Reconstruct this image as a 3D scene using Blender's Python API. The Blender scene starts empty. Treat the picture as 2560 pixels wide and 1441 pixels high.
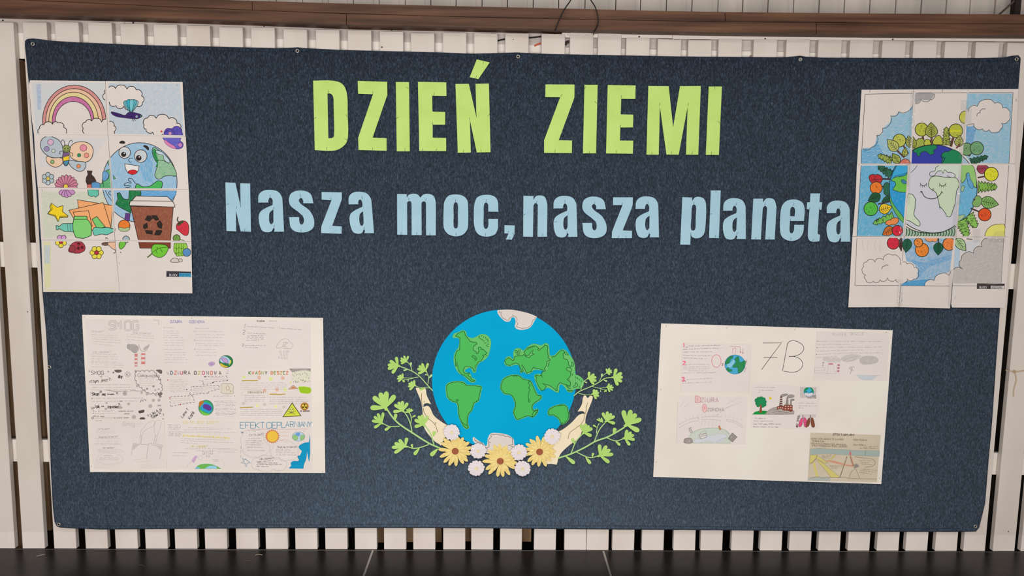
import bpy, math, random
import numpy as np
from mathutils import Vector, Matrix, noise
from mathutils.geometry import tessellate_polygon

random.seed(7)
scene = bpy.context.scene
COL = scene.collection

# ------------------------------------------------------------------ camera
FPX, PITCH, YAW, ROLL, DIST = 1850.0, math.radians(6.664), math.radians(1.096), math.radians(0.675), 2.9
fw = Vector((math.sin(YAW) * math.cos(PITCH), math.cos(YAW) * math.cos(PITCH), -math.sin(PITCH)))
r0 = fw.cross(Vector((0, 0, 1))).normalized()
u0 = r0.cross(fw)
RT = r0 * math.cos(ROLL) + u0 * math.sin(ROLL)
UP = -r0 * math.sin(ROLL) + u0 * math.cos(ROLL)


def ray(x, y):
    return fw * FPX + RT * (x - 1280.0) - UP * (y - 720.5)


_d = ray(1280, 1377)
CAM_Z = -_d.z / _d.y * (DIST - 0.004)          # stage floor is z = 0
CAM = Vector((0.0, -DIST, CAM_Z))


def P(x, y, plane=0.0):
    """point of the vertical plane y = plane that the photograph shows at pixel x, y"""
    d = ray(x, y)
    return CAM + d * ((plane + DIST) / d.y)


def PF(x, y, z=0.0):
    d = ray(x, y)
    return CAM + d * ((z - CAM_Z) / d.z)


cam_data = bpy.data.cameras.new('camera')
cam_data.sensor_width = 36.0
cam_data.lens = FPX / 2560.0 * 36.0
cam_data.clip_start = 0.05
cam = bpy.data.objects.new('camera', cam_data)
COL.objects.link(cam)
cam.matrix_world = Matrix(((RT.x, UP.x, -fw.x, CAM.x), (RT.y, UP.y, -fw.y, CAM.y), (RT.z, UP.z, -fw.z, CAM.z), (0, 0, 0, 1)))
scene.camera = cam

# ------------------------------------------------------------------ world, lights, exposure
w = bpy.data.worlds.new('room_light')
scene.world = w
w.use_nodes = True
w.node_tree.nodes['Background'].inputs[0].default_value = (1.0, 0.985, 0.97, 1)
w.node_tree.nodes['Background'].inputs[1].default_value = 0.36


def area(name, loc, rot, sx, sy, power, color=(1, 0.98, 0.96)):
    l = bpy.data.lights.new(name, 'AREA')
    l.shape = 'RECTANGLE'
    l.size, l.size_y, l.energy, l.color = sx, sy, power, color
    o = bpy.data.objects.new(name, l)
    o.location, o.rotation_euler = loc, rot
    COL.objects.link(o)
    return o


area('front_fill_light', (-0.35, -4.7, 0.85), (math.radians(90), 0, 0), 4.6, 1.4, 172, (1, 0.972, 0.943))  # unseen soft fill added behind the camera to light the wall evenly
area('overhead_gloss_light', (-0.25, -2.7, CAM_Z + 1.7), (math.radians(28), 0, 0), 2.6, 0.5, 17, (0.95, 0.98, 1.0))  # unseen lamp added overhead, placed so the lower felt shows gloss
scene.view_settings.view_transform = 'Standard'
scene.view_settings.look = 'None'
scene.view_settings.gamma = 1.0
scene.view_settings.use_curve_mapping = False
scene.view_settings.exposure = 0.0


# ------------------------------------------------------------------ materials
def lin(c):
    c = c / 255.0
    return c / 12.92 if c <= 0.04045 else ((c + 0.055) / 1.055) ** 2.4


def rgb(c):
    return (lin(c[0]), lin(c[1]), lin(c[2]), 1.0)


MC = {}


def mat(c, rough=0.75, spec=0.15, metal=0.0, name='paint'):
    k = (tuple(c), rough, spec, metal)
    if k not in MC:
        m = bpy.data.materials.new(name)
        m.use_nodes = True
        b = m.node_tree.nodes['Principled BSDF']
        b.inputs['Base Color'].default_value = rgb(c)
        b.inputs['Roughness'].default_value = rough
        b.inputs['Specular IOR Level'].default_value = spec
        b.inputs['Metallic'].default_value = metal
        MC[k] = m
    return MC[k]


def noisy(name, c1, c2, scale=(1, 1, 1), rot=(0, 0, 0), lo=0.35, hi=0.65, nscale=10.0, detail=4, rough=0.7, spec=0.2, bump=0.0):
    m = bpy.data.materials.new(name)
    m.use_nodes = True
    nt = m.node_tree
    b = nt.nodes['Principled BSDF']
    tc = nt.nodes.new('ShaderNodeTexCoord')
    mp = nt.nodes.new('ShaderNodeMapping')
    mp2 = nt.nodes.new('ShaderNodeMapping')
    mp.inputs['Rotation'].default_value = rot
    mp2.inputs['Scale'].default_value = scale
    nz = nt.nodes.new('ShaderNodeTexNoise')
    nz.inputs['Scale'].default_value = nscale
    nz.inputs['Detail'].default_value = detail
    rp = nt.nodes.new('ShaderNodeValToRGB')
    rp.color_ramp.elements[0].position, rp.color_ramp.elements[1].position = lo, hi
    rp.color_ramp.elements[0].color, rp.color_ramp.elements[1].color = rgb(c1), rgb(c2)
    L = nt.links.new
    L(tc.outputs['Object'], mp.inputs[0]); L(mp.outputs[0], mp2.inputs[0]); L(mp2.outputs[0], nz.inputs['Vector'])
    L(nz.outputs['Fac'], rp.inputs[0]); L(rp.outputs[0], b.inputs['Base Color'])
    b.inputs['Roughness'].default_value = rough
    b.inputs['Specular IOR Level'].default_value = spec
    if bump:
        bp = nt.nodes.new('ShaderNodeBump')
        bp.inputs['Strength'].default_value = bump
        bp.inputs['Distance'].default_value = 0.002
        L(nz.outputs['Fac'], bp.inputs['Height']); L(bp.outputs[0], b.inputs['Normal'])
    return m


PAPER = (220, 209, 202)


def crayon(c, dens=0.5, ang=30, paper=PAPER):
    """coloured pencil or crayon: streaks of colour over paper, denser for larger dens"""
    k = ('crayon', tuple(c), dens, ang, tuple(paper))
    if k not in MC:
        mid = 0.68 - 0.34 * dens
        c2 = tuple(0.82 * a_ + 0.18 * b_ for a_, b_ in zip(c, paper)) if dens < 1.25 else tuple(c)
        MC[k] = noisy('crayon', paper, c2, (9, 1, 110), (0, math.radians(ang), 0), mid - 0.24, mid + 0.2, 6.0, 4)
    return MC[k]


def felt_material():
    m = bpy.data.materials.new('navy_felt')
    m.use_nodes = True
    nt = m.node_tree
    b = nt.nodes['Principled BSDF']
    L = nt.links.new
    tc = nt.nodes.new('ShaderNodeTexCoord')

    def nz(sc, s, d, dist=0.0):
        mp = nt.nodes.new('ShaderNodeMapping'); mp.inputs['Scale'].default_value = sc
        n = nt.nodes.new('ShaderNodeTexNoise'); n.inputs['Scale'].default_value = s; n.inputs['Detail'].default_value = d
        n.inputs['Distortion'].default_value = dist
        L(tc.outputs['Object'], mp.inputs[0]); L(mp.outputs[0], n.inputs['Vector'])
        return n
    a = nz((3.4, 1, 1.15), 85, 3, 0.9)
    c = nz((1, 1, 1), 4, 3)
    rp = nt.nodes.new('ShaderNodeValToRGB')
    e = rp.color_ramp.elements
    e[0].position, e[0].color = 0.36, rgb((20, 25, 31))
    e[1].position, e[1].color = 0.76, rgb((70, 81, 100))
    k = rp.color_ramp.elements.new(0.53); k.color = rgb((32, 40, 51))
    L(a.outputs['Fac'], rp.inputs[0])
    mx = nt.nodes.new('ShaderNodeMixRGB'); mx.blend_type = 'MULTIPLY'; mx.inputs[0].default_value = 0.5
    r2 = nt.nodes.new('ShaderNodeValToRGB')
    r2.color_ramp.elements[0].position, r2.color_ramp.elements[1].position = 0.3, 0.7
    r2.color_ramp.elements[0].color = (0.6, 0.62, 0.66, 1)
    L(c.outputs['Fac'], r2.inputs[0]); L(rp.outputs[0], mx.inputs[1]); L(r2.outputs[0], mx.inputs[2])
    L(mx.outputs[0], b.inputs['Base Color'])
    b.inputs['Roughness'].default_value = 0.95
    b.inputs['Specular IOR Level'].default_value = 0.1
    # the nap lies upward: its gloss comes from fibre flanks that face a little up
    gl = nt.nodes.new('ShaderNodeBsdfGlossy')
    gl.inputs['Color'].default_value = (0.55, 0.72, 0.93, 1)
    gl.inputs['Roughness'].default_value = 0.48
    cn = nt.nodes.new('ShaderNodeCombineXYZ')
    v = Vector((0, -math.cos(math.radians(FELT_TILT)), math.sin(math.radians(FELT_TILT))))
    for i in range(3): cn.inputs[i].default_value = v[i]
    L(cn.outputs[0], gl.inputs['Normal'])
    ms = nt.nodes.new('ShaderNodeMixShader')
    mu = nt.nodes.new('ShaderNodeMath'); mu.operation = 'MULTIPLY'; mu.inputs[1].default_value = FELT_GLOSS
    L(a.outputs['Fac'], mu.inputs[0]); L(mu.outputs[0], ms.inputs[0])
    L(b.outputs[0], ms.inputs[1]); L(gl.outputs[0], ms.inputs[2])
    L(ms.outputs[0], nt.nodes['Material Output'].inputs['Surface'])
    bp = nt.nodes.new('ShaderNodeBump'); bp.inputs['Strength'].default_value = 0.35; bp.inputs['Distance'].default_value = 0.002
    L(a.outputs['Fac'], bp.inputs['Height']); L(bp.outputs[0], b.inputs['Normal'])
    return m


FELT_TILT, FELT_GLOSS = 36.0, 0.19
M_FELT = felt_material()
M_HEM = noisy('felt_hem', (28, 36, 48), (46, 56, 72), nscale=60, rough=0.9)
M_SLAT = noisy('slat_paint', (216, 202, 193), (227, 215, 207), (1, 1, 0.5), nscale=5, rough=0.55, spec=0.3, lo=0.3, hi=0.6)


def dirt_band(m, z, f):
    """old dirt on the paint above height z"""
    nt = m.node_tree
    b = nt.nodes['Principled BSDF']
    src = b.inputs['Base Color'].links[0].from_socket
    g = nt.nodes.new('ShaderNodeNewGeometry'); sp = nt.nodes.new('ShaderNodeSeparateXYZ')
    rp = nt.nodes.new('ShaderNodeMapRange')
    rp.inputs['From Min'].default_value, rp.inputs['From Max'].default_value = z - 0.002, z + 0.002
    mx = nt.nodes.new('ShaderNodeMixRGB'); mx.blend_type = 'MULTIPLY'; mx.inputs[2].default_value = (f, f, f * 0.98, 1)
    nt.links.new(g.outputs['Position'], sp.inputs[0]); nt.links.new(sp.outputs[2], rp.inputs['Value'])
    nt.links.new(rp.outputs[0], mx.inputs[0]); nt.links.new(src, mx.inputs[1]); nt.links.new(mx.outputs[0], b.inputs['Base Color'])


dirt_band(M_SLAT, P(1280, 1335).z, 0.90)
M_SLAT2 = noisy('rail_paint', (186, 176, 170), (206, 195, 188), (0.5, 1, 1), nscale=4, rough=0.6, lo=0.3, hi=0.7)
M_CREAM = noisy('cream_paint', (226, 216, 206), (238, 229, 220), (0.5, 1, 1), nscale=4, rough=0.6)
M_BEAM = noisy('brown_stain', (56, 34, 24), (118, 82, 60), (0.7, 1, 14), nscale=3.0, detail=6, rough=0.5, spec=0.22, lo=0.3, hi=0.78)
M_PLANK = noisy('white_wash', (172, 161, 152), (196, 184, 174), (1, 1, 0.4), nscale=6, rough=0.6)
M_DARK = noisy('dark_backing', (26, 22, 20), (48, 40, 34), nscale=3, rough=0.9)
M_OAK = noisy('dull_wood', (120, 92, 66), (166, 134, 102), (10, 1, 1), nscale=3, rough=0.7)
M_DECK = noisy('black_laminate', (33, 30, 28), (42, 38, 36), nscale=30, rough=0.33, spec=0.2, bump=0.03)
M_ALU = mat((170, 168, 164), 0.35, 0.5, 0.8, 'aluminium')
M_WHITE = noisy('paper_white', (217, 206, 199), (223, 212, 205), nscale=6)
M_CARD = noisy('cream_card', (229, 219, 207), (236, 227, 216), nscale=4)
M_PAGE = noisy('mounted_page', (226, 215, 209), (231, 220, 214), nscale=6)
M_TAN = noisy('tan_page', (203, 188, 165), (212, 198, 176), nscale=6)
M_GREEN = noisy('lime_paper', (186, 216, 112), (193, 222, 122), nscale=12)
M_BLUE = noisy('pale_blue_paper', (158, 194, 210), (166, 201, 216), nscale=10)
M_STEEL = mat((120, 116, 110), 0.35, 0.5, 0.9, 'steel')
M_BLACK = mat((22, 20, 20), 0.5, 0.3, 0.0, 'black_rubber')


def tape_material():
    m = bpy.data.materials.new('clear_tape')
    m.use_nodes = True
    nt = m.node_tree
    tr = nt.nodes.new('ShaderNodeBsdfTransparent')
    gl = nt.nodes.new('ShaderNodeBsdfGlossy'); gl.inputs['Roughness'].default_value = 0.12
    tc = nt.nodes.new('ShaderNodeTexCoord')
    nz = nt.nodes.new('ShaderNodeTexNoise'); nz.inputs['Scale'].default_value = 60; nz.inputs['Detail'].default_value = 3
    bp = nt.nodes.new('ShaderNodeBump'); bp.inputs['Strength'].default_value = 0.6; bp.inputs['Distance'].default_value = 0.01
    mx = nt.nodes.new('ShaderNodeMixShader'); mx.inputs[0].default_value = 0.06
    L = nt.links.new
    L(tc.outputs['Object'], nz.inputs['Vector']); L(nz.outputs['Fac'], bp.inputs['Height']); L(bp.outputs[0], gl.inputs['Normal'])
    L(tr.outputs[0], mx.inputs[1]); L(gl.outputs[0], mx.inputs[2])
    L(mx.outputs[0], nt.nodes['Material Output'].inputs['Surface'])
    return m


M_TAPE = tape_material()

# ------------------------------------------------------------------ object helpers
LOC = {}


def mk(name, V, F, mats, parent=None, mi=None, loc=None, smooth=False):
    if not isinstance(mats, (list, tuple)): mats = [mats]
    V = np.array([tuple(v) for v in V], dtype=float).reshape(-1, 3)
    if parent is None:
        off = np.array(tuple(loc)) if loc is not None else (V.min(0) + V.max(0)) / 2
    else:
        off = LOC[parent.name]
    me = bpy.data.meshes.new(name)
    me.from_pydata((V - off).tolist(), [], F)
    for m in mats: me.materials.append(m)
    if mi is not None: me.polygons.foreach_set('material_index', mi)
    if smooth: me.polygons.foreach_set('use_smooth', [True] * len(F))
    me.update()
    o = bpy.data.objects.new(name, me)
    COL.objects.link(o)
    if parent is None: o.location = off
    else: o.parent = parent
    LOC[o.name] = off
    return o


def thing(name, loc, label, cat, group=None, kind=None):
    o = bpy.data.objects.new(name, None)
    COL.objects.link(o)
    o.location = loc
    o.empty_display_size = 0.05
    LOC[o.name] = np.array(tuple(loc))
    return tag(o, label, cat, group, kind)


def tag(o, label=None, cat=None, group=None, kind=None):
    if label: o['label'] = label
    if cat: o['category'] = cat
    if group: o['group'] = group
    if kind: o['kind'] = kind
    return o


def box(x0, x1, y0, y1, z0, z1):
    V = [(x, y, z) for x in (x0, x1) for y in (y0, y1) for z in (z0, z1)]
    F = [(0, 1, 3, 2), (4, 6, 7, 5), (0, 4, 5, 1), (2, 3, 7, 6), (0, 2, 6, 4), (1, 5, 7, 3)]
    return V, F


def quadbox(q, yf, yb):
    """box whose front is the quad q of (x, z) pairs at y = yf and whose back lies at y = yb"""
    V = [(x, yf, z) for x, z in q] + [(x, yb, z) for x, z in q]
    F = [(0, 1, 2, 3), (7, 6, 5, 4), (0, 4, 5, 1), (1, 5, 6, 2), (2, 6, 7, 3), (3, 7, 4, 0)]
    return V, F


def join(parts):
    V, F = [], []
    for v, f in parts:
        n = len(V)
        V += list(v); F += [tuple(i + n for i in g) for g in f]
    return V, F


def tube(pts, r, n=8, closed=False):
    pts = [Vector(p) for p in pts]
    V, F = [], []
    N = len(pts)
    for i, p in enumerate(pts):
        a = pts[(i - 1) % N] if (closed or i > 0) else p
        b = pts[(i + 1) % N] if (closed or i < N - 1) else p
        t = (b - a).normalized()
        s = t.cross(Vector((0, 1, 0)))
        if s.length < 1e-3: s = t.cross(Vector((1, 0, 0)))
        s.normalize(); q = t.cross(s)
        for k in range(n):
            an = 2 * math.pi * k / n
            V.append(p + s * (r * math.cos(an)) + q * (r * math.sin(an)))
    for i in range(N if closed else N - 1):
        j = (i + 1) % N
        for k in range(n):
            F.append((i * n + k, i * n + (k + 1) % n, j * n + (k + 1) % n, j * n + k))
    if not closed:
        F.append(tuple(range(n))); F.append(tuple((N - 1) * n + k for k in reversed(range(n))))
    return V, F


# ------------------------------------------------------------------ outlines
def path(s, sub=5, closed=True):
    """'x,y sx,y ...' : plain points are corners, points with s are smooth"""
    pts = []
    for t in s.split():
        sm = t[0] == 's'
        a, b = t[1 if sm else 0:].split(',')
        pts.append((float(a), float(b), sm))
    return smooth_path(pts, sub, closed)


def smooth_path(pts, sub=5, closed=True):
    n = len(pts)
    out = []
    for i in range(n if closed else n - 1):
        a, b = pts[i], pts[(i + 1) % n]
        if not a[2] and not b[2]:
            out.append((a[0], a[1])); continue
        pa = pts[(i - 1) % n] if (closed or i > 0) else a
        nb = pts[(i + 2) % n] if (closed or i + 2 < n) else b
        l = math.hypot(b[0] - a[0], b[1] - a[1])

        def tang(p, q, r_, sm, one):
            if not sm: return one
            dx, dy = r_[0] - p[0], r_[1] - p[1]
            d = math.hypot(dx, dy) or 1
            return (dx / d * l, dy / d * l)
        one = (b[0] - a[0], b[1] - a[1])
        ta = tang(pa, a, b, a[2], one)
        tb = tang(a, b, nb, b[2], one)
        for k in range(sub):
            t = k / sub
            h1, h2, h3, h4 = 2*t**3 - 3*t**2 + 1, -2*t**3 + 3*t**2, t**3 - 2*t**2 + t, t**3 - t**2
            out.append((h1*a[0] + h2*b[0] + h3*ta[0] + h4*tb[0], h1*a[1] + h2*b[1] + h3*ta[1] + h4*tb[1]))
    if not closed: out.append((pts[-1][0], pts[-1][1]))
    return out


def sm(s, sub=4, closed=True):
    """all points smooth"""
    pts = [tuple(map(float, t.split(','))) + (True,) for t in s.split()]
    return smooth_path(pts, sub, closed)


def ell(cx, cy, rx, ry=None, n=22, rot=0, a0=0, a1=360):
    ry = rx if ry is None else ry
    c, s = math.cos(math.radians(rot)), math.sin(math.radians(rot))
    out = []
    full = abs(a1 - a0) >= 360
    for k in range(n if full else n + 1):
        a = math.radians(a0 + (a1 - a0) * k / n)
        x, y = rx * math.cos(a), ry * math.sin(a)
        out.append((cx + x * c - y * s, cy + x * s + y * c))
    return out


def scal(s, b=0.28, closed=True, n=6):
    """scalloped outline: an arc bulging to the left of travel between anchors (clockwise on the page bulges outward)"""
    p = [tuple(map(float, t.split(','))) for t in s.split()]
    out = []
    N = len(p)
    for i in range(N if closed else N - 1):
        a, c = p[i], p[(i + 1) % N]
        dx, dy = c[0] - a[0], c[1] - a[1]
        for k in range(n):
            t = k / n
            h = 4 * t * (1 - t) * b
            h = math.sqrt(max(0.0, 4 * t * (1 - t))) * b
            out.append((a[0] + dx * t + dy * h, a[1] + dy * t - dx * h))
    if not closed: out.append(p[-1])
    return out


def ribbon(pts, w, closed=False):
    """quads (as triangles) of a line of width w along pts"""
    q = [pts[0]]
    for p in pts[1:]:
        if math.hypot(p[0] - q[-1][0], p[1] - q[-1][1]) > 1e-4: q.append(p)
    if closed and math.hypot(q[0][0] - q[-1][0], q[0][1] - q[-1][1]) < 1e-4: q.pop()
    n = len(q)
    if n < 2: return []
    Ls, Rs = [], []
    for i in range(n):
        a = q[(i - 1) % n] if (closed or i > 0) else None
        b = q[(i + 1) % n] if (closed or i < n - 1) else None
        c = q[i]
        ns = []
        for u, v in ((a, c), (c, b)):
            if u is None or v is None: continue
            dx, dy = v[0] - u[0], v[1] - u[1]
            d = math.hypot(dx, dy)
            ns.append((-dy / d, dx / d))
        nx, ny = sum(t[0] for t in ns), sum(t[1] for t in ns)
        d = math.hypot(nx, ny)
        if d < 1e-3: nx, ny, k = ns[0][0], ns[0][1], 1
        else:
            nx, ny = nx / d, ny / d
            k = 1 / max(0.55, nx * ns[0][0] + ny * ns[0][1])
        Ls.append((c[0] + nx * w / 2 * k, c[1] + ny * w / 2 * k))
        Rs.append((c[0] - nx * w / 2 * k, c[1] - ny * w / 2 * k))
    T = []
    for i in range(n if closed else n - 1):
        j = (i + 1) % n
        T.append((Ls[i], Ls[j], Rs[j])); T.append((Ls[i], Rs[j], Rs[i]))
    return T


def tess(loops):
    flat = [p for l in loops for p in l]
    tr = tessellate_polygon([[Vector((p[0], p[1], 0)) for p in l] for l in loops])
    return [tuple(flat[i] for i in t) for t in tr]


def clip_tri(t, quad):
    poly = list(t)
    n = len(quad)
    for i in range(n):
        a, b = quad[i], quad[(i + 1) % n]
        out = []

        def side(p): return (b[0] - a[0]) * (p[1] - a[1]) - (b[1] - a[1]) * (p[0] - a[0])
        for j in range(len(poly)):
            p, q = poly[j], poly[(j + 1) % len(poly)]
            sp, sq = side(p), side(q)
            if sp >= 0: out.append(p)
            if (sp >= 0) != (sq >= 0):
                k = sp / (sp - sq)
                out.append((p[0] + (q[0] - p[0]) * k, p[1] + (q[1] - p[1]) * k))
        poly = out
        if len(poly) < 3: return None
    return poly


class Frame:
    """drawing coordinates of one region of the picture wall"""
    def __init__(s, x0, y0, k): s.x0, s.y0, s.k = x0, y0, k
    def __call__(s, pts): return [(s.x0 + p[0] / s.k, s.y0 + p[1] / s.k) for p in pts]


BAN = -0.012        # front of the felt banner


def cutout(name, loops, m, d0, th, parent=None, matback=None, **kw):
    """flat piece of paper cut along loops (pixel outlines), its back d0 and its front d0 + th off the felt"""
    yf, yb = BAN - d0 - th, BAN - d0
    V, F = [], []
    idx = {}
    for l in loops:
        for p in l:
            w_ = P(p[0], p[1], yf)
            V.append((w_.x, yf, w_.z))
    n = len(V)
    V += [(v[0], yb, v[2]) for v in V]
    tr = tessellate_polygon([[Vector((V[i][0], V[i][2], 0)) for i in range(sum(len(q) for q in loops[:k]), sum(len(q) for q in loops[:k + 1]))] for k in range(len(loops))])
    for t in tr:
        a, b, c = (Vector((V[i][0], V[i][2])) for i in t)
        area2 = (b.x - a.x) * (c.y - a.y) - (b.y - a.y) * (c.x - a.x)
        f = tuple(t) if area2 > 0 else tuple(reversed(t))
        F.append(f); F.append(tuple(i + n for i in reversed(f)))
    s = 0
    for l in loops:
        k = len(l)
        for i in range(k):
            a, b = s + i, s + (i + 1) % k
            F.append((a, b, b + n, a + n))
        s += k
    return mk(name, V, F, m, parent, **kw)


INK = (46, 38, 38)


LW = 1.0


class Art:
    """flat print: coloured areas and lines, later laid on one sheet of paper or shared out over several"""
    def __init__(s, fr): s.fr = fr; s.S = []; s.cur = None
    def fill(s, loop, c, line=INK, w=9, sheets=None, holes=None):
        m = c if not isinstance(c, tuple) else mat(c)
        sheets = sheets or s.cur
        loops = [s.fr(loop)] + [s.fr(h) for h in (holes or [])]
        s.S.append((tess(loops), m, sheets))
        if line: s.line(loop, w, line, True, sheets)
    def line(s, pts, w=9, c=INK, closed=False, sheets=None):
        s.S.append((ribbon(s.fr(pts), w * LW / s.fr.k, closed), mat(c), sheets or s.cur))
    def lines(s, many, w=6, c=INK, sheets=None):
        T = []
        for l in many: T += ribbon(s.fr(l), w * LW / s.fr.k)
        s.S.append((T, mat(c), sheets or s.cur))
    def circ(s, x, y, r, c, ry=None, line=INK, w=9, sheets=None, rot=0): s.fill(ell(x, y, r, ry, rot=rot), c, line, w, sheets)
    def emit(s, name, parent, d, quad=None, sheet=None, step=0.000016):
        V, F, MI, mats = [], [], [], []
        k = 0
        for T, m, sh in s.S:
            if sh is not None and sheet not in sh: continue
            if quad is not None:
                T2 = []
                for t in T:
                    cpoly = clip_tri(t, quad)
                    if cpoly: T2.append(cpoly)
                T = T2
            if not T: continue
            k += 1
            if m not in mats: mats.append(m)
            yy = BAN - d - step * k
            for t in T:
                n = len(V)
                for p in t:
                    w_ = P(p[0], p[1], yy); V.append((w_.x, yy, w_.z))
                a, b, c = V[n], V[n + 1], V[n + 2]
                ar = (b[0] - a[0]) * (c[2] - a[2]) - (b[2] - a[2]) * (c[0] - a[0])
                ids = list(range(n, n + len(t)))
                F.append(ids if ar > 0 else ids[::-1]); MI.append(mats.index(m))
        if not F: return None
        return mk(name, V, F, mats, parent, MI)


# ------------------------------------------------------------------ hand-written letters (single strokes on a 4 x 6 grid)
G = {'A': '06 20 46;14 34', 'B': '06 00 30 41 42 33 03;33 44 45 36 06', 'C': '41 30 10 01 05 16 36 45', 'D': '00 20 42 44 26 06 00',
     'E': '40 00 06 46;03 33', 'F': '40 00 06;03 33', 'G': '41 30 10 01 05 16 36 45 43 23', 'H': '00 06;40 46;03 43', 'I': '10 16',
     'J': '30 35 26 16 05', 'K': '00 06;40 03 46', 'L': '00 06 46', 'M': '06 00 23 40 46', 'N': '06 00 46 40',
     'O': '10 30 41 45 36 16 05 01 10', 'P': '06 00 30 41 42 33 03', 'R': '06 00 30 41 42 33 03;23 46',
     'S': '41 30 10 01 02 13 33 44 45 36 16 05', 'T': '00 40;20 26', 'U': '00 05 16 36 45 40', 'W': '00 16 22 36 40',
     'Y': '00 23 40;23 26', 'Z': '00 40 06 46', 'a': '33 22 12 03 05 16 26 35;32 36', 'b': '00 06;03 12 22 33 35 26 16 05',
     'c': '33 22 12 03 05 16 26 35', 'd': '30 36;33 22 12 03 05 16 26 35', 'e': '04 34 33 22 12 03 05 16 36',
     'g': '32 37 28 08;33 22 12 03 05 16 26 35', 'h': '00 06;03 12 22 33 36', 'i': '02 06;00 01', 'j': '12 17 08;10 11',
     'k': '00 06;32 04 36', 'l': '00 06', 'm': '06 02;03 12 22 26;22 32 42 46', 'n': '06 02;03 12 22 33 36',
     'o': '12 22 33 35 26 16 05 03 12', 'p': '02 08;03 12 22 33 35 26 16 05', 'r': '02 06;03 12 32', 's': '32 12 03 14 24 35 26 06',
     't': '10 15 26;02 32', 'u': '02 05 16 26 35;32 36', 'w': '02 16 23 36 42', 'y': '02 05 16 26 35;32 37 18', 'z': '02 32 06 36',
     '1': '01 10 16', '2': '01 10 30 41 42 06 46', '3': '01 10 30 41 32 23 34 45 36 16 05', '?': '01 10 30 41 32 23 24;25 26', '!': '10 14;15 16',
     ':': '12 13;15 16', '.': '05 06', ',': '15 07', '-': '03 33', '4': '36 30 04 44', '=': '02 42;04 44', 'V': '00 26 40', 'f': '30 20 11 16;02 22'}
WD = {'I': 1, 'i': .5, 'l': .5, 'j': 1.5, 'm': 4, 'w': 4, '1': 1.6, '.': 1, ',': 1.4, ':': 1.6, '!': 1.5}
ACC = {'Ś': 'S', 'Ą': 'A', 'ą': 'a', 'Ć': 'C', 'ś': 's', 'ó': 'o', 'ę': 'e', 'Ę': 'E', 'Ż': 'Z', 'Ń': 'N'}


def hand(txt, x, y, h, ang=0, sp=1.2, cap=False, wob=0.25):
    """polylines of hand-written txt, (x, y) its top left corner, h the capital height"""
    u = h / 6.0
    c, s = math.cos(math.radians(ang)), math.sin(math.radians(ang))
    out = []
    cx = 0.0
    rnd = random.Random(len(txt) * 17 + int(x))
    for ch in txt:
        if ch == ' ': cx += 3.2; continue
        base = ACC.get(ch, ch)
        g = G.get(base)
        if g is None: cx += 3; continue
        for st in g.split(';'):
            pl = []
            for t in st.split():
                px, py = int(t[0]) + rnd.uniform(-wob, wob), int(t[1]) + rnd.uniform(-wob, wob)
                X, Y = (cx + px) * u, py * u
                pl.append((x + X * c - Y * s, y + X * s + Y * c))
            out.append(pl)
        if ch in 'ŚĆśóŃŻ':
            for q in [((1.8, -0.4), (3.0, -1.8))]:
                out.append([(x + (cx + a) * u * c - b * u * s, y + (cx + a) * u * s + b * u * c) for a, b in q])
        if ch in 'Ąąęę':
            out.append([(x + (cx + a) * u * c - b * u * s, y + (cx + a) * u * s + b * u * c) for a, b in ((3, 6), (2.6, 7), (3.4, 7.6))])
        cx += WD.get(base, 3 if base.islower() else 4) + sp
    return out


def scrib(x0, y0, x1, y1, h=14, seed=0, ww=(26, 110), gap=12):
    """unreadable small handwriting: uneven low waves with risers and tails, word by word"""
    rnd = random.Random(seed * 131 + int(x0) + int(y0) * 3)
    L_ = math.hypot(x1 - x0, y1 - y0)
    ux, uy = (x1 - x0) / L_, (y1 - y0) / L_
    out = []
    t = 0.0
    while t < L_ - 10:
        wl = min(rnd.uniform(*ww), L_ - t)
        pl = []
        k = 0
        q = t
        base = rnd.uniform(-1, 1) * h * 0.06
        while q < t + wl:
            hh = h * rnd.uniform(0.05, 0.36) * (1 if k % 2 else -1) + base
            if rnd.random() < 0.13: hh *= 2.2
            pl.append((x0 + ux * q - uy * hh, y0 + uy * q + ux * hh))
            q += h * rnd.uniform(0.12, 0.52)
            k += 1
            if rnd.random() < 0.12 and len(pl) > 2:
                out.append(pl); pl = []; q += h * 0.3
        if len(pl) > 1: out.append(pl)
        t += wl + gap * rnd.uniform(0.6, 1.6)
    return out


def para(a, lines, w=4, c=(120, 112, 112), h=14, seed=1, sheets=None):
    many = []
    for i, (x0, y0, x1, y1) in enumerate(lines): many += scrib(x0, y0, x1, y1, h, seed + i)
    c = tuple(int(.78 * v + .22 * p_) for v, p_ in zip(c, PAPER))
    a.lines(many, w, c, sheets)

# =================================================================== the setting
rnd = random.Random(3)
# floor of the hall below the staging and the dark wall behind the slats
V, F = box(-6, 6, -7, 0.6, -0.55, -0.5)
fl = mk('floor', V, F, noisy('hall_floor', (120, 110, 98), (140, 128, 116), nscale=2)); tag(fl, 'dull hall floor below the black stage panels', 'floor', kind='structure')
V, F = box(-3.2, 3.2, 0.42, 0.46, -0.5, 2.2)
wb = mk('wall_back', V, F, M_DARK); tag(wb, 'dark wall in the gap behind the white slats', 'wall', kind='structure')
for xa, xb, yt, yb in ((18, 72, 150, 1376), (76, 128, 150, 1327), (938, 985, 700, 1357), (1012, 1038, 700, 1356), (1084, 1104, 700, 1356), (1158, 1178, 700, 1354), (1306, 1328, 700, 1355)):
    a, b = P(xa, 1340, 0.08).x, P(xb, 1340, 0.08).x
    V, F = box(a, b, 0.08, 0.11, P(xa, yb, 0.08).z, P(xa, yt, 0.08).z)
    mk('board', V, F, M_OAK, wb)

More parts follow.
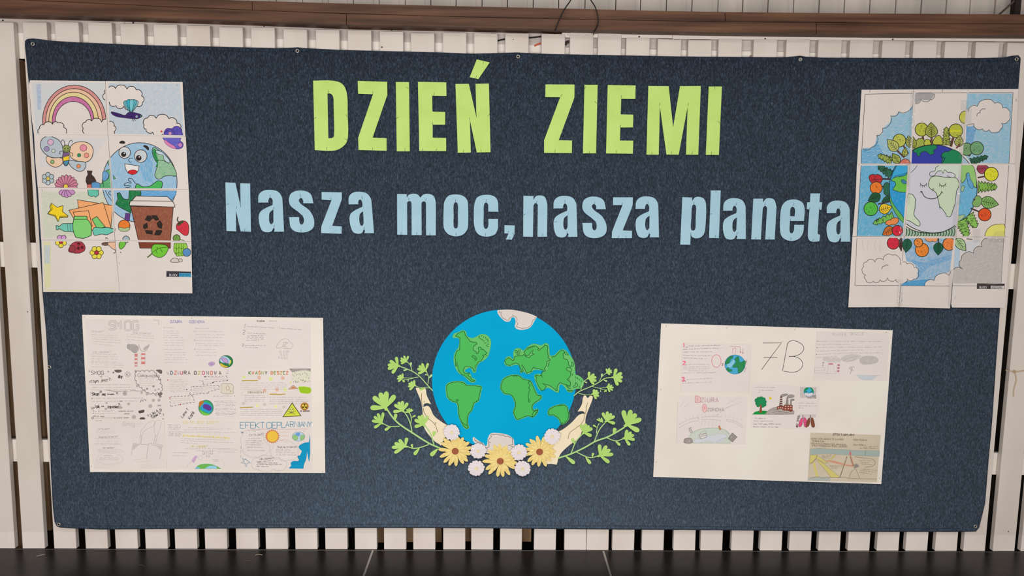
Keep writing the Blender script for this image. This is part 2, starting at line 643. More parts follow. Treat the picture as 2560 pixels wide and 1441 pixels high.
# black stage decks with aluminium joints
def deck(x0, x1, label):
    V, F = box(x0, x1, -2.0 - 1.2, -0.005, -0.028, 0.0)
    d = mk('stage_deck', V, F, M_DECK)
    tag(d, label, 'stage', 'black stage decks along the foot of the slats')
    e = 0.004
    V, F = join([box(x0, x0 + e, -3.2, -0.005, -0.03, 0.0012), box(x1 - e, x1, -3.2, -0.005, -0.03, 0.0012),
                 box(x0 + e, x1 - e, -0.0062, -0.0045, -0.03, 0.001), box(x0 + e, x1 - e, -3.2, -3.196, -0.03, 0.001)])
    mk('edge_strip', V, F, M_ALU, d)
    for lx in (x0 + 0.06, x1 - 0.06):
        for ly in (-0.08, -3.1):
            V, F = box(lx - 0.025, lx + 0.025, ly - 0.025, ly + 0.025, -0.5, -0.028)
            mk('leg', V, F, M_ALU, d)
    return d


jx1, jx2 = PF(931.6, 1379).x, PF(1507.7, 1376.5).x
deck(jx1 - 2.0, jx1, 'long black stage deck left of the left silver joint')
deck(jx1, jx2, 'short black stage deck between the two silver joints')
deck(jx2, jx2 + 2.0, 'long black stage deck right of the right silver joint')

# ------------------------------------------------------------------ slatted screen
TOPX = [-27, 56, 136, 219, 300, 383, 465, 547, 627, 708, 789, 869, 949, 1027, 1107, 1185, 1263, 1354, 1425, 1495, 1566, 1645, 1721, 1797, 1885, 1967, 2047, 2126, 2207, 2285, 2364, 2441, 2520, 2602, 2680]
BOTX = [55, 134, 213, 288, 363, 437, 512, 590, 664, 738, 813, 887, 960, 1033, 1108, 1178, 1250, 1335, 1411, 1467, 1531, 1605, 1684, 1752, 1829, 1901, 1974, 2047, 2121, 2194, 2266, 2340, 2411, 2485, 2555]
TOPY = [55, 56, 55, 56, 60, 61, 65, 68, 69, 73, 75, 76, 79, 83, 82, 83, 84, 85, 77, 82, 95, 98, 100, 97, 98, 98, 99, 100, 102, 103, 104, 105, 107, 106, 108]
TOPX = [-108 - 81 * k for k in range(5, -1, -1)] + TOPX + [2680 + 79 * k for k in range(1, 7)]
BOTX = [-20 - 75 * k for k in range(5, -1, -1)] + BOTX + [2555 + 73 * k for k in range(1, 7)]
TOPY = [56 - k for k in range(5, -1, -1)] + TOPY + [108 + k for k in range(1, 7)]
T_SL = 0.022
root = thing('slatted_screen', (0, 0.012, 0.0), 'white painted screen of upright wooden slats behind the navy banner', 'screen')
SLATW = 0.0895
for i, (tx, bx, ty) in enumerate(zip(TOPX, BOTX, TOPY)):
    a = P(tx, ty); xt = a.x
    xb = P(bx, 1350).x
    za = a.z
    wt = P(tx + 59, ty).x - xt; wbm = P(bx + 55.5, 1350).x - xb
    wd = SLATW
    # widths differ slightly, as measured
    wt = 0.5 * wt + 0.5 * wd; wbm = 0.5 * wbm + 0.5 * wd
    zb = 0.0015
    k = (za - zb) / (za - P(bx, 1350).z)
    xB = xt + (xb - xt) * k
    ta = rnd.uniform(-0.0012, 0.0012)
    q = [(xB, zb), (xB + wbm, zb), (xt + wt, za + ta), (xt, za)]
    c = 0.0015  # eased edges
    V = []
    for (x, z), sx in zip(q, (1, -1, -1, 1)): V.append((x + sx * c, 0.0, z))
    for (x, z) in q: V.append((x, c, z))
    for (x, z) in q: V.append((x, T_SL, z))
    F = [(0, 1, 2, 3), (11, 10, 9, 8)]
    for s in (0, 4):
        for j in range(4): F.append((s + j, s + 4 + j, s + 4 + (j + 1) % 4, s + (j + 1) % 4))
    mk('slat', V, F, M_SLAT, root)


def rail(name, xa, ya0, ya1, xb, yb0, yb1, y0, y1, m, n=1):
    """rail given by its upper and lower pixel edge at the left and at the right end"""
    w_ = float(xb - xa)
    if xa == -60:
        xa, ya0, ya1, w_ = -560, ya0 - 500 * (yb0 - ya0) / w_, ya1 - 500 * (yb1 - ya1) / w_, w_ + 500
    if xb == 2700:
        xb, yb0, yb1 = 3180, yb0 + 480 * (yb0 - ya0) / w_, yb1 + 480 * (yb1 - ya1) / w_
    A0, A1, B0, B1 = P(xa, ya0, y0), P(xa, ya1, y0), P(xb, yb0, y0), P(xb, yb1, y0)
    V, F = quadbox([(A1.x, A1.z), (B1.x, B1.z), (B0.x, B0.z), (A0.x, A0.z)], y0, y1)
    return mk(name, V, F, m, root)


rail('rail', -60, 36, 84, 311, 41, 88, 0.029, 0.05, M_SLAT2)
rail('rail', 312, 46, 88, 1404, 71, 117, 0.029, 0.05, M_SLAT2)
rail('rail', 1404.5, 71, 117, 2700, 92, 146, 0.029, 0.05, M_SLAT2)
rail('rail', -60, 80, 143, 1404, 115, 190, 0.0282, 0.0288, M_CREAM)
rail('rail', 1404, 118, 190, 2700, 146, 215, 0.0282, 0.0288, M_CREAM)
rail('rail', -60, 604, 666, 2700, 664, 727, 0.0285, 0.045, M_CREAM)
rail('rail', -60, 1098, 1153, 2700, 1136, 1190, 0.0285, 0.045, M_CREAM)
cs = rail('cover_strip', 1405, 71.5, 93.5, 1681, 80, 95.5, 0.006, 0.0275, M_CREAM)
cs = rail('cover_strip', 1682, 80.5, 97.5, 2700, 88.5, 104.5, 0.006, 0.0275, M_CREAM)
# small screws that show above the slats
for sx, sy in ((7, 51), (333, 57), (660, 65), (979, 75), (1294, 81), (1598, 92), (1913, 97), (2232, 98.5)):
    pl = 0.005 if sx > 1500 else 0.028
    c = P(sx, sy, pl)
    V, F = [], []
    for k in range(8):
        a = k * math.pi / 4
        V.append((c.x + 0.0035 * math.cos(a), pl, c.z + 0.003 * math.sin(a)))
    V.append((c.x, pl - 0.003, c.z))
    F = [(k, (k + 1) % 8, 8) for k in range(8)] + [tuple(reversed(range(8)))]
    mk('screw', V, F, M_BLACK, root)
# knots and dents in slats
for sx, sy, r in ((955, 118, 2.2), (1420, 87, 1), (1283, 99, 1.2), (69, 780, 1.6), (2521, 1330, 2.0)):
    c = P(sx, sy, 0)
    V = [(c.x + r * 0.0015 * math.cos(k * math.pi / 3), -0.0003, c.z + r * 0.0017 * math.sin(k * math.pi / 3)) for k in range(6)]
    mk('dent', V, [tuple(range(6))], mat((92, 76, 66)), root)

# ------------------------------------------------------------------ brown beam above
EB = [(-620, 18), (-120, 30), (0, 34), (310, 42), (600, 51), (860, 61), (1280, 70), (1700, 80), (2150, 85.5), (2700, 89), (3200, 93)]
ED = [(-620, -27), (-120, -8), (0, -3), (490, 20), (860, 34), (1280, 45), (1700, 53), (2130, 57), (2700, 61), (3200, 65)]
ET = [(-620, -96), (-120, -50), (0, -38), (330, -8), (630, 2), (860, 9), (1400, 21), (1700, 29), (2130, 33.5), (2700, 37), (3200, 41)]


def ed(e, x): return float(np.interp(x, [p[0] for p in e], [p[1] for p in e]))


def plank(xa, xb, lo, hi, y0, y1, parent):
    xs = [xa] + [x for x in range(-600, 3200, 200) if xa + 20 < x < xb - 20] + [xb]
    V, F = [], []
    for x in xs:
        a, b = P(x, ed(lo, x), y0), P(x, ed(hi, x), y0)
        V += [(a.x, y0, a.z), (b.x, y0, b.z), (b.x, y1, b.z), (a.x, y1, a.z)]
    for i in range(len(xs) - 1):
        for k in range(4):
            F.append((i * 4 + k, i * 4 + 4 + k, i * 4 + 4 + (k + 1) % 4, i * 4 + (k + 1) % 4))
    F.append((0, 1, 2, 3)); n = (len(xs) - 1) * 4; F.append((n + 3, n + 2, n + 1, n))
    return mk('plank', V, F, M_BEAM, parent)


bm = thing('trim_1', (P(1280, 70, -0.04).x, -0.04, P(1280, 70, -0.04).z), 'dark brown boarded beam running above the white slats', 'beam', kind='structure')
off = 0.6
EDu = [(x, y - off) for x, y in ED]; EDl = [(x, y + off) for x, y in ED]
for xa, xb in ((-620, 865.3), (866.7, 2040), (2041.5, 3200)): plank(xa, xb, EB, EDl, -0.055, 0.024, bm)
for xa, xb in ((-620, 630), (631.5, 1812), (1813.5, 3200)): plank(xa, xb, EDu, ET, -0.05, 0.024, bm)
V, F = [], []

# whitewashed planks above the beam
wp = thing('wall_upper', (0, 0.2, P(1280, 0, 0.2).z), 'whitewashed upright planks showing above the brown beam', 'wall', kind='structure')
px = [556, 620, 690, 756, 820, 883, 948, 1013, 1077, 1140, 1205, 1269, 1333, 1397, 1463, 1540, 1602, 1667, 1731, 1796, 1858, 1921, 1985, 2049, 2112, 2176, 2241, 2305, 2367, 2427, 2490, 2538]
px = [px[0] - 64 * k for k in range(17, 0, -1)] + px + [2600 + 62 * k for k in range(9)]
for a, b in zip(px, px[1:]):
    lean = (1090 - a) * 0.0006
    A, B = P(a + 1, 10, 0.2), P(b - 1, 10, 0.2)
    z0, z1 = P(1280, 70, 0.2).z - 0.05, A.z + 0.45
    wide = (B.x - A.x)
    s1 = A.x + wide * 0.77
    jit = rnd.uniform(0, 0.004)
    V, F = join([box(A.x, s1, 0.2 + jit, 0.22, z0, z1), box(s1, B.x, 0.204 + jit, 0.22, z0, z1)])
    mk('plank', V, F, M_PLANK, wp)
V, F = box(-3.2, 3.2, 0.222, 0.24, P(1280, 70, 0.2).z - 0.05, P(1280, 0, 0.2).z + 0.45)
mk('backing', V, F, M_DARK, wp)

# post and brace at the top right corner
pst = thing('steel_post', (P(2547, 10, 0.12).x, 0.12, P(2547, 10, 0.12).z), 'dark steel post with slanting brace at the top right corner', 'post')
a, b = P(2539, 10, 0.12).x, P(2553, 10, 0.12).x
V, F = box(a, b, 0.12, 0.15, P(2547, 60, 0.12).z, P(2547, -120, 0.12).z)
mk('post', V, F, mat((40, 32, 30)), pst)
V, F = tube([P(2496, 38, 0.13), P(2541, -2, 0.13), P(2590, -44, 0.13)], 0.004, 6)
mk('brace', V, F, mat((78, 66, 60)), pst)

# ------------------------------------------------------------------ cables and string
def wire(name, pts, m, r, label, cat, group=None):
    q = smooth_path([(p[0], p[1], True) for p in pts], 5, False)
    pl = [p[2] for p in pts]
    ys = np.interp(np.linspace(0, len(pts) - 1, len(q)), range(len(pts)), pl)
    V, F = tube([P(x, y, d) for (x, y), d in zip(q, ys)], r, 8)
    o = mk(name, V, F, m, smooth=True)
    return tag(o, label, cat, group)


wire('cable', [(1432, -14, 0.1), (1427, 0, -0.07), (1412, 22, -0.075), (1398, 50, -0.075), (1389, 74, -0.07), (1387, 84, 0.0255), (1386, 92, 0.0255)], M_BLACK, 0.0022, 'thin black cable slanting down left across the brown beam', 'cable')
wire('cable', [(1470, -14, 0.1), (1477, 0, -0.07), (1488, 18, -0.075), (1495, 45, -0.075), (1494, 62, -0.075), (1486, 79, -0.05), (1484, 86, -0.01)], M_BLACK, 0.0022, 'thin black cable curving down the right side of the pair over the brown beam', 'cable')
wire('cable', [(1236, 104, 0.0255), (1262, 98, 0.0255), (1300, 95, 0.0255), (1330, 94, 0.0255), (1362, 90, 0.0255)], M_BLACK, 0.003, 'black cable seen in the gaps behind the slat tops', 'cable')
wire('wire', [(1336, 115, 0.0253), (1346, 110, 0.0253), (1360, 106, 0.0253)], mat((206, 92, 60)), 0.003, 'short orange wire in the gap between slat tops', 'cable')
wire('zip_clip', [(1413, 112, 0.022), (1417, 106, 0.022), (1423, 104, 0.022)], mat((64, 54, 50)), 0.0055, 'small brown plug tucked between slat tops under the orange wire', 'plug')
wire('twig', [(1873, 144, 0.015), (1879, 138, 0.015)], mat((120, 90, 60)), 0.0015, 'bit of brown twig behind the banner top edge', 'twig')
q = [(2514, 926, -0.004), (2522, 927, -0.004), (2537, 930, -0.005), (2550, 929, -0.004), (2564, 926, -0.004)]
tw = wire('twine', q, mat((196, 168, 132)), 0.0018, 'tan twine tied round the right hand slat with hanging ends', 'string')
q2 = smooth_path([(2537, 930, True), (2541, 950, True), (2535, 975, True), (2534, 992, True)], 5, False)
V, F = tube([P(x, y, -0.005) for x, y in q2], 0.0014, 6)
mk('loose_end', V, F, mat((196, 168, 132)), tw)
c = P(2537, 930, -0.007)
V, F = tube([(c.x + 0.005 * math.cos(t), c.y, c.z + 0.004 * math.sin(t)) for t in np.linspace(0, 5.3, 8)], 0.002, 6, True)
mk('knot', V, F, mat((186, 156, 120)), tw)

# straw bits on the stage
for k, (a, b, lb) in enumerate([((91, 1392), (112, 1388), 'pale straw splinter on the black stage below the left slats'),
                                ((638, 1389), (656, 1388), 'pale bent splinter on the black stage left of the silver joint'),
                                ((346, 1413), (362, 1417), 'faint curved fibre on the black stage'),
                                ((613, 1403), (628, 1404), 'short dull fibre on the black stage left of centre'),
                                ((486, 1406), (491, 1399), 'tiny upright fibre on the black stage')]):
    A, B = PF(*a, 0.001), PF(*b, 0.001)
    M_ = (A + B) / 2 + Vector((0, 0.003, 0.001))
    V, F = tube([A, M_, B], 0.0011 if k < 2 else 0.0006, 6)
    tag(mk('straw', V, F, mat((176, 164, 146) if k < 2 else (104, 92, 80))), lb, 'straw')

# =================================================================== the banner
ban_out = [(64, 112), (64.5, 103), (68, 100), (80, 99), (95, 100.5), (128, 105), (200, 109), (370, 116), (560, 120), (690, 123), (730, 122), (743, 121), (757, 123),
           (860, 128), (1100, 134), (1180, 137), (1240, 135.5), (1293, 134), (1320, 135.5), (1380, 138), (1700, 144), (1960, 146), (1990, 143.5), (2001, 142), (2015, 144.5),
           (2060, 147), (2300, 148), (2450, 148), (2510, 146.5), (2535, 142), (2546, 141), (2550, 146), (2549, 158), (2544, 222), (2536, 400), (2519, 600), (2498, 775), (2489, 900), (2479, 1050),
           (2470, 1150), (2461, 1260), (2450, 1305), (2446, 1320), (2440, 1328), (2400, 1329), (2200, 1329), (1900, 1326), (1700, 1324), (1400, 1322), (1100, 1319),
           (900, 1319), (500, 1321), (250, 1323), (180, 1320), (150, 1318), (143, 1316), (138, 1305), (134, 1270), (129, 1180), (125, 1040), (122, 925), (117, 830), (108, 733), (98, 560), (86, 380), (74, 210)]
yf, yb = BAN, -0.003
V = [P(x, y, yf) for x, y in ban_out]
n = len(V)
V2 = [(v.x, yb, v.z) for v in V]
tr = tessellate_polygon([[Vector((v.x, v.z, 0)) for v in V]])
F = []
for t in tr:
    a, b, c = (V[i] for i in t)
    ar = (b.x - a.x) * (c.z - a.z) - (b.z - a.z) * (c.x - a.x)
    f = tuple(t) if ar > 0 else tuple(reversed(t))
    F.append(f); F.append(tuple(i + n for i in reversed(f)))
for i in range(n):
    j = (i + 1) % n
    F.append((i, j, j + n, i + n))
banner = mk('felt_banner', list(V) + V2, F, M_FELT)
tag(banner, 'large navy felt banner pinned over the white slats as a notice board', 'banner')
V, F = tube([(v.x, (yf + yb) / 2, v.z) for v in V], 0.0050, 8, True)
mk('hem', V, F, M_HEM, banner, smooth=True)
# stitched line inside the hem, top and bottom
ins = [(x, y + 7) for x, y in ban_out[3:30]]
T = ribbon(ins, 0.8)
ins2 = [(x, y - 7) for x, y in ban_out[44:55]]
T += ribbon(ins2, 0.8)
V, F = [], []
for t in T:
    k = len(V); V += [P(p[0], p[1], BAN - 0.0004) for p in t]; F.append((k, k + 1, k + 2))
mk('stitching', V, F, mat((30, 38, 52)), banner)


def eyelet(x, y, screw=None):
    c = P(x, y, BAN - 0.0016)
    pts = [(c.x + 0.0056 * math.cos(a), c.y, c.z + 0.0056 * math.sin(a)) for a in np.linspace(0, 2 * math.pi, 17)[:-1]]
    V, F = tube(pts, 0.0021, 6, True)
    e = mk('eyelet', V, F, mat((176, 170, 160), 0.3, 0.5, 0.7), banner, smooth=True)
    V = [(c.x + 0.0052 * math.cos(a), BAN - 0.0006, c.z + 0.0052 * math.sin(a)) for a in np.linspace(0, 2 * math.pi, 13)[:-1]]
    V2_, F2 = V, [tuple(range(12))]
    hole = mk('eyelet_hole', V2_, F2, mat((34, 30, 30)), banner)
    if screw:
        V = []
        for r_, yy in ((0.0052, c.y - 0.001), (0.0030, c.y - 0.003)):
            V += [(c.x + r_ * math.cos(a), yy, c.z + r_ * math.sin(a)) for a in np.linspace(0, 2 * math.pi, 11)[:-1]]
        F = [(i, (i + 1) % 10, 10 + (i + 1) % 10, 10 + i) for i in range(10)] + [tuple(range(10, 20))]
        s_ = mk('screw_head', V, F, mat((150, 146, 140), 0.3, 0.5, 0.8), banner)


for x, y, s_ in ((82, 110, 0), (743.5, 127.5, 0), (1295.5, 141.5, 0), (2001, 149, 1), (2541.5, 148, 0), (123.5, 918.5, 0), (147, 1312, 0), (2438.5, 1317, 0)):
    eyelet(x, y, s_)

# =================================================================== paper letters
T1, T2, T3, T4, T5, T6 = Frame(770, 140, 5.447), Frame(1350, 180, 5.447), Frame(550, 440, 6.244), Frame(980, 440, 6.095), Frame(1300, 440, 6.095), Frame(1690, 440, 5.689)


def letter(fr, outs, m, label, cat, group, pins, big):
    loops = [fr(path(o, 6)) for o in outs]
    o = cutout('paper_' + cat, loops, m, 0.0010, 0.0012)
    tag(o, label, cat, group)
    yy = BAN - 0.0024
    for (x, y, a) in pins:
        (X, Y), = fr([(x, y)])
        c = P(X, Y, yy)
        L2 = 0.0062 if big else 0.0055
        dx, dz = L2 * math.sin(math.radians(a)), L2 * math.cos(math.radians(a))
        V, F = tube([(c.x - dx, yy, c.z - dz), (c.x, yy - 0.0006, c.z), (c.x + dx, yy, c.z + dz)], 0.0007, 5)
        mk('staple', V, F, mat((104, 112, 88) if big else (88, 104, 116), 0.5), o)
    return o


g1 = 'lime green letters of the headline'
gl = 'lime green cut-out capital '
letter(T1, ["70,337 s340,338 s470,385 s530,520 s540,800 s545,1080 s510,1200 s370,1287 92,1283", "265,512 s310,515 s343,560 350,700 s355,1090 s325,1118 277,1120"],
       M_GREEN, gl + 'D that begins the headline', 'letter', g1, [(280, 488, 0), (255, 1262, 10), (96, 845, 60), (525, 812, -30), (515, 1135, -60)], 1)
letter(T1, ["677,340 1078,352 1080,530 880,1113 1070,1122 1070,1292 688,1281 683,1115 885,522 682,514"], M_GREEN, gl + 'Z right after the capital D', 'letter', g1, [(882, 500, 0), (880, 1270, 0)], 1)
letter(T1, ["1196,355 1376,356 1386,1300 1209,1300"], M_GREEN, gl + 'I between Z and E of the first word', 'letter', g1, [(1355, 433, -60), (1215, 845, 50), (1320, 1278, 5)], 1)
letter(T1, ["1497,352 1882,360 1886,545 1692,542 1694,758 1868,764 1868,937 1698,937 1698,1113 1880,1118 1882,1297 1516,1295"], M_GREEN,
       gl + 'E of the first word, left of the accented N', 'letter', g1, [(1715, 520, 10), (1697, 925, 0), (1560, 1278, 20), (1748, 1280, 20)], 1)
letter(T1, ["2008,382 2190,380 2293,835 2282,380 2463,376 2486,1311 2298,1315 2204,870 2217,1316 2040,1320"], M_GREEN,
       gl + 'N under the slanting accent', 'letter', g1, [(2203, 860, 0), (2293, 818, 0), (2118, 1300, 20), (2355, 1295, 0), (2462, 802, 40)], 1)
letter(T1, ["2298,47 2475,88 2320,315 2202,290"], M_GREEN, 'lime green slanting paper accent above the capital N', 'accent', g1, [(2388, 85, 20), (2290, 285, 20)], 1)
letter(T2, ["75,170 470,172 468,350 255,930 436,935 434,1106 56,1102 56,930 275,344 73,342"], M_GREEN, gl + 'Z that begins the second word', 'letter', g1, [(292, 320, 35), (205, 1078, 15)], 1)
letter(T2, ["606,175 785,175 763,1109 585,1109"], M_GREEN, gl + 'I between Z and E of the second word', 'letter', g1, [(615, 215, 30), (756, 413, -45), (672, 1098, 0)], 1)
letter(T2, ["922,178 1302,184 1298,368 1106,366 1098,578 1270,582 1266,755 1094,757 1089,935 1270,937 1264,1114 900,1110"], M_GREEN,
       gl + 'E of the second word, left of the M', 'letter', g1, [(1107, 338, 0), (1096, 745, 0), (1040, 1088, 0)], 1)
letter(T2, ["1475,192 1752,194 1813,755 1907,194 2190,192 2155,1128 1988,1126 2010,475 1889,1127 1722,1125 1632,470 1617,1127 1450,1126"], M_GREEN,
       gl + 'M near the end of the headline', 'letter', g1, [(1631, 445, 0), (2018, 445, 10), (1524, 1112, 0), (1790, 1100, 10), (2072, 1102, 15)], 1)
letter(T2, ["2298,198 2477,198 2436,1130 2258,1130"], M_GREEN, gl + 'I that ends the headline', 'letter', g1, [(2380, 212, 0), (2435, 682, -50), (2335, 1108, 0)], 1)

LA = ["597,418 s605,300 s670,235 s780,218 s900,245 s965,330 978,440 1000,872 845,872 s843,815 s805,865 s740,882 s655,850 s607,700 s618,580 s690,515 822,455 s820,380 s785,340 s757,375 755,416",
      "833,525 s778,572 s765,640 s772,722 s803,757 835,720"]
LS = ["1300,428 s1297,380 s1265,347 s1230,380 s1265,440 s1400,545 s1470,700 s1440,830 s1280,885 s1120,830 1078,645 1235,645 s1242,730 s1275,762 s1308,720 s1298,640 s1230,570 s1105,470 s1075,380 s1115,270 s1265,228 s1410,280 1458,428"]
LN = ["52,305 205,305 205,365 s245,310 s300,298 s375,320 418,430 412,928 266,928 272,440 s238,415 205,450 197,928 48,926"]


def remap(outs, src, dst, shear=0.0):
    """copy of letter outlines fitted from box src into box dst, leaning by shear"""
    sx, sy = (dst[2] - dst[0]) / (src[2] - src[0]), (dst[3] - dst[1]) / (src[3] - src[1])
    r = []
    for o in outs:
        q = []
        for t in o.split():
            s_ = 's' if t[0] == 's' else ''
            a, b = map(float, t[len(s_):].split(','))
            Y = dst[1] + (b - src[1]) * sy
            X = dst[0] + (a - src[0]) * sx + shear * (dst[3] - Y)
            q.append('%s%.1f,%.1f' % (s_, X, Y))
        r.append(' '.join(q))
    return r


BA, BS, BN_ = (597, 218, 1000, 882), (1075, 228, 1470, 885), (48, 298, 418, 928)
g2 = 'pale blue letters of the second line'
bl = 'pale blue cut-out '
letter(T3, ["84,101 240,108 322,480 316,115 470,120 482,873 322,866 248,535 252,866 101,861"], M_BLUE, bl + 'capital N that begins the second line', 'letter', g2, [(120, 442, 70), (256, 495, 10), (384, 845, 0), (322, 470, 0)], 0)
letter(T3, LA, M_BLUE, bl + 'small a right after the capital N', 'letter', g2, [(782, 318, 0), (838, 505, 30), (846, 785, 10)], 0)
letter(T3, LS, M_BLUE, bl + 's of the first blue word', 'letter', g2, [(1260, 312, 0), (1287, 625, 30), (1265, 855, 0)], 0)
letter(T3, ["1585,252 1902,258 1900,370 1752,780 1898,790 1898,905 1580,893 1580,795 1740,380 1587,372"], M_BLUE, bl + 'z of the first blue word', 'letter', g2, [(1732, 362, 0)], 0)
letter(T3, remap(LA, BA, (2022, 248, 2404, 905), -0.03), M_BLUE, bl + 'small a that ends the first blue word', 'letter', g2, [(2220, 340, 0), (2250, 815, 10)], 0)
letter(T4, ["77,275 222,278 224,335 s255,290 s330,272 s390,285 432,330 s480,285 s545,273 s625,300 s662,380 668,500 667,907 520,907 517,430 s510,400 s485,388 s455,405 449,440 452,903 300,903 298,430 s290,395 s265,385 s235,400 230,440 232,899 80,896"],
       M_BLUE, bl + 'small m that begins the second blue word', 'letter', g2, [(257, 355, 0), (515, 362, 25), (140, 875, -5), (378, 880, 10), (577, 890, 10)], 0)
letter(T4, ["s970,283 s1080,305 s1145,370 s1160,480 s1160,740 s1145,820 s1080,895 s970,922 s860,890 s800,820 s785,740 s788,480 s800,390 s860,305", "s972,402 s1003,440 1004,600 s1003,770 s972,804 s940,770 940,600 s940,440"],
       M_BLUE, bl + 'small o between m and c', 'letter', g2, [(968, 378, 5), (978, 890, 0)], 0)
letter(T4, ["1467,545 1467,440 s1435,407 s1402,440 1397,600 s1398,770 s1430,808 s1465,770 1468,658 1617,658 1615,800 s1570,890 s1435,927 s1310,885 s1255,770 s1247,600 s1258,420 s1310,320 s1445,288 s1560,315 s1612,390 1620,548"],
       M_BLUE, bl + 'small c before the comma', 'letter', g2, [(1435, 378, 5), (1423, 895, 5)], 0)
letter(T4, ["1714,752 1870,756 1866,885 1826,973 1735,970 1775,880 1712,876"], M_BLUE, 'pale blue cut-out comma low beside the c', 'comma', g2, [(1772, 855, 30), (1845, 885, -20), (1792, 945, 25)], 0)
letter(T5, LN, M_BLUE, bl + 'small n right after the comma', 'letter', g2, [(70, 588, 60), (255, 402, 10), (342, 900, 0)], 0)
letter(T5, remap(LA, BA, (500, 305, 874, 940), 0.022), M_BLUE, bl + 'first small a of the third blue word', 'letter', g2, [(685, 388, 0), (542, 702, 75), (718, 868, 5)], 0)
letter(T5, remap(LS, BS, (945, 315, 1318, 950), 0.008), M_BLUE, bl + 's of the third blue word', 'letter', g2, [(1135, 420, 0), (1152, 702, 20)], 0)
letter(T5, ["1420,327 1720,327 1716,440 1702,490 1565,832 1708,838 1706,950 1398,950 1402,850 1562,445 1418,445"], M_BLUE, bl + 'z of the third blue word', 'letter', g2, [(1556, 428, 5), (1500, 930, 25), (1614, 930, 0)], 0)
letter(T5, remap(LA, BA, (1748, 313, 2117, 947), 0.03), M_BLUE, bl + 'small a that ends the third blue word', 'letter', g2, [(1951, 412, 0), (1968, 882, 5)], 0)
letter(T6, ["90,303 230,308 228,360 s270,308 s330,298 s400,330 s428,420 s420,700 s400,820 s350,875 s280,888 s225,865 210,815 203,980 60,978", "s257,408 s285,440 280,600 s275,750 s243,780 s212,750 218,600 s228,440"],
       M_BLUE, bl + 'small p that begins the last blue word', 'letter', g2, [(254, 392, 5), (210, 825, 0)], 0)
letter(T6, ["495,207 636,207 610,886 470,884"], M_BLUE, bl + 'tall small l after the p', 'letter', g2, [(568, 220, -20), (560, 858, 15), (494, 542, 70)], 0)
letter(T6, remap(LA, BA, (652, 318, 992, 908), 0.045), M_BLUE, bl + 'small a between l and n', 'letter', g2, [(856, 402, 15), (870, 820, 35)], 0)
letter(T6, remap(LN, BN_, (1070, 318, 1409, 906), 0.045), M_BLUE, bl + 'small n between a and e', 'letter', g2, [(1266, 402, 15), (1132, 893, 15), (1322, 893, 15)], 0)
letter(T6, ["1622,643 1820,643 s1830,480 s1805,390 s1745,348 s1660,335 s1560,365 s1500,450 s1480,640 s1480,760 s1510,870 s1620,925 s1740,900 s1805,815 1820,697 1682,697 s1675,780 s1642,818 s1615,780", "1622,573 s1628,470 s1655,440 s1690,470 1688,575"],
       M_BLUE, bl + 'small e of the last blue word', 'letter', g2, [(1673, 405, 20), (1627, 628, 5), (1633, 900, 15)], 0)
letter(T6, ["1912,250 2050,250 2040,372 2078,375 2070,484 2035,480 2014,810 s2022,832 2048,835 2040,930 s1960,938 s1900,920 s1876,850 1898,478 1858,475 1866,376 1906,374"],
       M_BLUE, bl + 'small t of the last blue word', 'letter', g2, [(1900, 465, 20), (2038, 466, 10), (1948, 915, 40)], 0)
letter(T6, remap(LA, BA, (2128, 352, 2476, 946), 0.035), M_BLUE, bl + 'small a that ends the line beside the right poster', 'letter', g2, [(2338, 442, 20), (2352, 608, 40), (2343, 866, 20)], 0)

# =================================================================== globe, hands, sprigs, flowers
G1, G2, S1, S2 = Frame(1060, 760, 6.005), Frame(1060, 960, 5.765), Frame(900, 870, 4.65), Frame(1380, 900, 5.146)
PXM = (P(1300, 1000, BAN) - P(1299, 1000, BAN)).length


def printed(parent, fr, lines, d, w, c, name='printed_line', closed=False):
    a = Art(fr)
    for l in lines: a.line(l, w, c, closed)
    return a.emit(name, parent, d)


def jag(loop, inset, amp, seed):
    """coast line a little inside a cut outline"""
    r_ = random.Random(seed)
    n = len(loop)
    ar = sum(loop[i][0] * loop[(i + 1) % n][1] - loop[(i + 1) % n][0] * loop[i][1] for i in range(n))
    sg = 1 if ar > 0 else -1
    out = []
    for i in range(n):
        a, b = loop[i - 2], loop[(i + 2) % n]
        dx, dy = b[0] - a[0], b[1] - a[1]
        d = math.hypot(dx, dy) or 1
        k = inset + r_.uniform(-amp, amp)
        out.append((loop[i][0] - dy / d * k * sg, loop[i][1] + dx / d * k * sg))
    return out


globe = thing('paper_globe', tuple(P(1260, 952, BAN - 0.002)), 'round blue paper globe with green continents held between two paper hands', 'globe')
disc = ell(1260, 952, 180, 177.5, 96)
M_OCEAN = noisy('ocean_paper', (0, 160, 208), (0, 170, 216), nscale=3, spec=0.06)
cutout('ocean_disc', [disc], M_OCEAN, 0.0022, 0.0012, globe)
CG, CGI, CDK = (106, 192, 106), (78, 186, 90), (22, 92, 40)
M_CG = mat(CG)


def continent(fr, s, inset, seed, extra=(), own=None, d=0.0040, amp=3, name='continent', label=None):
    lp = path(s, 4)
    c = cutout(name, [fr(lp)], M_CG, d, 0.0012, globe)
    if label: c['label'] = label
    a = Art(fr)
    il = own if own else jag(lp, inset, amp, seed)
    a.fill(il, CGI, CDK, 9)
    for e in extra: a.line(e, 8, CDK)
    a.emit('printed_coastline', c, d + 0.0012)
    return c


def P2(s): return [tuple(map(float, t.split(','))) for t in s.split()]


def hatch(pts, l, ang):
    c, s = math.cos(math.radians(ang)), math.sin(math.radians(ang))
    return [[(x, y), (x + l * c, y + l * s)] for x, y in pts]


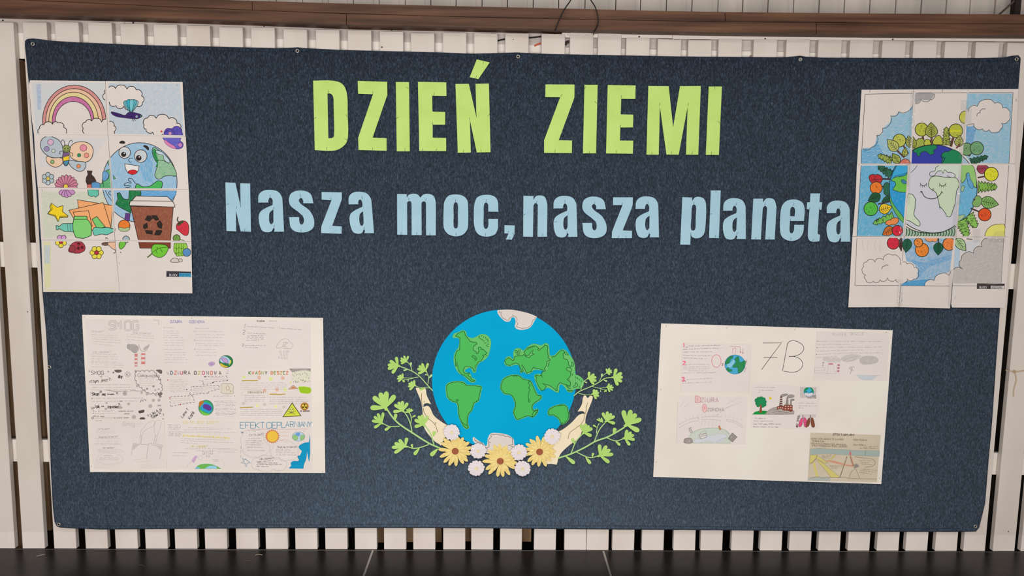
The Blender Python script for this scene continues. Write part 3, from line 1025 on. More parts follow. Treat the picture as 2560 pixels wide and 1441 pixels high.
continent(G1, "s435,510 s450,450 s520,425 s580,395 s630,420 s645,480 s720,515 s790,490 s860,455 s950,475 s1005,560 s1000,650 s978,740 s960,790 s900,850 s830,890 s790,960 s775,1030 s735,1030 s700,965 s640,980 s615,1010 s640,1032 s690,1040 s720,1110 s775,1140 s760,1180 s700,1180 s600,1090 s520,1040 s460,930 s445,800 s480,700 s515,660 s520,520", 0, 1,
          own=P2("490,490 475,485 500,450 545,430 580,410 608,420 620,470 660,520 700,570 720,568 735,580 760,575 790,585 795,605 740,640 735,690 780,720 795,752 808,745 825,700 812,665 828,648 855,660 865,685 885,680 945,740 920,765 875,775 900,785 895,800 855,860 815,875 795,915 765,960 765,1015 745,1012 735,970 690,948 620,945 600,970 590,1005 610,1045 640,1052 670,1035 685,1045 658,1078 700,1100 712,1135 762,1155 755,1165 710,1165 640,1105 600,1070 570,1068 515,1000 510,955 495,870 485,940 478,940 472,860 465,800 490,710 535,688 538,510"),
          extra=[P2("718,795 735,775 760,785 795,825 780,850 765,845 770,820 745,815 718,790"), P2("820,495 835,520 880,545 905,565"), P2("930,620 950,640 968,645"), P2("925,785 955,770"), P2("950,535 965,550 955,580")]
          + hatch([(835, 480), (870, 470), (900, 490), (930, 500), (948, 520)], 22, 115) + hatch([(905, 590), (945, 610)], 30, -10))
continent(G2, "s315,130 s310,50 s330,0 s400,-30 s480,-40 s576,-28 s624,15 s830,35 s822,120 s790,250 s730,290 s700,380 s650,450 s635,560 s650,640 s590,648 s530,560 s490,440 s470,290 s400,262 s330,200", 14, 5, amp=4,
          extra=[ell(480, 238, 17, 13, 12) + [(497, 238)]] + hatch([(530, 540), (555, 555), (582, 575), (610, 590)], 28, 60), label='green paper South America shape')
continent(G2, "s1095,60 s1105,0 s1133,-68 s1248,-128 s1373,-123 s1440,-75 s1536,-49 s1584,37 s1640,150 s1702,178 s1680,235 s1580,305 s1578,375 s1620,360 s1652,378 s1620,450 s1560,490 s1500,475 s1350,527 s1312,500 s1280,400 s1310,310 s1280,210 s1240,165 s1150,150", 13, 8, amp=4,
          extra=[P2("1530,-50 1500,-5 1530,30 1505,60 1528,80 1505,150 1500,190 1515,240"), ell(1517, 250, 12, 16, 10), P2("1560,450 1575,410 1630,378 1632,400 1590,465 1568,478 1556,455")] + hatch([(1290, -118), (1315, -120), (1340, -120)], 22, 90))
continent(G1, "s1890,790 s1960,770 s2040,692 s2110,688 s2180,760 s2245,850 s2270,960 s2275,1060 s2330,1080 s2400,1160 s2370,1260 s2250,1290 s2235,1325 s2160,1322 s2110,1250 s2050,1210 s2030,1260 s2022,1330 s1960,1315 s1860,1262 s1760,1308 s1700,1240 s1655,1080 s1700,1055 s1770,1050 s1800,1000 s1850,900", 0, 11,
          own=P2("1905,800 1925,800 1935,790 1960,795 1990,765 2040,715 2060,692 2100,705 2110,735 2090,750 2100,825 2150,840 2170,880 2165,910 2200,950 2195,965 2150,955 2135,985 2160,1005 2200,1020 2205,1065 2195,1090 2150,1140 2200,1180 2195,1240 2130,1215 2080,1200 2040,1185 2015,1215 1995,1270 2000,1300 1985,1305 1920,1250 1870,1222 1800,1205 1770,1190 1835,1240 1810,1290 1765,1305 1720,1240 1680,1150 1692,1105 1665,1085 1690,1068 1730,1085 1760,1070 1785,1125 1760,1060 1775,1025 1840,1000"),
          extra=[P2("2100,720 2130,725 2170,770 2130,765 2105,735"), P2("2215,875 2235,880 2250,910 2230,945 2210,930 2222,905 2212,880"), P2("2150,1295 2180,1300 2230,1300 2235,1315 2190,1320 2150,1300"), P2("2280,1180 2310,1215 2300,1240 2250,1260 2240,1240 2270,1220 2280,1180"), P2("2130,1225 2160,1240 2200,1275 2170,1270 2140,1240")]
          + hatch([(2275, 1095), (2300, 1105), (2325, 1125)], 30, 70) + hatch([(2215, 970), (2215, 990), (2225, 1050), (2180, 1130), (2360, 1150), (2330, 1235), (2025, 1300)], 26, 80), label='green paper Asia shape overlapping the right edge of the globe', d=0.0040)
continent(G1, "s1205,870 s1235,805 s1290,790 s1335,825 s1340,730 s1380,672 s1440,668 s1490,700 s1560,640 s1650,600 s1760,622 s1830,590 s1870,620 s1890,760 s1920,840 s1862,885 s1850,1000 s1780,1005 s1690,990 s1640,1002 s1610,1035 s1540,1055 s1500,1022 s1450,1042 s1440,945 s1380,918 s1290,940 s1220,920", 0, 12,
          own=P2("1210,865 1220,840 1270,808 1335,855 1350,840 1360,790 1400,785 1440,780 1480,778 1500,760 1530,795 1580,810 1600,780 1640,765 1655,755 1620,750 1640,690 1600,730 1575,770 1530,780 1510,740 1500,725 1560,660 1650,630 1690,640 1725,670 1705,690 1725,700 1745,680 1790,650 1815,618 1855,635 1860,665 1850,700 1870,790 1860,800 1900,845 1840,865 1845,895 1835,935 1805,970 1830,1000 1780,995 1720,975 1665,970 1650,950 1620,985 1610,1020 1560,1030 1545,1048 1520,1000 1500,960 1470,910 1470,940 1490,1010 1470,1030 1450,1025 1462,1005 1440,960 1425,912 1385,890 1340,900 1290,930 1230,910 1225,880"),
          extra=[P2("1365,720 1370,705 1395,705 1405,725 1385,735 1365,722"), P2("1445,690 1435,750 1420,770 1380,755 1410,750 1415,700 1440,688")] + hatch([(1560, 665), (1580, 655), (1600, 648), (1625, 640), (1645, 632)], 24, 75), d=0.0054, label='green paper Europe shape with Scandinavian outline')
continent(G2, "s1790,455 s1788,380 s1830,338 s1920,305 s2010,293 s2062,320 s2088,400 s2096,480 s2060,552 s1980,587 s1932,510 s1860,462", 12, 15, amp=3, d=0.0040,
          extra=[P2("1970,568 1992,562 1985,578 1970,568")] + hatch([(1940, 312), (1960, 310), (1980, 308)], 14, 60))

ice = cutout('ice_cap', [G1(path("1103,93 s1300,88 s1450,112 s1600,152 1697,194 s1670,240 s1600,350 s1520,385 s1430,390 s1365,350 s1375,270 s1350,205 s1315,215 s1290,260 s1230,268 s1165,220 s1105,140"))], M_WHITE, 0.0038, 0.0008, globe)
printed(ice, G1, [P2("1128,100 1130,130 1155,120 1158,175 1185,215 1240,245 1275,245 1285,215 1310,200 1340,185 1328,160 1345,180 1385,200 1400,235 1390,270 1410,300 1385,345 1425,355 1470,370 1560,360 1610,320 1630,260 1640,240 1660,235 1675,200")], 0.0047, 5, (96, 62, 56))
ice = cutout('ice_cap', [G2(path("s912,850 s920,790 s960,720 s1060,712 s1200,735 s1290,800 s1300,870 s1330,960 s1100,1010 s900,1000 s850,930 s780,880 s720,840 s700,790 s720,770 s745,790 s800,830 s860,862 s895,895"))], M_WHITE, 0.0038, 0.0008, globe)
printed(ice, G2, [P2("885,935 930,915 940,890 930,860 960,845 925,840 935,800 970,770 965,740 1000,735 1060,728 1100,740 1150,740 1170,765 1200,755 1270,785 1280,880 1215,885 1290,915"), P2("725,790 740,830 750,815 770,850 770,835 830,850 850,885")], 0.0047, 6, (84, 56, 52))

# hands
M_SKIN = noisy('cream_craft_paper', (238, 221, 186), (243, 227, 196), nscale=6)
hl = cutout('paper_hand', [S1(path("s648,472 s662,466 s690,472 s708,495 s735,462 s762,478 s775,550 825,655 s780,645 s745,655 s738,690 s750,685 s785,675 s815,700 s860,790 s960,870 1035,910 1010,1000 940,1140 920,1120 s870,1090 s790,1000 s745,925 s730,790 s725,710 s700,600"))], M_SKIN, 0.0010, 0.0010)
tag(hl, 'cream paper hand with raised fingers cupping the left side of the globe', 'hand', 'paper hands under the globe')
printed(hl, S1, [sm("718,528 714,570 718,640 728,690", 4, False), sm("735,700 745,750 790,820 840,860 880,910 903,985", 4, False), sm("748,618 746,640", 3, False), sm("880,865 872,890", 2, False)], 0.0021, 5.5, (104, 82, 60))
hr = cutout('paper_hand', [S2(path("s400,480 s430,460 s458,492 s490,465 s525,478 s490,590 s450,690 s432,760 s425,830 s385,920 s350,1000 s200,1120 s105,1220 60,1352 -10,1340 -70,1345 -110,1250 -60,1000 60,935 s150,890 s260,800 s340,715 s400,692 s418,700 s415,675 s385,662 330,668 s385,570"))], M_SKIN, 0.0036, 0.0010)
tag(hr, 'cream paper hand with torn cuff cupping the right side of the globe', 'hand', 'paper hands under the globe')
printed(hr, S2, [sm("462,550 445,600 440,650 430,700", 4, False), sm("415,700 415,760 370,830 300,885 230,940 205,1020", 4, False), sm("445,590 440,640 432,690", 3, False)], 0.0047, 5.5, (104, 82, 60))

# sprigs
M_LEAF = noisy('leaf_green_paper', (172, 212, 108), (184, 220, 122), nscale=8)
M_LEAF2 = noisy('leaf_pale_paper', (176, 214, 142), (190, 222, 158), nscale=8)
M_STEM = mat((176, 214, 138))


def lobe(b, e, w):
    """drop shape from base b to end e, round at the end"""
    dx, dy = e[0] - b[0], e[1] - b[1]
    L_ = math.hypot(dx, dy)
    ux, uy = dx / L_, dy / L_
    out = []
    prof = [(0, .12), (.25, .28), (.55, .44), (.78, .5), (.92, .40), (.985, .20), (1.0, 0)]
    for t, k in prof: out.append((b[0] + dx * t - uy * k * w, b[1] + dy * t + ux * k * w))
    for t, k in reversed(prof[:-1]): out.append((b[0] + dx * t + uy * k * w, b[1] + dy * t - ux * k * w))
    return out


def sprig(fr, label, loc, d, stems, blooms, leaves, mleaf, mbloom):
    r_ = thing('paper_sprig', tuple(P(loc[0], loc[1], BAN - d)), label, 'sprig', 'green paper sprigs around the globe')
    V, F = [], []
    for k, (s, w1) in enumerate(stems):
        pts = fr(path(s, 5, False))
        T = ribbon(pts, w1 / fr.k)
        yy = BAN - d - 0.0004 - 0.00006 * k
        for t in T:
            n = len(V)
            for p in t:
                q = P(p[0], p[1], yy); V.append((q.x, yy, q.z))
            for p in t:
                q = P(p[0], p[1], yy); V.append((q.x, BAN - d, q.z))
            F += [(n, n + 1, n + 2), (n + 5, n + 4, n + 3), (n, n + 3, n + 4, n + 1), (n + 1, n + 4, n + 5, n + 2), (n + 2, n + 5, n + 3, n)]
    mk('stem', V, F, M_STEM, r_)
    for b, ends, w1 in blooms:
        V, F = [], []
        cx, cy = sum(e[0] for e in ends) / len(ends), sum(e[1] for e in ends) / len(ends)
        core = (b[0] + (cx - b[0]) * .42, b[1] + (cy - b[1]) * .42)
        shapes = [lobe((b[0] + (core[0] - b[0]) * .3, b[1] + (core[1] - b[1]) * .3), e, w1) for e in ends]
        shapes.append(lobe(b, (b[0] + (cx - b[0]) * .86, b[1] + (cy - b[1]) * .86), w1 * 1.7))
        shapes.append(ell(b[0], b[1], w1 * .36, w1 * .3, 10))
        for k, sh in enumerate(shapes):
            yy = BAN - d - 0.0010 - 0.00012 * k
            pts = fr(sh)
            W_ = [P(p[0], p[1], yy) for p in pts]
            n = len(V); m_ = len(pts)
            V += [(q.x, yy, q.z) for q in W_] + [(q.x, BAN - d - 0.0005, q.z) for q in W_]
            a = sum(W_[i].x * W_[(i + 1) % m_].z - W_[(i + 1) % m_].x * W_[i].z for i in range(m_))
            ids = list(range(n, n + m_))
            F.append(ids if a > 0 else ids[::-1])
            for i in range(m_): F.append((n + i, n + (i + 1) % m_, n + m_ + (i + 1) % m_, n + m_ + i))
        mk('bloom', V, F, mbloom, r_)
    for a_, b_, w1 in leaves:
        cutout('leaf', [fr(lobe(a_, b_, w1))], mleaf, d + 0.0002, 0.0006, r_)
    return r_


sprig(S1, 'large lime paper sprig with broad blooms at the lower left of the globe', (1020, 1090), 0.0030,
      [("940,1172 s800,1110 s610,990 s460,890 s380,810 s320,725", 19), ("275,885 s340,915 s460,915", 11), ("515,745 s565,830 s595,920 s605,1000", 12), ("578,760 s597,820 s590,880", 10), ("755,905 s815,990 s865,1145", 12), ("545,1148 s620,1170 s700,1160 s800,1125", 12)],
      [((305, 715), [(120, 698), (152, 568), (232, 522), (308, 508), (408, 552)], 62), ((505, 742), [(385, 745), (400, 660), (445, 628), (492, 618), (555, 640)], 40), ((572, 760), [(528, 745), (540, 712), (572, 700), (600, 708), (616, 722)], 19),
       ((262, 882), [(165, 932), (138, 848), (162, 798), (205, 762), (270, 752)], 36), ((745, 905), [(635, 918), (636, 836), (678, 792), (720, 778), (790, 795)], 42), ((540, 1150), [(398, 1225), (368, 1160), (400, 1110), (452, 1068), (545, 1045)], 42)],
      [((405, 850), (418, 768), 40), ((600, 810), (645, 788), 22), ((360, 915), (288, 960), 34), ((850, 1030), (868, 970), 44), ((610, 1165), (600, 1122), 28), ((690, 1168), (628, 1246), 42), ((905, 1175), (820, 1256), 50)], M_LEAF, M_LEAF)
sprig(S1, 'slender pale sprig with small blooms at the upper left of the globe', (1030, 930), 0.0014,
      [("850,505 s780,430 s690,330 s600,270 s460,215", 11), ("550,165 s590,210 s605,270", 8), ("510,350 s600,352 s680,340", 7), ("520,372 s600,360 s640,345", 6), ("770,275 s798,340 s790,425", 8), ("650,450 s720,465 s810,468", 7)],
      [((455, 212), [(372, 298), (322, 245), (322, 200), (345, 150), (420, 106)], 40), ((545, 165), [(475, 185), (466, 150), (472, 118), (510, 92), (562, 95)], 26), ((770, 275), [(675, 300), (665, 245), (684, 208), (718, 180), (792, 178)], 32),
       ((510, 350), [(442, 395), (428, 362), (436, 330), (460, 315), (492, 298)], 22), ((515, 370), [(490, 378), (498, 398), (516, 402)], 14), ((645, 440), [(575, 490), (558, 450), (562, 415), (590, 394), (628, 378)], 28), ((715, 495), [(690, 480), (740, 465), (755, 462)], 20)],
      [((590, 225), (593, 168), 24), ((555, 252), (505, 266), 20), ((800, 355), (840, 312), 26), ((788, 318), (755, 312), 16), ((560, 368), (560, 394), 12)], M_LEAF2, M_LEAF)
sprig(S2, 'large lime paper sprig with broad blooms at the lower right of the globe', (1490, 1090), 0.0052,
      [("75,1268 s250,1210 s420,1130 s560,1050 s700,1000 s800,950 s935,868", 20), ("915,1018 s820,1045 s705,1005", 12), ("685,808 s610,900 s538,1065", 13), ("607,815 s580,880 s572,950", 10), ("392,955 s310,1050 s243,1210", 13), ("592,1240 s500,1260 s420,1240 s318,1190", 13)],
      [((945, 850), [(915, 650), (1018, 645), (1085, 695), (1150, 762), (1122, 920)], 64), ((690, 795), [(650, 680), (715, 664), (765, 690), (808, 725), (812, 822)], 42), ((622, 800), [(574, 765), (602, 748), (640, 745), (658, 770), (660, 800)], 20),
       ((922, 1012), [(968, 902), (1022, 930), (1055, 968), (1066, 1028), (1002, 1102)], 42), ((400, 948), [(370, 830), (436, 820), (480, 846), (520, 882), (510, 982)], 46), ((600, 1240), [(612, 1090), (705, 1105), (752, 1155), (788, 1216), (738, 1325)], 50)],
      [((790, 962), (812, 876), 50), ((575, 872), (528, 840), 26), ((818, 1045), (876, 1102), 36), ((288, 1082), (258, 1014), 42), ((515, 1252), (532, 1200), 32), ((432, 1252), (496, 1340), 44), ((178, 1243), (292, 1336), 50)], M_LEAF, M_LEAF)
sprig(S2, 'slender pale sprig with small blooms at the upper right of the globe', (1480, 960), 0.0062,
      [("280,465 s350,410 s510,340 s620,280 s680,240 s775,228", 12), ("692,175 s640,220 s610,275", 8), ("458,245 s400,290 s370,392", 9), ("510,340 s600,365 s695,358", 7), ("610,365 s650,385 s690,388", 6), ("340,430 s420,450 s518,452", 8)],
      [((780, 225), [(828, 114), (900, 168), (912, 224), (900, 284), (850, 332)], 44), ((700, 172), [(700, 114), (742, 106), (768, 130), (774, 160), (748, 192)], 24), ((460, 240), [(480, 154), (545, 184), (572, 222), (572, 274), (540, 316)], 36),
       ((702, 352), [(740, 306), (774, 330), (795, 358), (784, 394), (745, 416)], 24), ((682, 388), [(674, 418), (700, 414), (708, 392)], 14), ((518, 442), [(546, 380), (584, 392), (606, 424), (606, 468), (572, 506)], 32)],
      [((632, 232), (646, 178), 24), ((662, 258), (710, 278), 24), ((408, 275), (450, 298), 18), ((625, 385), (625, 414), 14), ((415, 462), (412, 444), 10)], M_LEAF2, M_LEAF)

# flowers ------------------------------------------------------------
M_PET = noisy('yellow_paper', (238, 211, 130), (243, 219, 146), nscale=30)
M_PET2 = noisy('yellow_paper_upper', (241, 214, 132), (246, 223, 152), nscale=30)
M_DP = noisy('white_petal_paper', (228, 217, 218), (236, 226, 228), nscale=30)


def petal_mesh(name, L_, w_, m, r0_=0.1, cup=0.0, n=8, tip=0.13):
    """paper petal pointing along +z from the flower centre, folded a little along its length"""
    V, F = [], []
    for i in range(n + 1):
        t = i / n
        hw = w_ / 2 * (0.42 + 0.58 * math.sin(math.pi * min(1, t * 1.02) ** 1.5)) if t < 0.72 else w_ / 2 * math.sqrt(max(0.0, 1 - ((t - 0.72) / 0.29) ** 2))
        if i == n: hw = w_ * tip
        z = L_ * (r0_ + (1 - r0_) * t)
        yy = -cup * t * t
        V += [(-hw, yy + 0.0003, z), (0, yy - 0.0008, z), (hw, yy + 0.0003, z)]
    k = len(V)
    V += [(a, b + 0.0005, c) for a, b, c in V[:k]]
    for i in range(n):
        for j in (0, 1):
            a = i * 3 + j
            F.append((a, a + 1, a + 4, a + 3)); F.append((k + a + 3, k + a + 4, k + a + 1, k + a))
        F.append((i * 3, i * 3 + 3, k + i * 3 + 3, k + i * 3)); F.append((i * 3 + 2, k + i * 3 + 2, k + i * 3 + 5, i * 3 + 5))
    me = bpy.data.meshes.new(name)
    me.from_pydata(V, [], F)
    me.materials.append(m)
    me.update()
    return me


def disc_mesh(name, r_, th, m, n=20):
    V = [(r_ * math.cos(a), 0, r_ * math.sin(a)) for a in np.linspace(0, 2 * math.pi, n + 1)[:-1]]
    V += [(x * 0.93, -th, z * 0.93) for x, y, z in V]
    F = [tuple(range(n, 2 * n)), tuple(reversed(range(n)))] + [(i, (i + 1) % n, n + (i + 1) % n, n + i) for i in range(n)]
    me = bpy.data.meshes.new(name); me.from_pydata(V, [], F); me.materials.append(m); me.update()
    return me


def flower(name, x, y, d, label, cat, group, layers, centre, rot, seed):
    c = P(x, y, BAN - d)
    r_ = thing(name, (c.x, BAN - d, c.z), label, cat, group)
    rr = random.Random(seed)
    for me, n, a0, dy, sc in layers:
        for k in range(n):
            o = bpy.data.objects.new('petal', me)
            COL.objects.link(o)
            o.parent = r_
            o.location = (0, -dy - 0.00013 * (k % 5), 0)
            o.rotation_euler = (0, math.radians(rot + a0 + 360 * k / n + rr.uniform(-4, 4)), 0)
            s_ = sc * rr.uniform(0.94, 1.05)
            o.scale = (sc, 1, s_)
    for me, dy in centre:
        o = bpy.data.objects.new('flower_centre', me)
        COL.objects.link(o); o.parent = r_; o.location = (0, -dy, 0)
    return r_


R = 42 * PXM
p1 = petal_mesh('petal', R, R * 0.215, M_PET, 0.18)
p2 = petal_mesh('petal', R * 0.74, R * 0.17, M_PET2, 0.15, 0.002)
ring = disc_mesh('flower_centre', R * 0.27, 0.0006, M_PET2)
core = disc_mesh('flower_centre', R * 0.212, 0.0014, mat((163, 92, 62)))
for x, y, d, lb, rot, sc in ((1138.3, 1127.7, 0.0090, 'yellow paper daisy with brown centre, leftmost and below the left hand', 8, 0.97), (1250.7, 1152.6, 0.0062, 'yellow paper daisy with brown centre, lowest and in the middle', 0, 1.02),
                             (1348.8, 1129.2, 0.0090, 'yellow paper daisy with brown centre lying on the right hand', 14, 0.97)):
    flower('paper_flower', x, y, d, lb, 'flower', 'yellow paper flowers under the globe',
           [(p1, 15, 0, 0.0, sc * 1.03), (p1, 14, 11, 0.0013, sc * 0.86), (p2, 14, 5, 0.0028, sc * 0.95)], [(ring, 0.0052), (core, 0.0060)], rot, int(x))
r_ = 20.5 * PXM
d1 = petal_mesh('petal', r_, r_ * 0.44, M_DP, 0.1, tip=0.26)
dc = disc_mesh('flower_centre', r_ * 0.2, 0.0018, mat((238, 222, 172)))
for x, y, d, lb in ((1129, 1081.3, 0.0165, 'white paper daisy on the wrist of the left hand'), (1195.6, 1128, 0.0160, 'white paper daisy between the left and middle yellow flowers'),
                    (1190.9, 1171.4, 0.0140, 'white paper daisy lowest on the left, beside the middle yellow flower'), (1297.3, 1131.8, 0.0160, 'white paper daisy between the middle and right yellow flowers'),
                    (1306.6, 1172.4, 0.0150, 'white paper daisy lowest on the right, beside the middle yellow flower'), (1380.5, 1091.8, 0.0165, 'white paper daisy on the palm of the right hand')):
    flower('paper_daisy', x, y, d, lb, 'flower', 'white paper daisies under the globe', [(d1, 14, 0, 0, 1.0), (d1, 12, 11, 0.0011, 0.9)], [(dc, 0.0030)], 0, int(x))

LW = 0.8

# =================================================================== posters
def sheet(parent, q, m, d, th=0.0005, name='sheet', jit=0.0):
    return cutout(name, [q], m, d, th, parent)


def inset(q, k):
    cx, cy = sum(p[0] for p in q) / 4, sum(p[1] for p in q) / 4
    out = []
    for i, p in enumerate(q):
        dx = 1 if p[0] < cx else -1
        dy = 1 if p[1] < cy else -1
        out.append((p[0] + dx * k[0], p[1] + dy * k[1]))
    return out


SKY = crayon((140, 184, 212), 0.5, 20)
SKYP = crayon((180, 200, 212), 0.45, -35)

# ------------------------------------------------------------------ left colouring poster (2 x 4 sheets)
LP = Frame(60, 190, 4.97)
DY = 1342


def L2(s, dy=DY):
    o = []
    for t in s.split():
        f = 's' if t[0] == 's' else ''
        a, b = t[len(f):].split(',')
        o.append('%s%s,%g' % (f, a, float(b) + dy))
    return ' '.join(o)


a = Art(LP)
# sky and ground colouring
a.fill(P2("95,85 1010,85 1030,735 150,735"), SKYP, None, sheets={0})
a.fill(P2("150,100 210,100 215,420 170,420"), crayon((120, 160, 205), 0.6, 5), None, sheets={0})
a.fill(P2("1050,90 1940,90 1985,735 1060,735"), SKY, None, sheets={1})
a.fill(P2("1480,170 1900,220 1920,330 1560,560 1480,420"), crayon((132, 178, 214), 0.42, 50), None, sheets={1})
a.fill(P2("230,770 1040,770 760,1180 200,1130"), crayon((196, 203, 212), 0.4, 15), None, sheets={2})
a.fill(P2("215,1440 1105,1440 1110,1950 240,2020"), crayon((170, 200, 150), 0.35, 8), None, sheets={4})
a.fill(P2("240,2060 335,2060 330,2630 260,2640"), crayon((206, 212, 120), 0.55, 80), None, sheets={6})
a.fill(P2("250,2110 325,2110 320,2330 255,2330"), crayon((150, 185, 190), 0.5, 75), None, sheets={6})
a.fill(P2("240,2655 1150,2665 1150,2685 240,2680"), crayon((200, 205, 120), 0.5, 5), None, sheets={6})
# rainbow
for cx, rx, ry, c in ((624, 394, 445, (204, 118, 114)), (622, 352, 402, (232, 180, 142)), (616, 308, 358, (226, 204, 134)), (610, 260, 303, (192, 82, 146)), (612, 223, 243, PAPER)):
    lp = ell(cx, 560, rx, ry, 30, 0, 180, 360)
    lp = [(lp[0][0] + (8 if rx > 230 else 0), 615)] + lp + [(lp[-1][0], 575)]
    if rx == 223: lp = [(lp[0][0], 740)] + lp + [(lp[-1][0], 740)]
    a.fill(lp, crayon(c, 1.15, 30) if c != PAPER else M_WHITE, None, 10, {0})
    a.line(lp, 10, INK, False, {0})


def cloud(s, sh=None, c=None, w=11, b=0.32, line=INK): a.fill(scal(s, b), c or M_WHITE, line, w, sh)


cloud("205,735 195,650 245,610 355,600 425,585 495,640 505,735", {0})
cloud("810,735 735,650 765,575 840,560 965,570 1060,568 1118,620 1122,690 1080,735", {0, 1})
cloud("1010,300 1005,215 1050,150 1135,155 1280,160 1395,172 1462,250 1470,330 1400,375 1240,378 1140,370 1060,325", {0, 1})
cloud("1495,612 1535,522 1640,525 1800,530 1900,590 1945,650 1920,725 1720,725 1600,700 1515,660", {1})
# dragonfly
for e, c in (((1252, 310), (92, 168, 176)), ((1405, 305), (120, 178, 186)), ((1300, 292), (40, 176, 200)), ((1372, 292), (84, 186, 200)), ((1340, 292), (110, 190, 200))):
    a.fill(lobe((1330, 455), e, 62), crayon(c, 1.3, 70), INK, 7, {1})
a.fill(sm("1082,448 1110,448 1190,470 1255,488 1295,455 1350,450 1400,462 1450,478 1468,498 1440,520 1395,535 1310,528 1240,520 1160,508 1100,480"), mat((62, 36, 98)), INK, 6, {1})
a.circ(1400, 505, 18, (150, 170, 190), w=6, sheets={1}); a.circ(1452, 498, 9, (90, 170, 120), w=4, sheets={1})
a.lines([P2("1345,530 1360,568"), P2("1365,530 1385,560")], 8, INK, {1})
# purple butterfly across the seam
a.fill(sm("1740,735 1745,690 1780,652 1840,655 1870,630 1925,632 1955,680 1965,760 1850,770 1750,770"), crayon((84, 72, 168), 1.3, 40), (70, 40, 120), 9, {1})
a.line(sm("1760,700 1810,665 1860,700 1885,760", 4, False), 9, (60, 30, 100), False, {1})
a.circ(1815, 715, 22, (200, 140, 180), w=5, sheets={1}); a.circ(1708, 690, 12, (200, 70, 70), line=None, sheets={1})
a.fill(sm("1730,745 1960,745 1940,800 1975,840 1965,890 1900,908 1840,880 1780,840"), crayon((98, 92, 186), 1.3, 40), (70, 40, 120), 9, {3})
a.fill(sm("1745,800 1800,830 1890,895 1850,900 1780,860"), mat((214, 130, 178)), (110, 50, 110), 5, {3})
a.circ(1940, 858, 28, (190, 130, 190), w=7, line=(90, 40, 120), sheets={3})
a.lines([P2("850,748 940,745 1000,750")], 10, INK, {2})
# butterfly
PE, BG_ = crayon((238, 194, 156), 1.1, 45), crayon((166, 184, 196), 1.1, 30)
a.fill(sm("205,870 215,800 260,760 320,752 390,772 445,810 475,870 485,940 480,1005 420,1018 340,1012 270,975 225,925"), BG_, INK, 10, {2})
a.fill(sm("575,890 620,840 680,820 750,820 815,845 855,900 855,975 825,1040 770,1070 700,1068 630,1045 575,1000"), PE, INK, 10, {2})
a.fill(sm("285,1000 350,1018 475,1025 482,1075 450,1115 390,1135 325,1110 280,1060"), PE, INK, 9, {2})
a.fill(sm("555,1050 640,1060 760,1075 765,1130 735,1175 680,1185 610,1150 565,1100"), BG_, INK, 9, {2})
for x, y, r, c in ((330, 825, 38, (214, 172, 196)), (282, 908, 32, (160, 140, 180)), (366, 932, 22, (196, 206, 190)), (738, 895, 42, (226, 140, 160)), (684, 986, 22, (48, 140, 90)), (776, 988, 30, (230, 150, 130)), (352, 1068, 24, (140, 170, 110)), (678, 1122, 24, (232, 140, 90))):
    a.circ(x, y, r, c, w=6, sheets={2})
a.fill(ell(520, 1020, 42, 100), mat((122, 92, 132)), INK, 8, {2})
a.fill(P2("485,1010 560,990 560,1045 488,1060"), mat((236, 200, 48)), INK, 5, {2})
a.fill(P2("490,1062 558,1047 545,1095 520,1118 500,1095"), mat((74, 142, 168)), INK, 5, {2})
a.circ(527, 905, 47, (142, 158, 84), w=8, sheets={2})
a.circ(508, 905, 8, INK, line=None, sheets={2}); a.circ(546, 902, 8, INK, line=None, sheets={2})
a.lines([sm("500,925 527,938 552,922", 4, False), sm("505,862 500,815 478,795 462,820", 4, False), sm("550,862 565,815 590,800 602,828", 4, False), sm("480,935 450,940 440,965 455,970", 4, False), sm("570,950 600,962 605,990 592,995", 4, False)], 8, INK, {2})
# grey flower, pink flower, bottle


def posy(x, y, n, dist, r, c, cc, cr, rot, sh, ry=None, w=8):
    for k in range(n):
        an = math.radians(rot + 360 * k / n)
        a.circ(x + dist * math.cos(an), y + dist * math.sin(an), r, c, ry or r, INK, w, sh, math.degrees(an))
    a.circ(x, y, cr, cc, w=w * .7, sheets=sh)


posy(298, 1277, 6, 50, 29, (176, 192, 196), (228, 200, 90), 22, 30, {2})
for an in (180, 197, 214, 232, 250, 270, 290, 308, 326, 343, 360):
    r0_ = 135 if an in (180, 360) else 150
    a.fill(lobe((525, 1390), (525 + r0_ * math.cos(math.radians(an)), 1385 + r0_ * 1.05 * math.sin(math.radians(an))), 42), mat((206, 128, 150)), INK, 7, {2})
a.circ(520, 1375, 28, (230, 200, 70), w=6, sheets={2})
for e in ((440, 1470), (480, 1500), (530, 1512), (575, 1500), (625, 1465)): a.fill(lobe((530, 1390), e, 54), mat((196, 140, 190)), INK, 7, {4})
a.fill(P2("785,1180 845,1182 835,1225 870,1260 892,1300 890,1345 785,1352 768,1305 775,1260 795,1225"), crayon((62, 42, 40), 1.5, 10), INK, 8, {2})
a.fill(P2("785,1348 905,1345 905,1400 785,1400"), mat((196, 112, 96)), INK, 6, {2})
a.fill(sm("840,1335 880,1318 930,1330 960,1355 960,1410 860,1410"), mat((92, 148, 196)), INK, 7, {2})
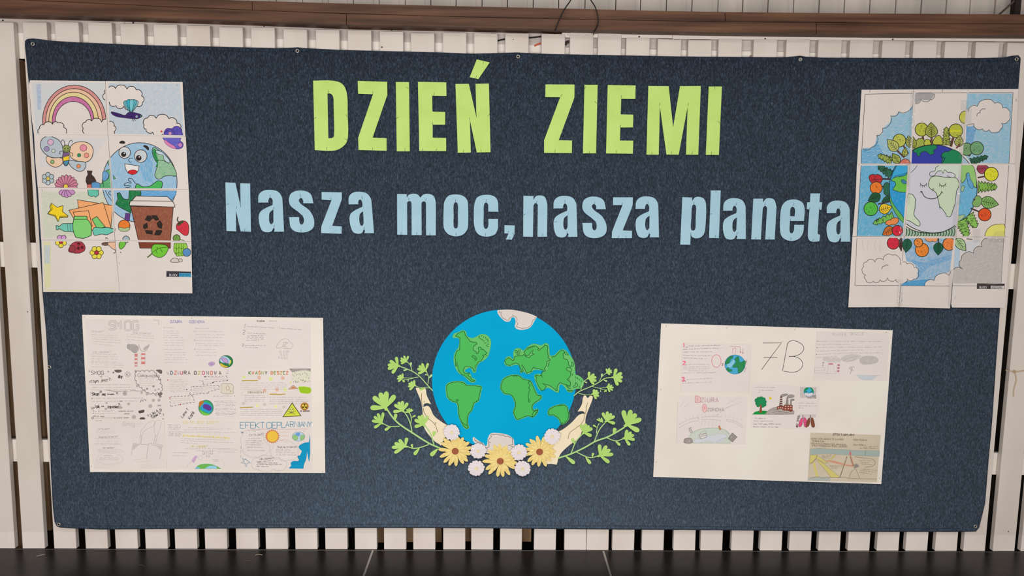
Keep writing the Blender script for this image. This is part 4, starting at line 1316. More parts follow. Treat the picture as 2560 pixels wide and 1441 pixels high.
# earth
BLU = crayon((120, 178, 216), 0.95, 60)
GRN = crayon((52, 160, 92), 1.2, 35)
a.fill(ell(1437, 1325, 465, 495, 60), BLU, INK, 10, {2, 3, 4, 5})
a.fill(P2("1450,900 1600,930 1600,1330 1480,1300 1440,1100"), crayon((70, 160, 210), 0.9, 85), None, sheets={3})
a.fill(sm("1040,1060 1060,1120 1060,1160 1020,1180 1055,1230 1040,1280 985,1310 975,1350 990,1410 1085,1410 1085,1070"), GRN, INK, 8, {2})
a.fill(sm("985,1190 1015,1185 1052,1220 1040,1275 985,1305 975,1250"), crayon((60, 140, 200), 1.1, 50), INK, 6, {2})
a.fill(P2("945,1338 985,1338 990,1400 945,1395"), GRN, INK, 6, {2})
a.fill(sm("1605,890 1660,915 1730,960 1790,1020 1840,1095 1875,1160 1892,1240 1830,1240 1750,1245 1700,1275 1655,1280 1625,1240 1640,1170 1660,1100 1625,1040 1598,970"), crayon((80, 170, 110), 0.8, 20), INK, 9, {3})
a.fill(P2("1605,900 1640,920 1645,980 1670,1050 1655,1130 1630,1140 1655,1080 1620,1030 1600,960"), mat((46, 138, 74)), None, sheets={3})
a.fill(sm("1640,930 1700,940 1760,990 1810,1080 1740,1040 1730,990 1660,970"), crayon((170, 205, 215), 1, 20), INK, 7, {3})
a.lines([sm("1640,1050 1700,1045 1735,1055 1800,1085", 4, False)], 8, INK, {3})
a.fill(P2("1108,1232 1138,1275 1112,1282"), GRN, INK, 6, {3})
for x, y, r, ix, iy, ir in ((1250, 952, 72, 1238, 975, 32), (1450, 996, 78, 1425, 1020, 35)):
    a.circ(x, y, r, PAPER, w=10, sheets={3}); a.circ(x, y, r * .8, (196, 204, 208), line=None, sheets={3})
    a.circ(ix, iy, ir, INK, line=None, sheets={3}); a.circ(ix + 8, iy - 14, 9, PAPER, line=None, sheets={3})
a.fill(sm("1183,830 1215,805 1250,815 1255,838 1215,842"), mat(INK), None, sheets={3})
a.fill(sm("1482,868 1520,865 1550,890 1545,925 1515,900"), mat(INK), None, sheets={3})
a.lines([sm("1350,1022 1315,1025 1300,1055 1330,1078", 4, False)], 9, (40, 70, 90), {3})
a.fill(P2("1252,1092 1430,1120 1425,1165 1400,1205 1345,1228 1290,1205 1262,1155"), mat((232, 224, 220)), INK, 9, {3})
a.fill(sm("1292,1195 1340,1168 1400,1180 1395,1210 1345,1225"), mat((206, 40, 44)), INK, 5, {3})
a.fill(sm("1400,1345 1470,1375 1560,1370 1620,1330 1670,1302 1715,1320 1718,1365 1690,1405 1560,1440 1400,1440"), crayon((64, 176, 84), 1.3, 30), INK, 9, {3, 5})
a.lines([sm("1250,1340 1290,1325 1330,1330 1300,1300 1300,1275 1340,1280 1380,1330 1400,1345", 4, False), sm("1250,1340 1245,1360 1310,1362", 4, False), sm("1260,1385 1310,1385 1320,1362", 4, False)], 9, INK, {3})
# row 3
a.fill(P2(L2("1450,85 1895,85 1885,140 1840,195 1440,190")), crayon((60, 150, 215), 1.1, 5), INK, 6, {5})
a.fill(path(L2("1155,118 1190,108 s1240,185 1300,190 1308,82 1450,82 1455,140 1370,170 1325,230 1330,365 1190,290 1138,250 1165,190")), crayon((20, 120, 66), 1.3, 60), INK, 9, {5})
a.lines([sm(L2("1010,80 1040,140 1100,225"), 4, False), sm(L2("1088,90 1050,110 1085,145"), 4, False)], 9, INK, {4})
a.fill(P2(L2("790,70 925,75 925,140 890,165 865,150 840,160 800,140")), crayon((96, 190, 166), 1.3, 40), INK, 8, {4})
a.fill(P2(L2("665,198 1105,270 1080,530 700,500")), mat((238, 166, 108)), INK, 9, {4})
a.fill(P2(L2("557,328 985,232 1082,548 840,575 640,470")), mat((240, 168, 110)), INK, 9, {4})
a.fill(P2(L2("610,352 800,332 848,525 700,560")), mat((242, 172, 114)), INK, 9, {4})
a.fill(P2(L2("340,240 320,285 330,320 293,372 385,405 422,468 445,420 540,415 548,398 480,345 485,270 412,292")), mat((212, 186, 40)), INK, 8, {4})
a.fill(P2(L2("345,242 412,292 485,272 478,345 545,398 448,402 428,468 390,390 297,368 352,315")), mat((240, 208, 40)), INK, 7, {4})
a.fill(P2(L2("397,518 425,520 430,535 480,495 612,492 614,598 500,590 435,555 425,570 402,568")), crayon((112, 196, 176), 1.3, 40), INK, 9, {4})
a.lines([P2(L2("540,500 548,590")), P2(L2("570,498 578,592"))], 6, INK, {4})
a.fill(P2(L2("845,440 905,405 1010,535 910,560")), crayon((120, 200, 110), 1.4, 40), INK, 9, {4})
a.fill(path(L2("850,575 s880,540 s960,548 s1040,540 1095,560 1100,555 1135,558 1132,600 1100,600 s1030,632 s960,625 s880,640 860,610")), crayon((104, 196, 172), 1.3, 20), INK, 9, {4, 5})
a.fill(path(L2("625,402 780,402 785,440 s825,490 s838,560 835,640 s740,676 642,665 s612,580 s608,500 618,440")), crayon((128, 206, 112), 1.4, 30), INK, 10, {4})
a.lines([P2(L2("618,440 785,440"))], 8, INK, {4})
a.fill(P2(L2("1262,365 1320,370 1308,462 1248,455")), mat((96, 60, 130)), INK, 7, {5})
a.circ(1245, 520 + DY, 72, (228, 124, 48), w=10, sheets={5})
a.fill(sm(L2("1176,545 1245,552 1315,545 1290,585 1245,592 1200,585")), mat((170, 190, 140)), INK, 6, {5})
BRN = crayon((128, 66, 46), 1.15, 65, (206, 150, 120))
a.fill(P2(L2("1325,278 1855,285 1820,700 1818,800 1440,798 1420,700")), BRN, INK, 10, {5, 7})
a.fill(P2(L2("1425,710 1820,712 1818,800 1440,798")), mat((126, 64, 46)), INK, 8, {7})
a.fill(P2(L2("1310,270 1318,222 1345,205 1390,152 1780,158 1838,212 1860,235 1876,288")), M_WHITE, INK, 10, {5})
a.lines([P2(L2("1330,210 1840,216"))], 8, INK, {5})
for s in ("1500,448 1530,392 1570,395 1600,430 1560,470", "1575,390 1650,390 1682,445 1640,460 1600,430", "1690,450 1722,500 1712,560 1665,545 1645,490", "1700,570 1722,590 1690,640 1615,638 1640,575", "1600,580 1598,632 1520,620 1500,575", "1480,510 1530,480 1540,545 1500,565 1478,545"):
    a.fill(P2(L2(s)), mat((48, 38, 34)), None, sheets={5})
a.fill(sm(L2("1895,510 1930,470 1975,458 2020,475 2045,520 2045,600 2025,640 1985,635 1930,590 1895,560")), mat((206, 52, 66)), INK, 8, {5})
a.fill(P2(L2("1900,520 1925,480 1975,455 1985,480 1950,500 1930,520")), mat((60, 80, 50)), None, sheets={5})
a.line(sm(L2("1935,490 1905,450 1915,410"), 4, False), 16, (50, 56, 42), False, {5})
a.lines([P2(L2("1960,540 1966,552")), P2(L2("1990,570 1996,582")), P2(L2("2010,530 2016,542")), P2(L2("1940,560 1946,570"))], 6, INK, {5})
a.circ(1896, 675 + DY, 44, (110, 150, 70), w=9, sheets={5})
a.line(P2(L2("1930,690 1990,705")), 10, (80, 110, 50), False, {5})
# row 4
a.circ(445, 668 + DY, 30, (206, 150, 206), w=8, sheets={4}); a.circ(492, 668 + DY, 30, (206, 150, 206), w=8, sheets={4})
posy(460, 722 + DY, 5, 44, 28, (232, 214, 70), (176, 56, 64), 24, 20, {6})
a.fill(sm(L2("560,800 600,740 660,718 720,725 758,780 750,830 680,862 600,855 555,840")), crayon((170, 52, 66), 1.4, 20), INK, 8, {6})
a.circ(600, 805 + DY, 40, (150, 60, 66), w=6, sheets={6})
for x, y in ((680, 748), (722, 790), (675, 800)): a.circ(x, y + DY, 18, (96, 30, 38), w=4, sheets={6})
a.lines([P2(L2("640,855 632,870")), P2(L2("690,860 692,872")), sm(L2("565,790 572,762 550,758"), 3, False)], 6, INK, {6})
posy(902, 855 + DY, 6, 52, 32, (228, 214, 72), (172, 50, 62), 28, 0, {6})
a.fill(sm(L2("965,745 1000,728 1060,735 1050,760 990,765")), mat((110, 86, 72)), INK, 6, {6})
a.fill(sm(L2("1040,735 1100,725 1160,728 1165,800 1130,818 1080,790")), crayon((232, 176, 130), 1, 30), INK, 7, {6})
a.lines([P2(L2("1130,820 1140,850 1110,862")), P2(L2("1140,850 1165,862")), P2(L2("1140,850 1142,870"))], 9, INK, {6})
a.lines([sm(L2("1015,690 1020,668 1048,690"), 3, False)], 8, INK, {4})
a.circ(1268, 690 + DY, 42, (160, 178, 186), w=9, sheets={5, 7})
a.fill(sm(L2("1190,728 1262,728 1245,780 1195,808")), mat((108, 190, 60)), INK, 8, {7})
a.fill(P2(L2("1195,840 1215,862 1198,858")), mat(INK), None, sheets={7})
a.fill(sm(L2("1600,765 1680,750 1785,780 1770,860 1710,910 1640,905 1590,860")), crayon((112, 194, 50), 1.4, 30), (40, 70, 30), 9, {7})
a.lines([sm(L2("1535,915 1600,850 1680,800 1770,790"), 4, False), P2(L2("1640,825 1655,870")), P2(L2("1690,800 1720,850")), P2(L2("1650,780 1660,815"))], 7, (40, 80, 30), {7})
a.line(P2(L2("1532,915 1590,868")), 20, (90, 100, 60), False, {7})
a.fill(path(L2("1868,738 2015,738 s2030,800 s2000,880 1900,900 s1862,830")), mat((150, 200, 72)), (50, 80, 40), 8, {7})
a.lines([P2(L2("1895,745 1893,895")), P2(L2("1925,745 1922,898")), P2(L2("1955,745 1952,895")), P2(L2("1985,745 1982,880")), P2(L2("1870,790 1895,810 1925,790 1955,810 1985,790")), P2(L2("1870,850 1895,870 1925,850 1955,870"))], 7, (60, 110, 40), {7})
a.circ(2022, 852 + DY, 50, (96, 148, 200), w=9, sheets={7})
a.lines([P2(L2("2000,815 1998,892")), P2(L2("2025,805 2025,900")), P2(L2("2048,812 2048,890"))], 6, (40, 80, 120), {7})
a.fill(sm(L2("1820,965 1840,935 1875,922 1910,935 1935,965 1880,975")), mat((208, 196, 188)), (80, 66, 60), 8, {7})
a.fill(sm(L2("1920,945 1950,928 1968,960 1935,968")), mat((208, 196, 188)), (80, 66, 60), 7, {7})
a.fill(P2(L2("1770,1085 2075,1092 2078,1158 1768,1155")), mat((50, 46, 54)), None, sheets={7})
a.fill(P2(L2("1928,1110 2074,1113 2076,1156 1926,1152")), mat((70, 164, 206)), None, sheets={7})
a.lines([P2(L2("1785,1104 1950,1107")), P2(L2("1960,1107 2060,1109"))], 2.5, (120, 120, 128), {7})
a.lines(hand('BLOCK', 1806, 1120 + DY, 24, 1.5, 1.3, wob=0), 5, (206, 204, 204), {7})
a.lines(hand('POSTERS', 1940, 1122 + DY, 22, 1, 0.95, wob=0), 5, (24, 60, 96), {7})
a.lines([P2(L2("1172,955 1190,1000")), P2(L2("262,1300 266,1304")), P2("148,645 150,655"), P2("1897,100 1899,130"), P2("2020,1320 2022,1340"), P2(L2("222,62 226,95"))], 4, (120, 110, 104))

QL = [P2("75,55 1008,64 1042,734 125,728 100,560 60,110"), P2("1012,63 1970,75 1978,250 2005,750 1045,734"),
      P2("125,729 1042,735 1088,1398 170,1386 140,1050"), P2("1046,735 2010,752 2046,1413 1092,1399"),
      P2("172,1388 1090,1400 1128,2042 213,2038"), P2("1094,1401 2047,1415 2080,2060 1132,2043"),
      P2("215,2040 1130,2044 1188,2694 238,2687"), P2("1134,2045 2079,2062 2092,2703 1190,2694")]
PRL = [P2("85,75 1000,82 1026,718 140,715"), P2("1050,78 1955,92 1988,738 1062,718"), P2("150,755 1030,755 1078,1392 190,1385"), P2("1060,758 2000,770 2035,1398 1098,1394"),
       P2("190,1412 1082,1415 1115,2028 222,2026"), P2("1108,1420 2036,1428 2070,2050 1140,2036"), P2("225,2058 1132,2058 1160,2680 245,2672"), P2("1172,2062 2078,2072 2084,2690 1190,2680")]
o = thing('colouring_poster', tuple(P(275, 470, BAN - 0.001)), 'tall hand-coloured poster of eight joined sheets with rainbow, smiling earth and recycling cup', 'poster')
for i, q in enumerate(QL):
    sh_ = cutout('sheet', [LP(q)], M_WHITE, 0.0018 + 0.0002 * (i % 2) + 0.0004 * (i // 2), 0.0004, o)
    a.emit('coloured_print', sh_, 0.0018 + 0.0002 * (i % 2) + 0.0004 * (i // 2) + 0.0004, LP(PRL[i]), i)

# ------------------------------------------------------------------ right colouring poster (3 x 3 sheets)
RP = Frame(2100, 210, 4.97)
KK = 4.97 / 4.804


def R2(s):
    o = []
    for t in s.split():
        f = 's' if t[0] == 's' else ''
        x_, y_ = t[len(f):].split(',')
        o.append('%s%.1f,%.1f' % (f, float(x_) * KK, (280 + float(y_) / 4.804) * 4.97))
    return ' '.join(o)


def rp(x_, y_): return (x_ * KK, (280 + y_ / 4.804) * 4.97)


a = Art(RP)
CY = crayon((104, 176, 210), 0.85, 20)
CY2 = crayon((60, 160, 205), 1.05, 60)
GL = (70, 66, 66)
FR = (88, 78, 74)
# row 1 left sky
a.fill(P2("262,815 380,790 455,645 530,560 632,400 728,350 900,280 895,992 255,992"), CY, None, sheets={0})
a.fill(P2("280,810 450,700 560,900 560,992 262,992"), crayon((40, 150, 205), 0.9, 10), None, sheets={0})
a.fill(P2("312,127 905,115 900,255 850,345 780,372 728,348 690,390 632,398 620,480 528,552 525,625 455,638 440,745 380,795 285,800"), M_WHITE, None, sheets={0})
a.line(scal("285,802 385,790 455,640 528,552 630,395 728,345 905,245", -0.26, False), 8, GL, False, {0})
a.fill(scal("940,242 1010,188 1122,195 1172,122 940,122", -0.1), crayon((150, 148, 150), 1.2, 40), None, 7, {1})
a.line(scal("932,242 1005,188 1120,198 1172,122", -0.25, False), 8, GL, False, {1})
a.fill(P2("1572,118 2142,118 2102,985 1620,985 1535,860 1570,700"), CY, None, sheets={2})
a.fill(P2("1572,500 1700,540 1640,760 1560,740"), crayon((40, 140, 200), 0.9, 30), None, sheets={2})
a.fill(scal("1570,510 1570,345 1600,320 1705,275 1925,240 2020,300 2110,385 2005,488 2000,545 1850,572 1770,560 1665,490", 0.3), M_WHITE, None, sheets={2})
a.line(scal("1595,345 1705,278 1925,240 2022,300 2110,385 2003,488 1998,560 1850,570 1770,558 1660,492", 0.3, False), 8, GL, False, {2})
a.line(P2("1660,492 1570,515"), 7, GL, False, {2})
a.line(scal("1703,400 1740,360 1808,315", 0.3, False), 8, GL, False, {2})
# row 2/3 left colouring
a.fill(P2("258,1012 860,1012 800,1890 205,1890"), CY2, None, sheets={3})
a.fill(P2(R2("745,510 1365,510 1320,905 1020,1078 725,1078 940,930 890,800 800,790")), crayon((36, 150, 212), 0.62, 55), None, sheets={7})
a.fill(P2(R2("725,1080 1020,1080 1090,1000 960,1010 780,1030")), crayon((36, 140, 200), 1.15, 15), None, sheets={7})
a.fill(P2(R2("800,760 1000,800 1340,700 1340,760 1060,860 930,1000 880,990 960,860")), crayon((30, 140, 205), 0.8, 140), None, sheets={7})
a.fill(P2(R2("1350,560 1440,570 1440,860 1350,880")), crayon((150, 190, 220), 0.8, 85), None, sheets={8})
a.fill(P2(R2("1440,560 1700,520 1600,690 1480,760")), crayon((196, 204, 214), 0.7, 30), None, sheets={8})
GRY = crayon((168, 162, 158), 0.75, 40)
CG3 = scal(R2("1365,885 1475,882"), 0.25, False) + scal(R2("1475,882 1455,770 1605,690"), 0.3, False)[1:] + scal(R2("1605,690 1705,612 1775,512"), 0.3, False)[1:]
a.fill(CG3 + P2(R2("1965,510 1930,1052 1330,1052 1345,890")), GRY, None, sheets={8})
a.line(CG3, 8, GL, False, {8})


# trees
def stem(x0, y0, x1, y1, sh, c=(120, 72, 56), w=24):
    a.line([(x0, y0), (x1, y1)], w + 8, INK, False, sh); a.line([(x0, y0), (x1, y1)], w - 6, c, False, sh)


def ball(x, y, r, c, sh, dots=True, seed=1):
    a.circ(x, y, r, crayon(c, 1.5, 30, tuple(min(255, int(v * 1.1)) for v in c)), w=11, sheets=sh, line=(44, 50, 34))
    if dots:
        r_ = random.Random(int(x))
        L_ = []
        for k in range(9):
            an, q = r_.uniform(0, 6.28), r_.uniform(0.1, .75) * r
            X, Y = x + q * math.cos(an), y + q * math.sin(an)
            L_.append([(X, Y), (X + 9, Y + 4)])
        a.lines(L_, 7, INK, sh)


def leafy(x0, y0, x1, y1, w, c, sh, veins=4):
    """leaf from stalk end to tip"""
    dx, dy = x1 - x0, y1 - y0
    L_ = math.hypot(dx, dy); ux, uy = dx / L_, dy / L_
    prof = [(0, 0), (.08, .25), (.25, .46), (.42, .5), (.62, .42), (.82, .22), (1, 0)]
    lp = [(x0 + dx * t - uy * k * w, y0 + dy * t + ux * k * w) for t, k in prof] + [(x0 + dx * t + uy * k * w, y0 + dy * t - ux * k * w) for t, k in prof[-2:0:-1]]
    a.fill(lp, mat(c), (40, 46, 32), 10, sh)
    L = [[(x0, y0), (x0 + dx * .85, y0 + dy * .85)]]
    for k in range(veins):
        t = .16 + .6 * k / veins
        hw = .3 * (1 - .7 * max(0, t - .3))
        for s_ in (1, -1): L.append([(x0 + dx * t, y0 + dy * t), (x0 + dx * (t + .12) - uy * s_ * w * hw, y0 + dy * (t + .12) + ux * s_ * w * hw)])
    a.lines(L, 6, (40, 46, 32), sh)


def pine(x0, y0, x1, y1, w, c, sh, n=5):
    """pine with ragged edges from its foot to its tip"""
    dx, dy = x1 - x0, y1 - y0
    L_ = math.hypot(dx, dy); ux, uy = dx / L_, dy / L_
    A_, B_ = [], []
    for k in range(n):
        t0, t1 = k / n, (k + 1) / n
        h0 = w / 2 * (1 - .5 * t0); h1 = h0 * (.55 if k < n - 1 else 0)
        for t, h in ((t0 + .03, h0), (t0 + .1 / n * 2, h0 * 1.04), (t1, h1)):
            A_.append((x0 + dx * t - uy * h, y0 + dy * t + ux * h)); B_.append((x0 + dx * t + uy * h, y0 + dy * t - ux * h))
    a.fill(A_ + B_[::-1], crayon(c, 1.5, 30, tuple(min(255, int(v * 1.12)) for v in c)), (40, 50, 32), 9, sh)
    r_ = random.Random(int(x0 + y1))
    L = []
    for k in range(n * 3):
        t, h = r_.uniform(.05, .85), r_.uniform(-.3, .3) * w * .8
        X, Y = x0 + dx * t - uy * h, y0 + dy * t + ux * h
        L.append([(X, Y), (X + ux * 8 - uy * 12, Y + uy * 8 + ux * 12), (X - ux * 2 - uy * 24, Y - uy * 2 + ux * 24)])
    a.lines(L, 6, (40, 50, 32), sh)


YG, YG2, MG, DG = (182, 186, 66), (158, 168, 72), (118, 158, 108), (42, 96, 70)
stem(1028, 650, 1045, 775, {1}); stem(1138, 660, 1134, 760, {1}, w=26); stem(1410, 668, 1378, 780, {1}); stem(1400, 668, 1366, 772, {1}, w=12)
ball(1015, 567, 82, YG, {1}); leafy(1140, 668, 1130, 478, 155, (158, 164, 76), {1}, 5)
a.fill(scal("925,800 920,740 960,700 1000,680 1035,690 1040,770 960,810", 0.25), crayon(YG2, 1.4, 30), (44, 50, 34), 9, {1})
a.fill(scal("1058,765 1055,710 1090,690 1120,720 1118,765", 0.25), crayon(YG, 1.4, 30), (44, 50, 34), 9, {1})
a.fill(sm("1155,745 1165,690 1225,638 1270,690 1278,745 1215,755"), crayon(YG, 1.4, 30), (44, 50, 34), 10, {1})
leafy(905, 800, 905, 650, 90, YG2, {1}, 3)
pine(1322, 765, 1322, 535, 115, YG2, {1}, 6)
ball(1440, 582, 86, YG, {1}); a.fill(P2("1362,570 1505,572 1505,598 1362,596"), mat((206, 206, 50)), None, sheets={1})
leafy(1470, 780, 1490, 640, 110, (178, 180, 96), {1}, 3); stem(1500, 740, 1445, 800, {1}, w=16, c=(160, 90, 70))
a.circ(1555, 415, 70, crayon((206, 204, 70), 1.4, 30), ry=78, sheets={1})
stem(700, 820, 800, 915, {0}, w=18); stem(790, 770, 850, 870, {0}, w=18)
ball(738, 703, 80, (186, 190, 84), {0}); leafy(715, 830, 590, 690, 130, (184, 188, 104), {0}, 4)
leafy(870, 790, 850, 640, 90, (160, 170, 84), {0}, 3)
leafy(800, 905, 815, 790, 70, (172, 180, 84), {0}, 2)
pine(650, 960, 468, 885, 110, (150, 168, 78), {0}, 5); leafy(735, 985, 650, 865, 100, (164, 176, 80), {0}, 4)
a.fill(sm("745,995 790,935 850,945 870,995"), crayon((206, 110, 92), 1.3, 30), INK, 8, {0})
stem(1600, 900, 1620, 870, {2}, w=18, c=(110, 80, 70))
ball(1575, 812, 78, MG, {2}); ball(1700, 800, 84, (112, 160, 112), {2})
pine(1620, 975, 1840, 900, 100, DG, {2}, 5)
# row 2 left
pine(640, 1130, 470, 1020, 120, (44, 104, 76), {3}, 5)
stem(520, 1180, 640, 1185, {3}, w=18, c=(84, 66, 60)); stem(525, 1275, 640, 1272, {3}, w=14, c=(84, 66, 60))
a.fill(sm("362,1150 400,1125 440,1130 470,1125 515,1150 525,1195 490,1240 430,1245 380,1215"), crayon((190, 44, 52), 1.5, 20), INK, 10, {3})
a.lines([P2("385,1195 515,1185"), P2("420,1190 445,1150"), P2("440,1190 470,1230")], 7, INK, {3})
ball(450, 1292, 76, (232, 122, 40), {3})
a.fill(scal("545,1270 560,1235 600,1230 610,1380 560,1375 550,1320", 0.2), mat((46, 104, 78)), INK, 8, {3})
leafy(500, rp(0, -10)[1], 350, rp(0, 60)[1], 120, (36, 92, 60), {3}, 4)
leafy(640, rp(0, 20)[1], 520, rp(0, 70)[1], 80, (40, 100, 70), {3}, 3)
stem(470, rp(0, 100)[1], 640, rp(0, 60)[1], {3}, w=14, c=(84, 66, 60))
X, Y = rp(370, 155); ball(X, Y, 86, (84, 184, 70), {3})
X, Y = rp(470, 175); X1, Y1 = rp(625, 130); leafy(X, Y, X1, Y1, 130, (238, 196, 50), {3}, 4)
p, q = rp(650, 240), rp(395, 335); pine(p[0], p[1], q[0], q[1], 110, (120, 186, 84), {3}, 5)
a.fill(scal(R2("545,330 610,290 700,275 690,320 620,345"), 0.2), crayon((232, 136, 70), 1.3, 30), INK, 8, {3})
p, q = rp(640, 385), rp(510, 470); leafy(p[0], p[1], q[0], q[1], 110, (214, 112, 48), {3}, 4)
X, Y = rp(690, 418); ball(X, Y, 66, (216, 40, 62), {3})
# globe: one ring of colour per sheet
E_ = ell(1158, 1305, 546, 548, 70)
OL = (36, 52, 40)
a.fill(E_, crayon((52, 60, 160), 1.3, 40, (96, 100, 190)), OL, 12, {1})
a.fill(E_, crayon((36, 150, 205), 1.25, 70), OL, 12, {3})
a.fill(E_, mat((206, 204, 212)), OL, 12, {4})
a.fill(E_, crayon((70, 168, 214), 1.1, 70), OL, 12, {5})
a.fill(E_, mat((168, 188, 206)), OL, 10, {2})
GG = crayon((30, 130, 84), 1.35, 40, (90, 190, 140))
a.fill(sm("905,835 1000,785 1100,765 1190,762 1200,800 1160,830 1170,860 1120,880 1085,850 1050,840 1000,860 990,895 965,895 950,860"), GG, OL, 8, {1})
a.fill(sm("1265,990 1275,930 1255,900 1290,850 1350,840 1400,815 1480,850 1520,900 1530,995"), GG, OL, 8, {1})
a.line(sm("1262,985 1290,950 1300,925 1260,900 1270,860", 4, False), 14, (30, 60, 90), False, {1})
LGN = crayon((106, 190, 70), 1.3, 60)
a.fill(sm("640,1200 690,1160 760,1150 820,1130 850,1090 850,1330 760,1345 700,1330 660,1310 690,1260 680,1215"), LGN, OL, 8, {3})
a.fill(sm("760,1200 790,1190 830,1230 790,1240"), mat((70, 130, 170)), OL, 6, {3})
a.fill(path(R2("600,-10 620,60 655,120 s700,180 s760,260 770,330 s700,260 s640,160 s605,80")), crayon((104, 178, 80), 1.4, 60), OL, 7, {3})
a.fill(P2("710,1015 860,1015 860,1090 750,1135 690,1140 640,1200 660,1100"), crayon((54, 166, 214), 1.3, 20), OL, 6, {3})
PG = crayon((206, 216, 198), 1.2, 85, (216, 218, 208))
a.fill(sm("1200,1010 1500,1010 1500,1110 1440,1170 1420,1130 1330,1090 1280,1110 1240,1080 1190,1110 1170,1080 1150,1100"), PG, None, sheets={4})
a.line(sm("1230,1015 1190,1040 1180,1080 1120,1100 1120,1140 1170,1140 1210,1090 1260,1080 1280,1110 1300,1070 1340,1100 1380,1100 1430,1130 1420,1165 1370,1160 1330,1140", 4, False), 8, OL, False, {4})
a.fill(path("s1200,1145 s1130,1165 s1100,1250 s1120,1300 s1190,1350 s1220,1440 1245,1560 " + R2("s1200,130 s1260,200 s1290,250 s1330,240 s1355,170 1380,100 1400,-60") + " s1480,1250 s1440,1170 s1330,1165"), crayon((196, 214, 178), 1.2, 80, (212, 218, 204)), OL, 9, {4})
a.fill(path("855,1365 s900,1375 s940,1440 " + R2("s905,60 s900,150 s890,230 s960,320 s955,360 s920,355 s850,310 s800,290 785,290 785,0")), crayon((200, 216, 184), 1.2, 80, (212, 218, 204)), OL, 9, {4})
a.line(P2("880,1105 935,1050 960,1012"), 7, OL, False, {4})
for cx, cy in ((1037, 1238), (1275, 1240)):
    a.line(ell(cx, cy - 15, 40, 44, 10, 0, 8, 172), 9, INK, False, {4})
    a.lines([[(cx + dx_, cy + 27 - abs(dx_) * .5), (cx + dx_ * 1.5, cy + 52 - abs(dx_) * .5)] for dx_ in (-30, -10, 10, 30)], 7, INK, {4})
a.line(sm("1005,1340 1020,1350 1050,1400 1120,1428 1190,1420 1240,1380 1265,1345", 4, False), 11, INK, False, {4})
a.lines([sm("995,1350 1010,1335 1025,1345", 3, False), sm("1255,1335 1270,1345 1275,1362", 3, False), sm("1145,1310 1165,1305 1150,1330", 3, False)], 8, INK, {4})
a.fill(sm("1510,1012 1640,1012 1680,1100 1695,1290 1660,1270 1620,1210 1600,1130 1575,1110 1560,1180 1520,1230 1505,1220"), crayon((132, 196, 92), 1.2, 70), OL, 8, {5})
a.fill(sm("1580,1110 1600,1105 1620,1180 1660,1260 1640,1300 1590,1240"), crayon((60, 150, 210), 1.2, 80), OL, 6, {5})
a.fill(sm("1510,1280 1540,1265 1545,1290 1515,1340"), crayon((150, 190, 140), 1.2, 60), OL, 6, {5})
a.fill(sm(R2("1400,250 1460,230 1500,235 1440,300 1395,330")), crayon((150, 190, 130), 1.1, 60), OL, 6, {5})
# right of globe
leafy(1700, 1060, 1850, 1040, 130, (176, 70, 96), {5}, 4); stem(1710, 1165, 1800, 1150, {5}, w=16, c=(110, 70, 60))
ball(1880, 1122, 86, (220, 216, 50), {5})
pine(1710, 1280, 1955, 1278, 150, (132, 180, 76), {5}, 6)
p, q = rp(1690, 60), rp(1905, 105); leafy(p[0], p[1], q[0], q[1], 150, (130, 176, 96), {5}, 5)
p, q = rp(1600, 40), rp(1700, 75); stem(p[0], p[1], q[0], q[1], {5}, w=16, c=(110, 76, 60))
a.fill(scal(R2("1590,100 1620,50 1640,0 1690,20 1680,110 1640,130"), 0.2), crayon((128, 172, 96), 1.3, 30), INK, 8, {5})
p, q = rp(1570, 150), rp(1670, 190); stem(p[0], p[1], q[0], q[1], {5}, w=14, c=(84, 60, 56))
X, Y = rp(1738, 225); ball(X, Y, 80, (224, 84, 36), {5})
p, q = rp(1540, 230), rp(1640, 380); pine(p[0], p[1], q[0], q[1], 150, (140, 192, 90), {5}, 5)
p, q = rp(1450, 290), rp(1530, 490); pine(p[0], p[1], q[0], q[1], 170, (134, 186, 84), {5}, 6)
a.fill(sm(R2("1750,490 1760,420 1820,360 1900,342 1975,350 1975,490")), crayon((228, 222, 110), 1.3, 40), FR, 8, {5})
# grass under the globe
GS = [sm(R2("%d,%d %d,%d %d,%d" % (x_, 385 + int(60 * math.sin((x_ - 780) / 600 * math.pi)), x_ + 8, 430 + int(45 * math.sin((x_ - 780) / 600 * math.pi)), x_ - 12, 490)), 3, False) for x_ in range(795, 1390, 34)]
a.fill(P2(R2("785,385 870,420 980,448 1090,452 1200,448 1310,410 1385,375 1385,490 785,490")), crayon((150, 180, 150), 1.2, 80), None, sheets={4})
a.lines(GS, 16, (52, 92, 72), {4})
a.line(sm(R2("785,365 870,412 980,442 1090,448 1200,442 1300,405 1385,355"), 4, False), 12, OL, False, {4})
# row 3
p = rp(640, 568); ball(p[0], p[1], 76, (212, 44, 66), {6})
p, q = rp(735, 505), rp(735, 665); leafy(p[0], p[1], q[0], q[1], 60, (90, 50, 50), {6}, 3)
p, q = rp(815, 515), rp(790, 680); leafy(p[0], p[1], q[0], q[1], 120, (34, 100, 72), {7}, 4)
p = rp(985, 650); ball(p[0], p[1], 84, (234, 134, 48), {7}); p = rp(942, 562); ball(p[0], p[1], 54, (236, 140, 60), {7})
a.fill(scal(R2("1020,505 1060,545 1110,540 1160,545 1170,505"), -0.2), crayon((236, 146, 84), 1.2, 30), INK, 7, {7})
p, q = rp(1182, 560), rp(1180, 712); leafy(p[0], p[1], q[0], q[1], 120, (26, 98, 72), {7}, 4)
stem(rp(1182, 510)[0], rp(0, 510)[1], rp(1182, 570)[0], rp(0, 570)[1], {7}, w=10, c=(70, 60, 50))
p = rp(1310, 580); ball(p[0], p[1], 78, (234, 132, 66), {7})
p, q = rp(1395, 515), rp(1512, 662); leafy(p[0], p[1], q[0], q[1], 120, (176, 206, 150), {8}, 5)
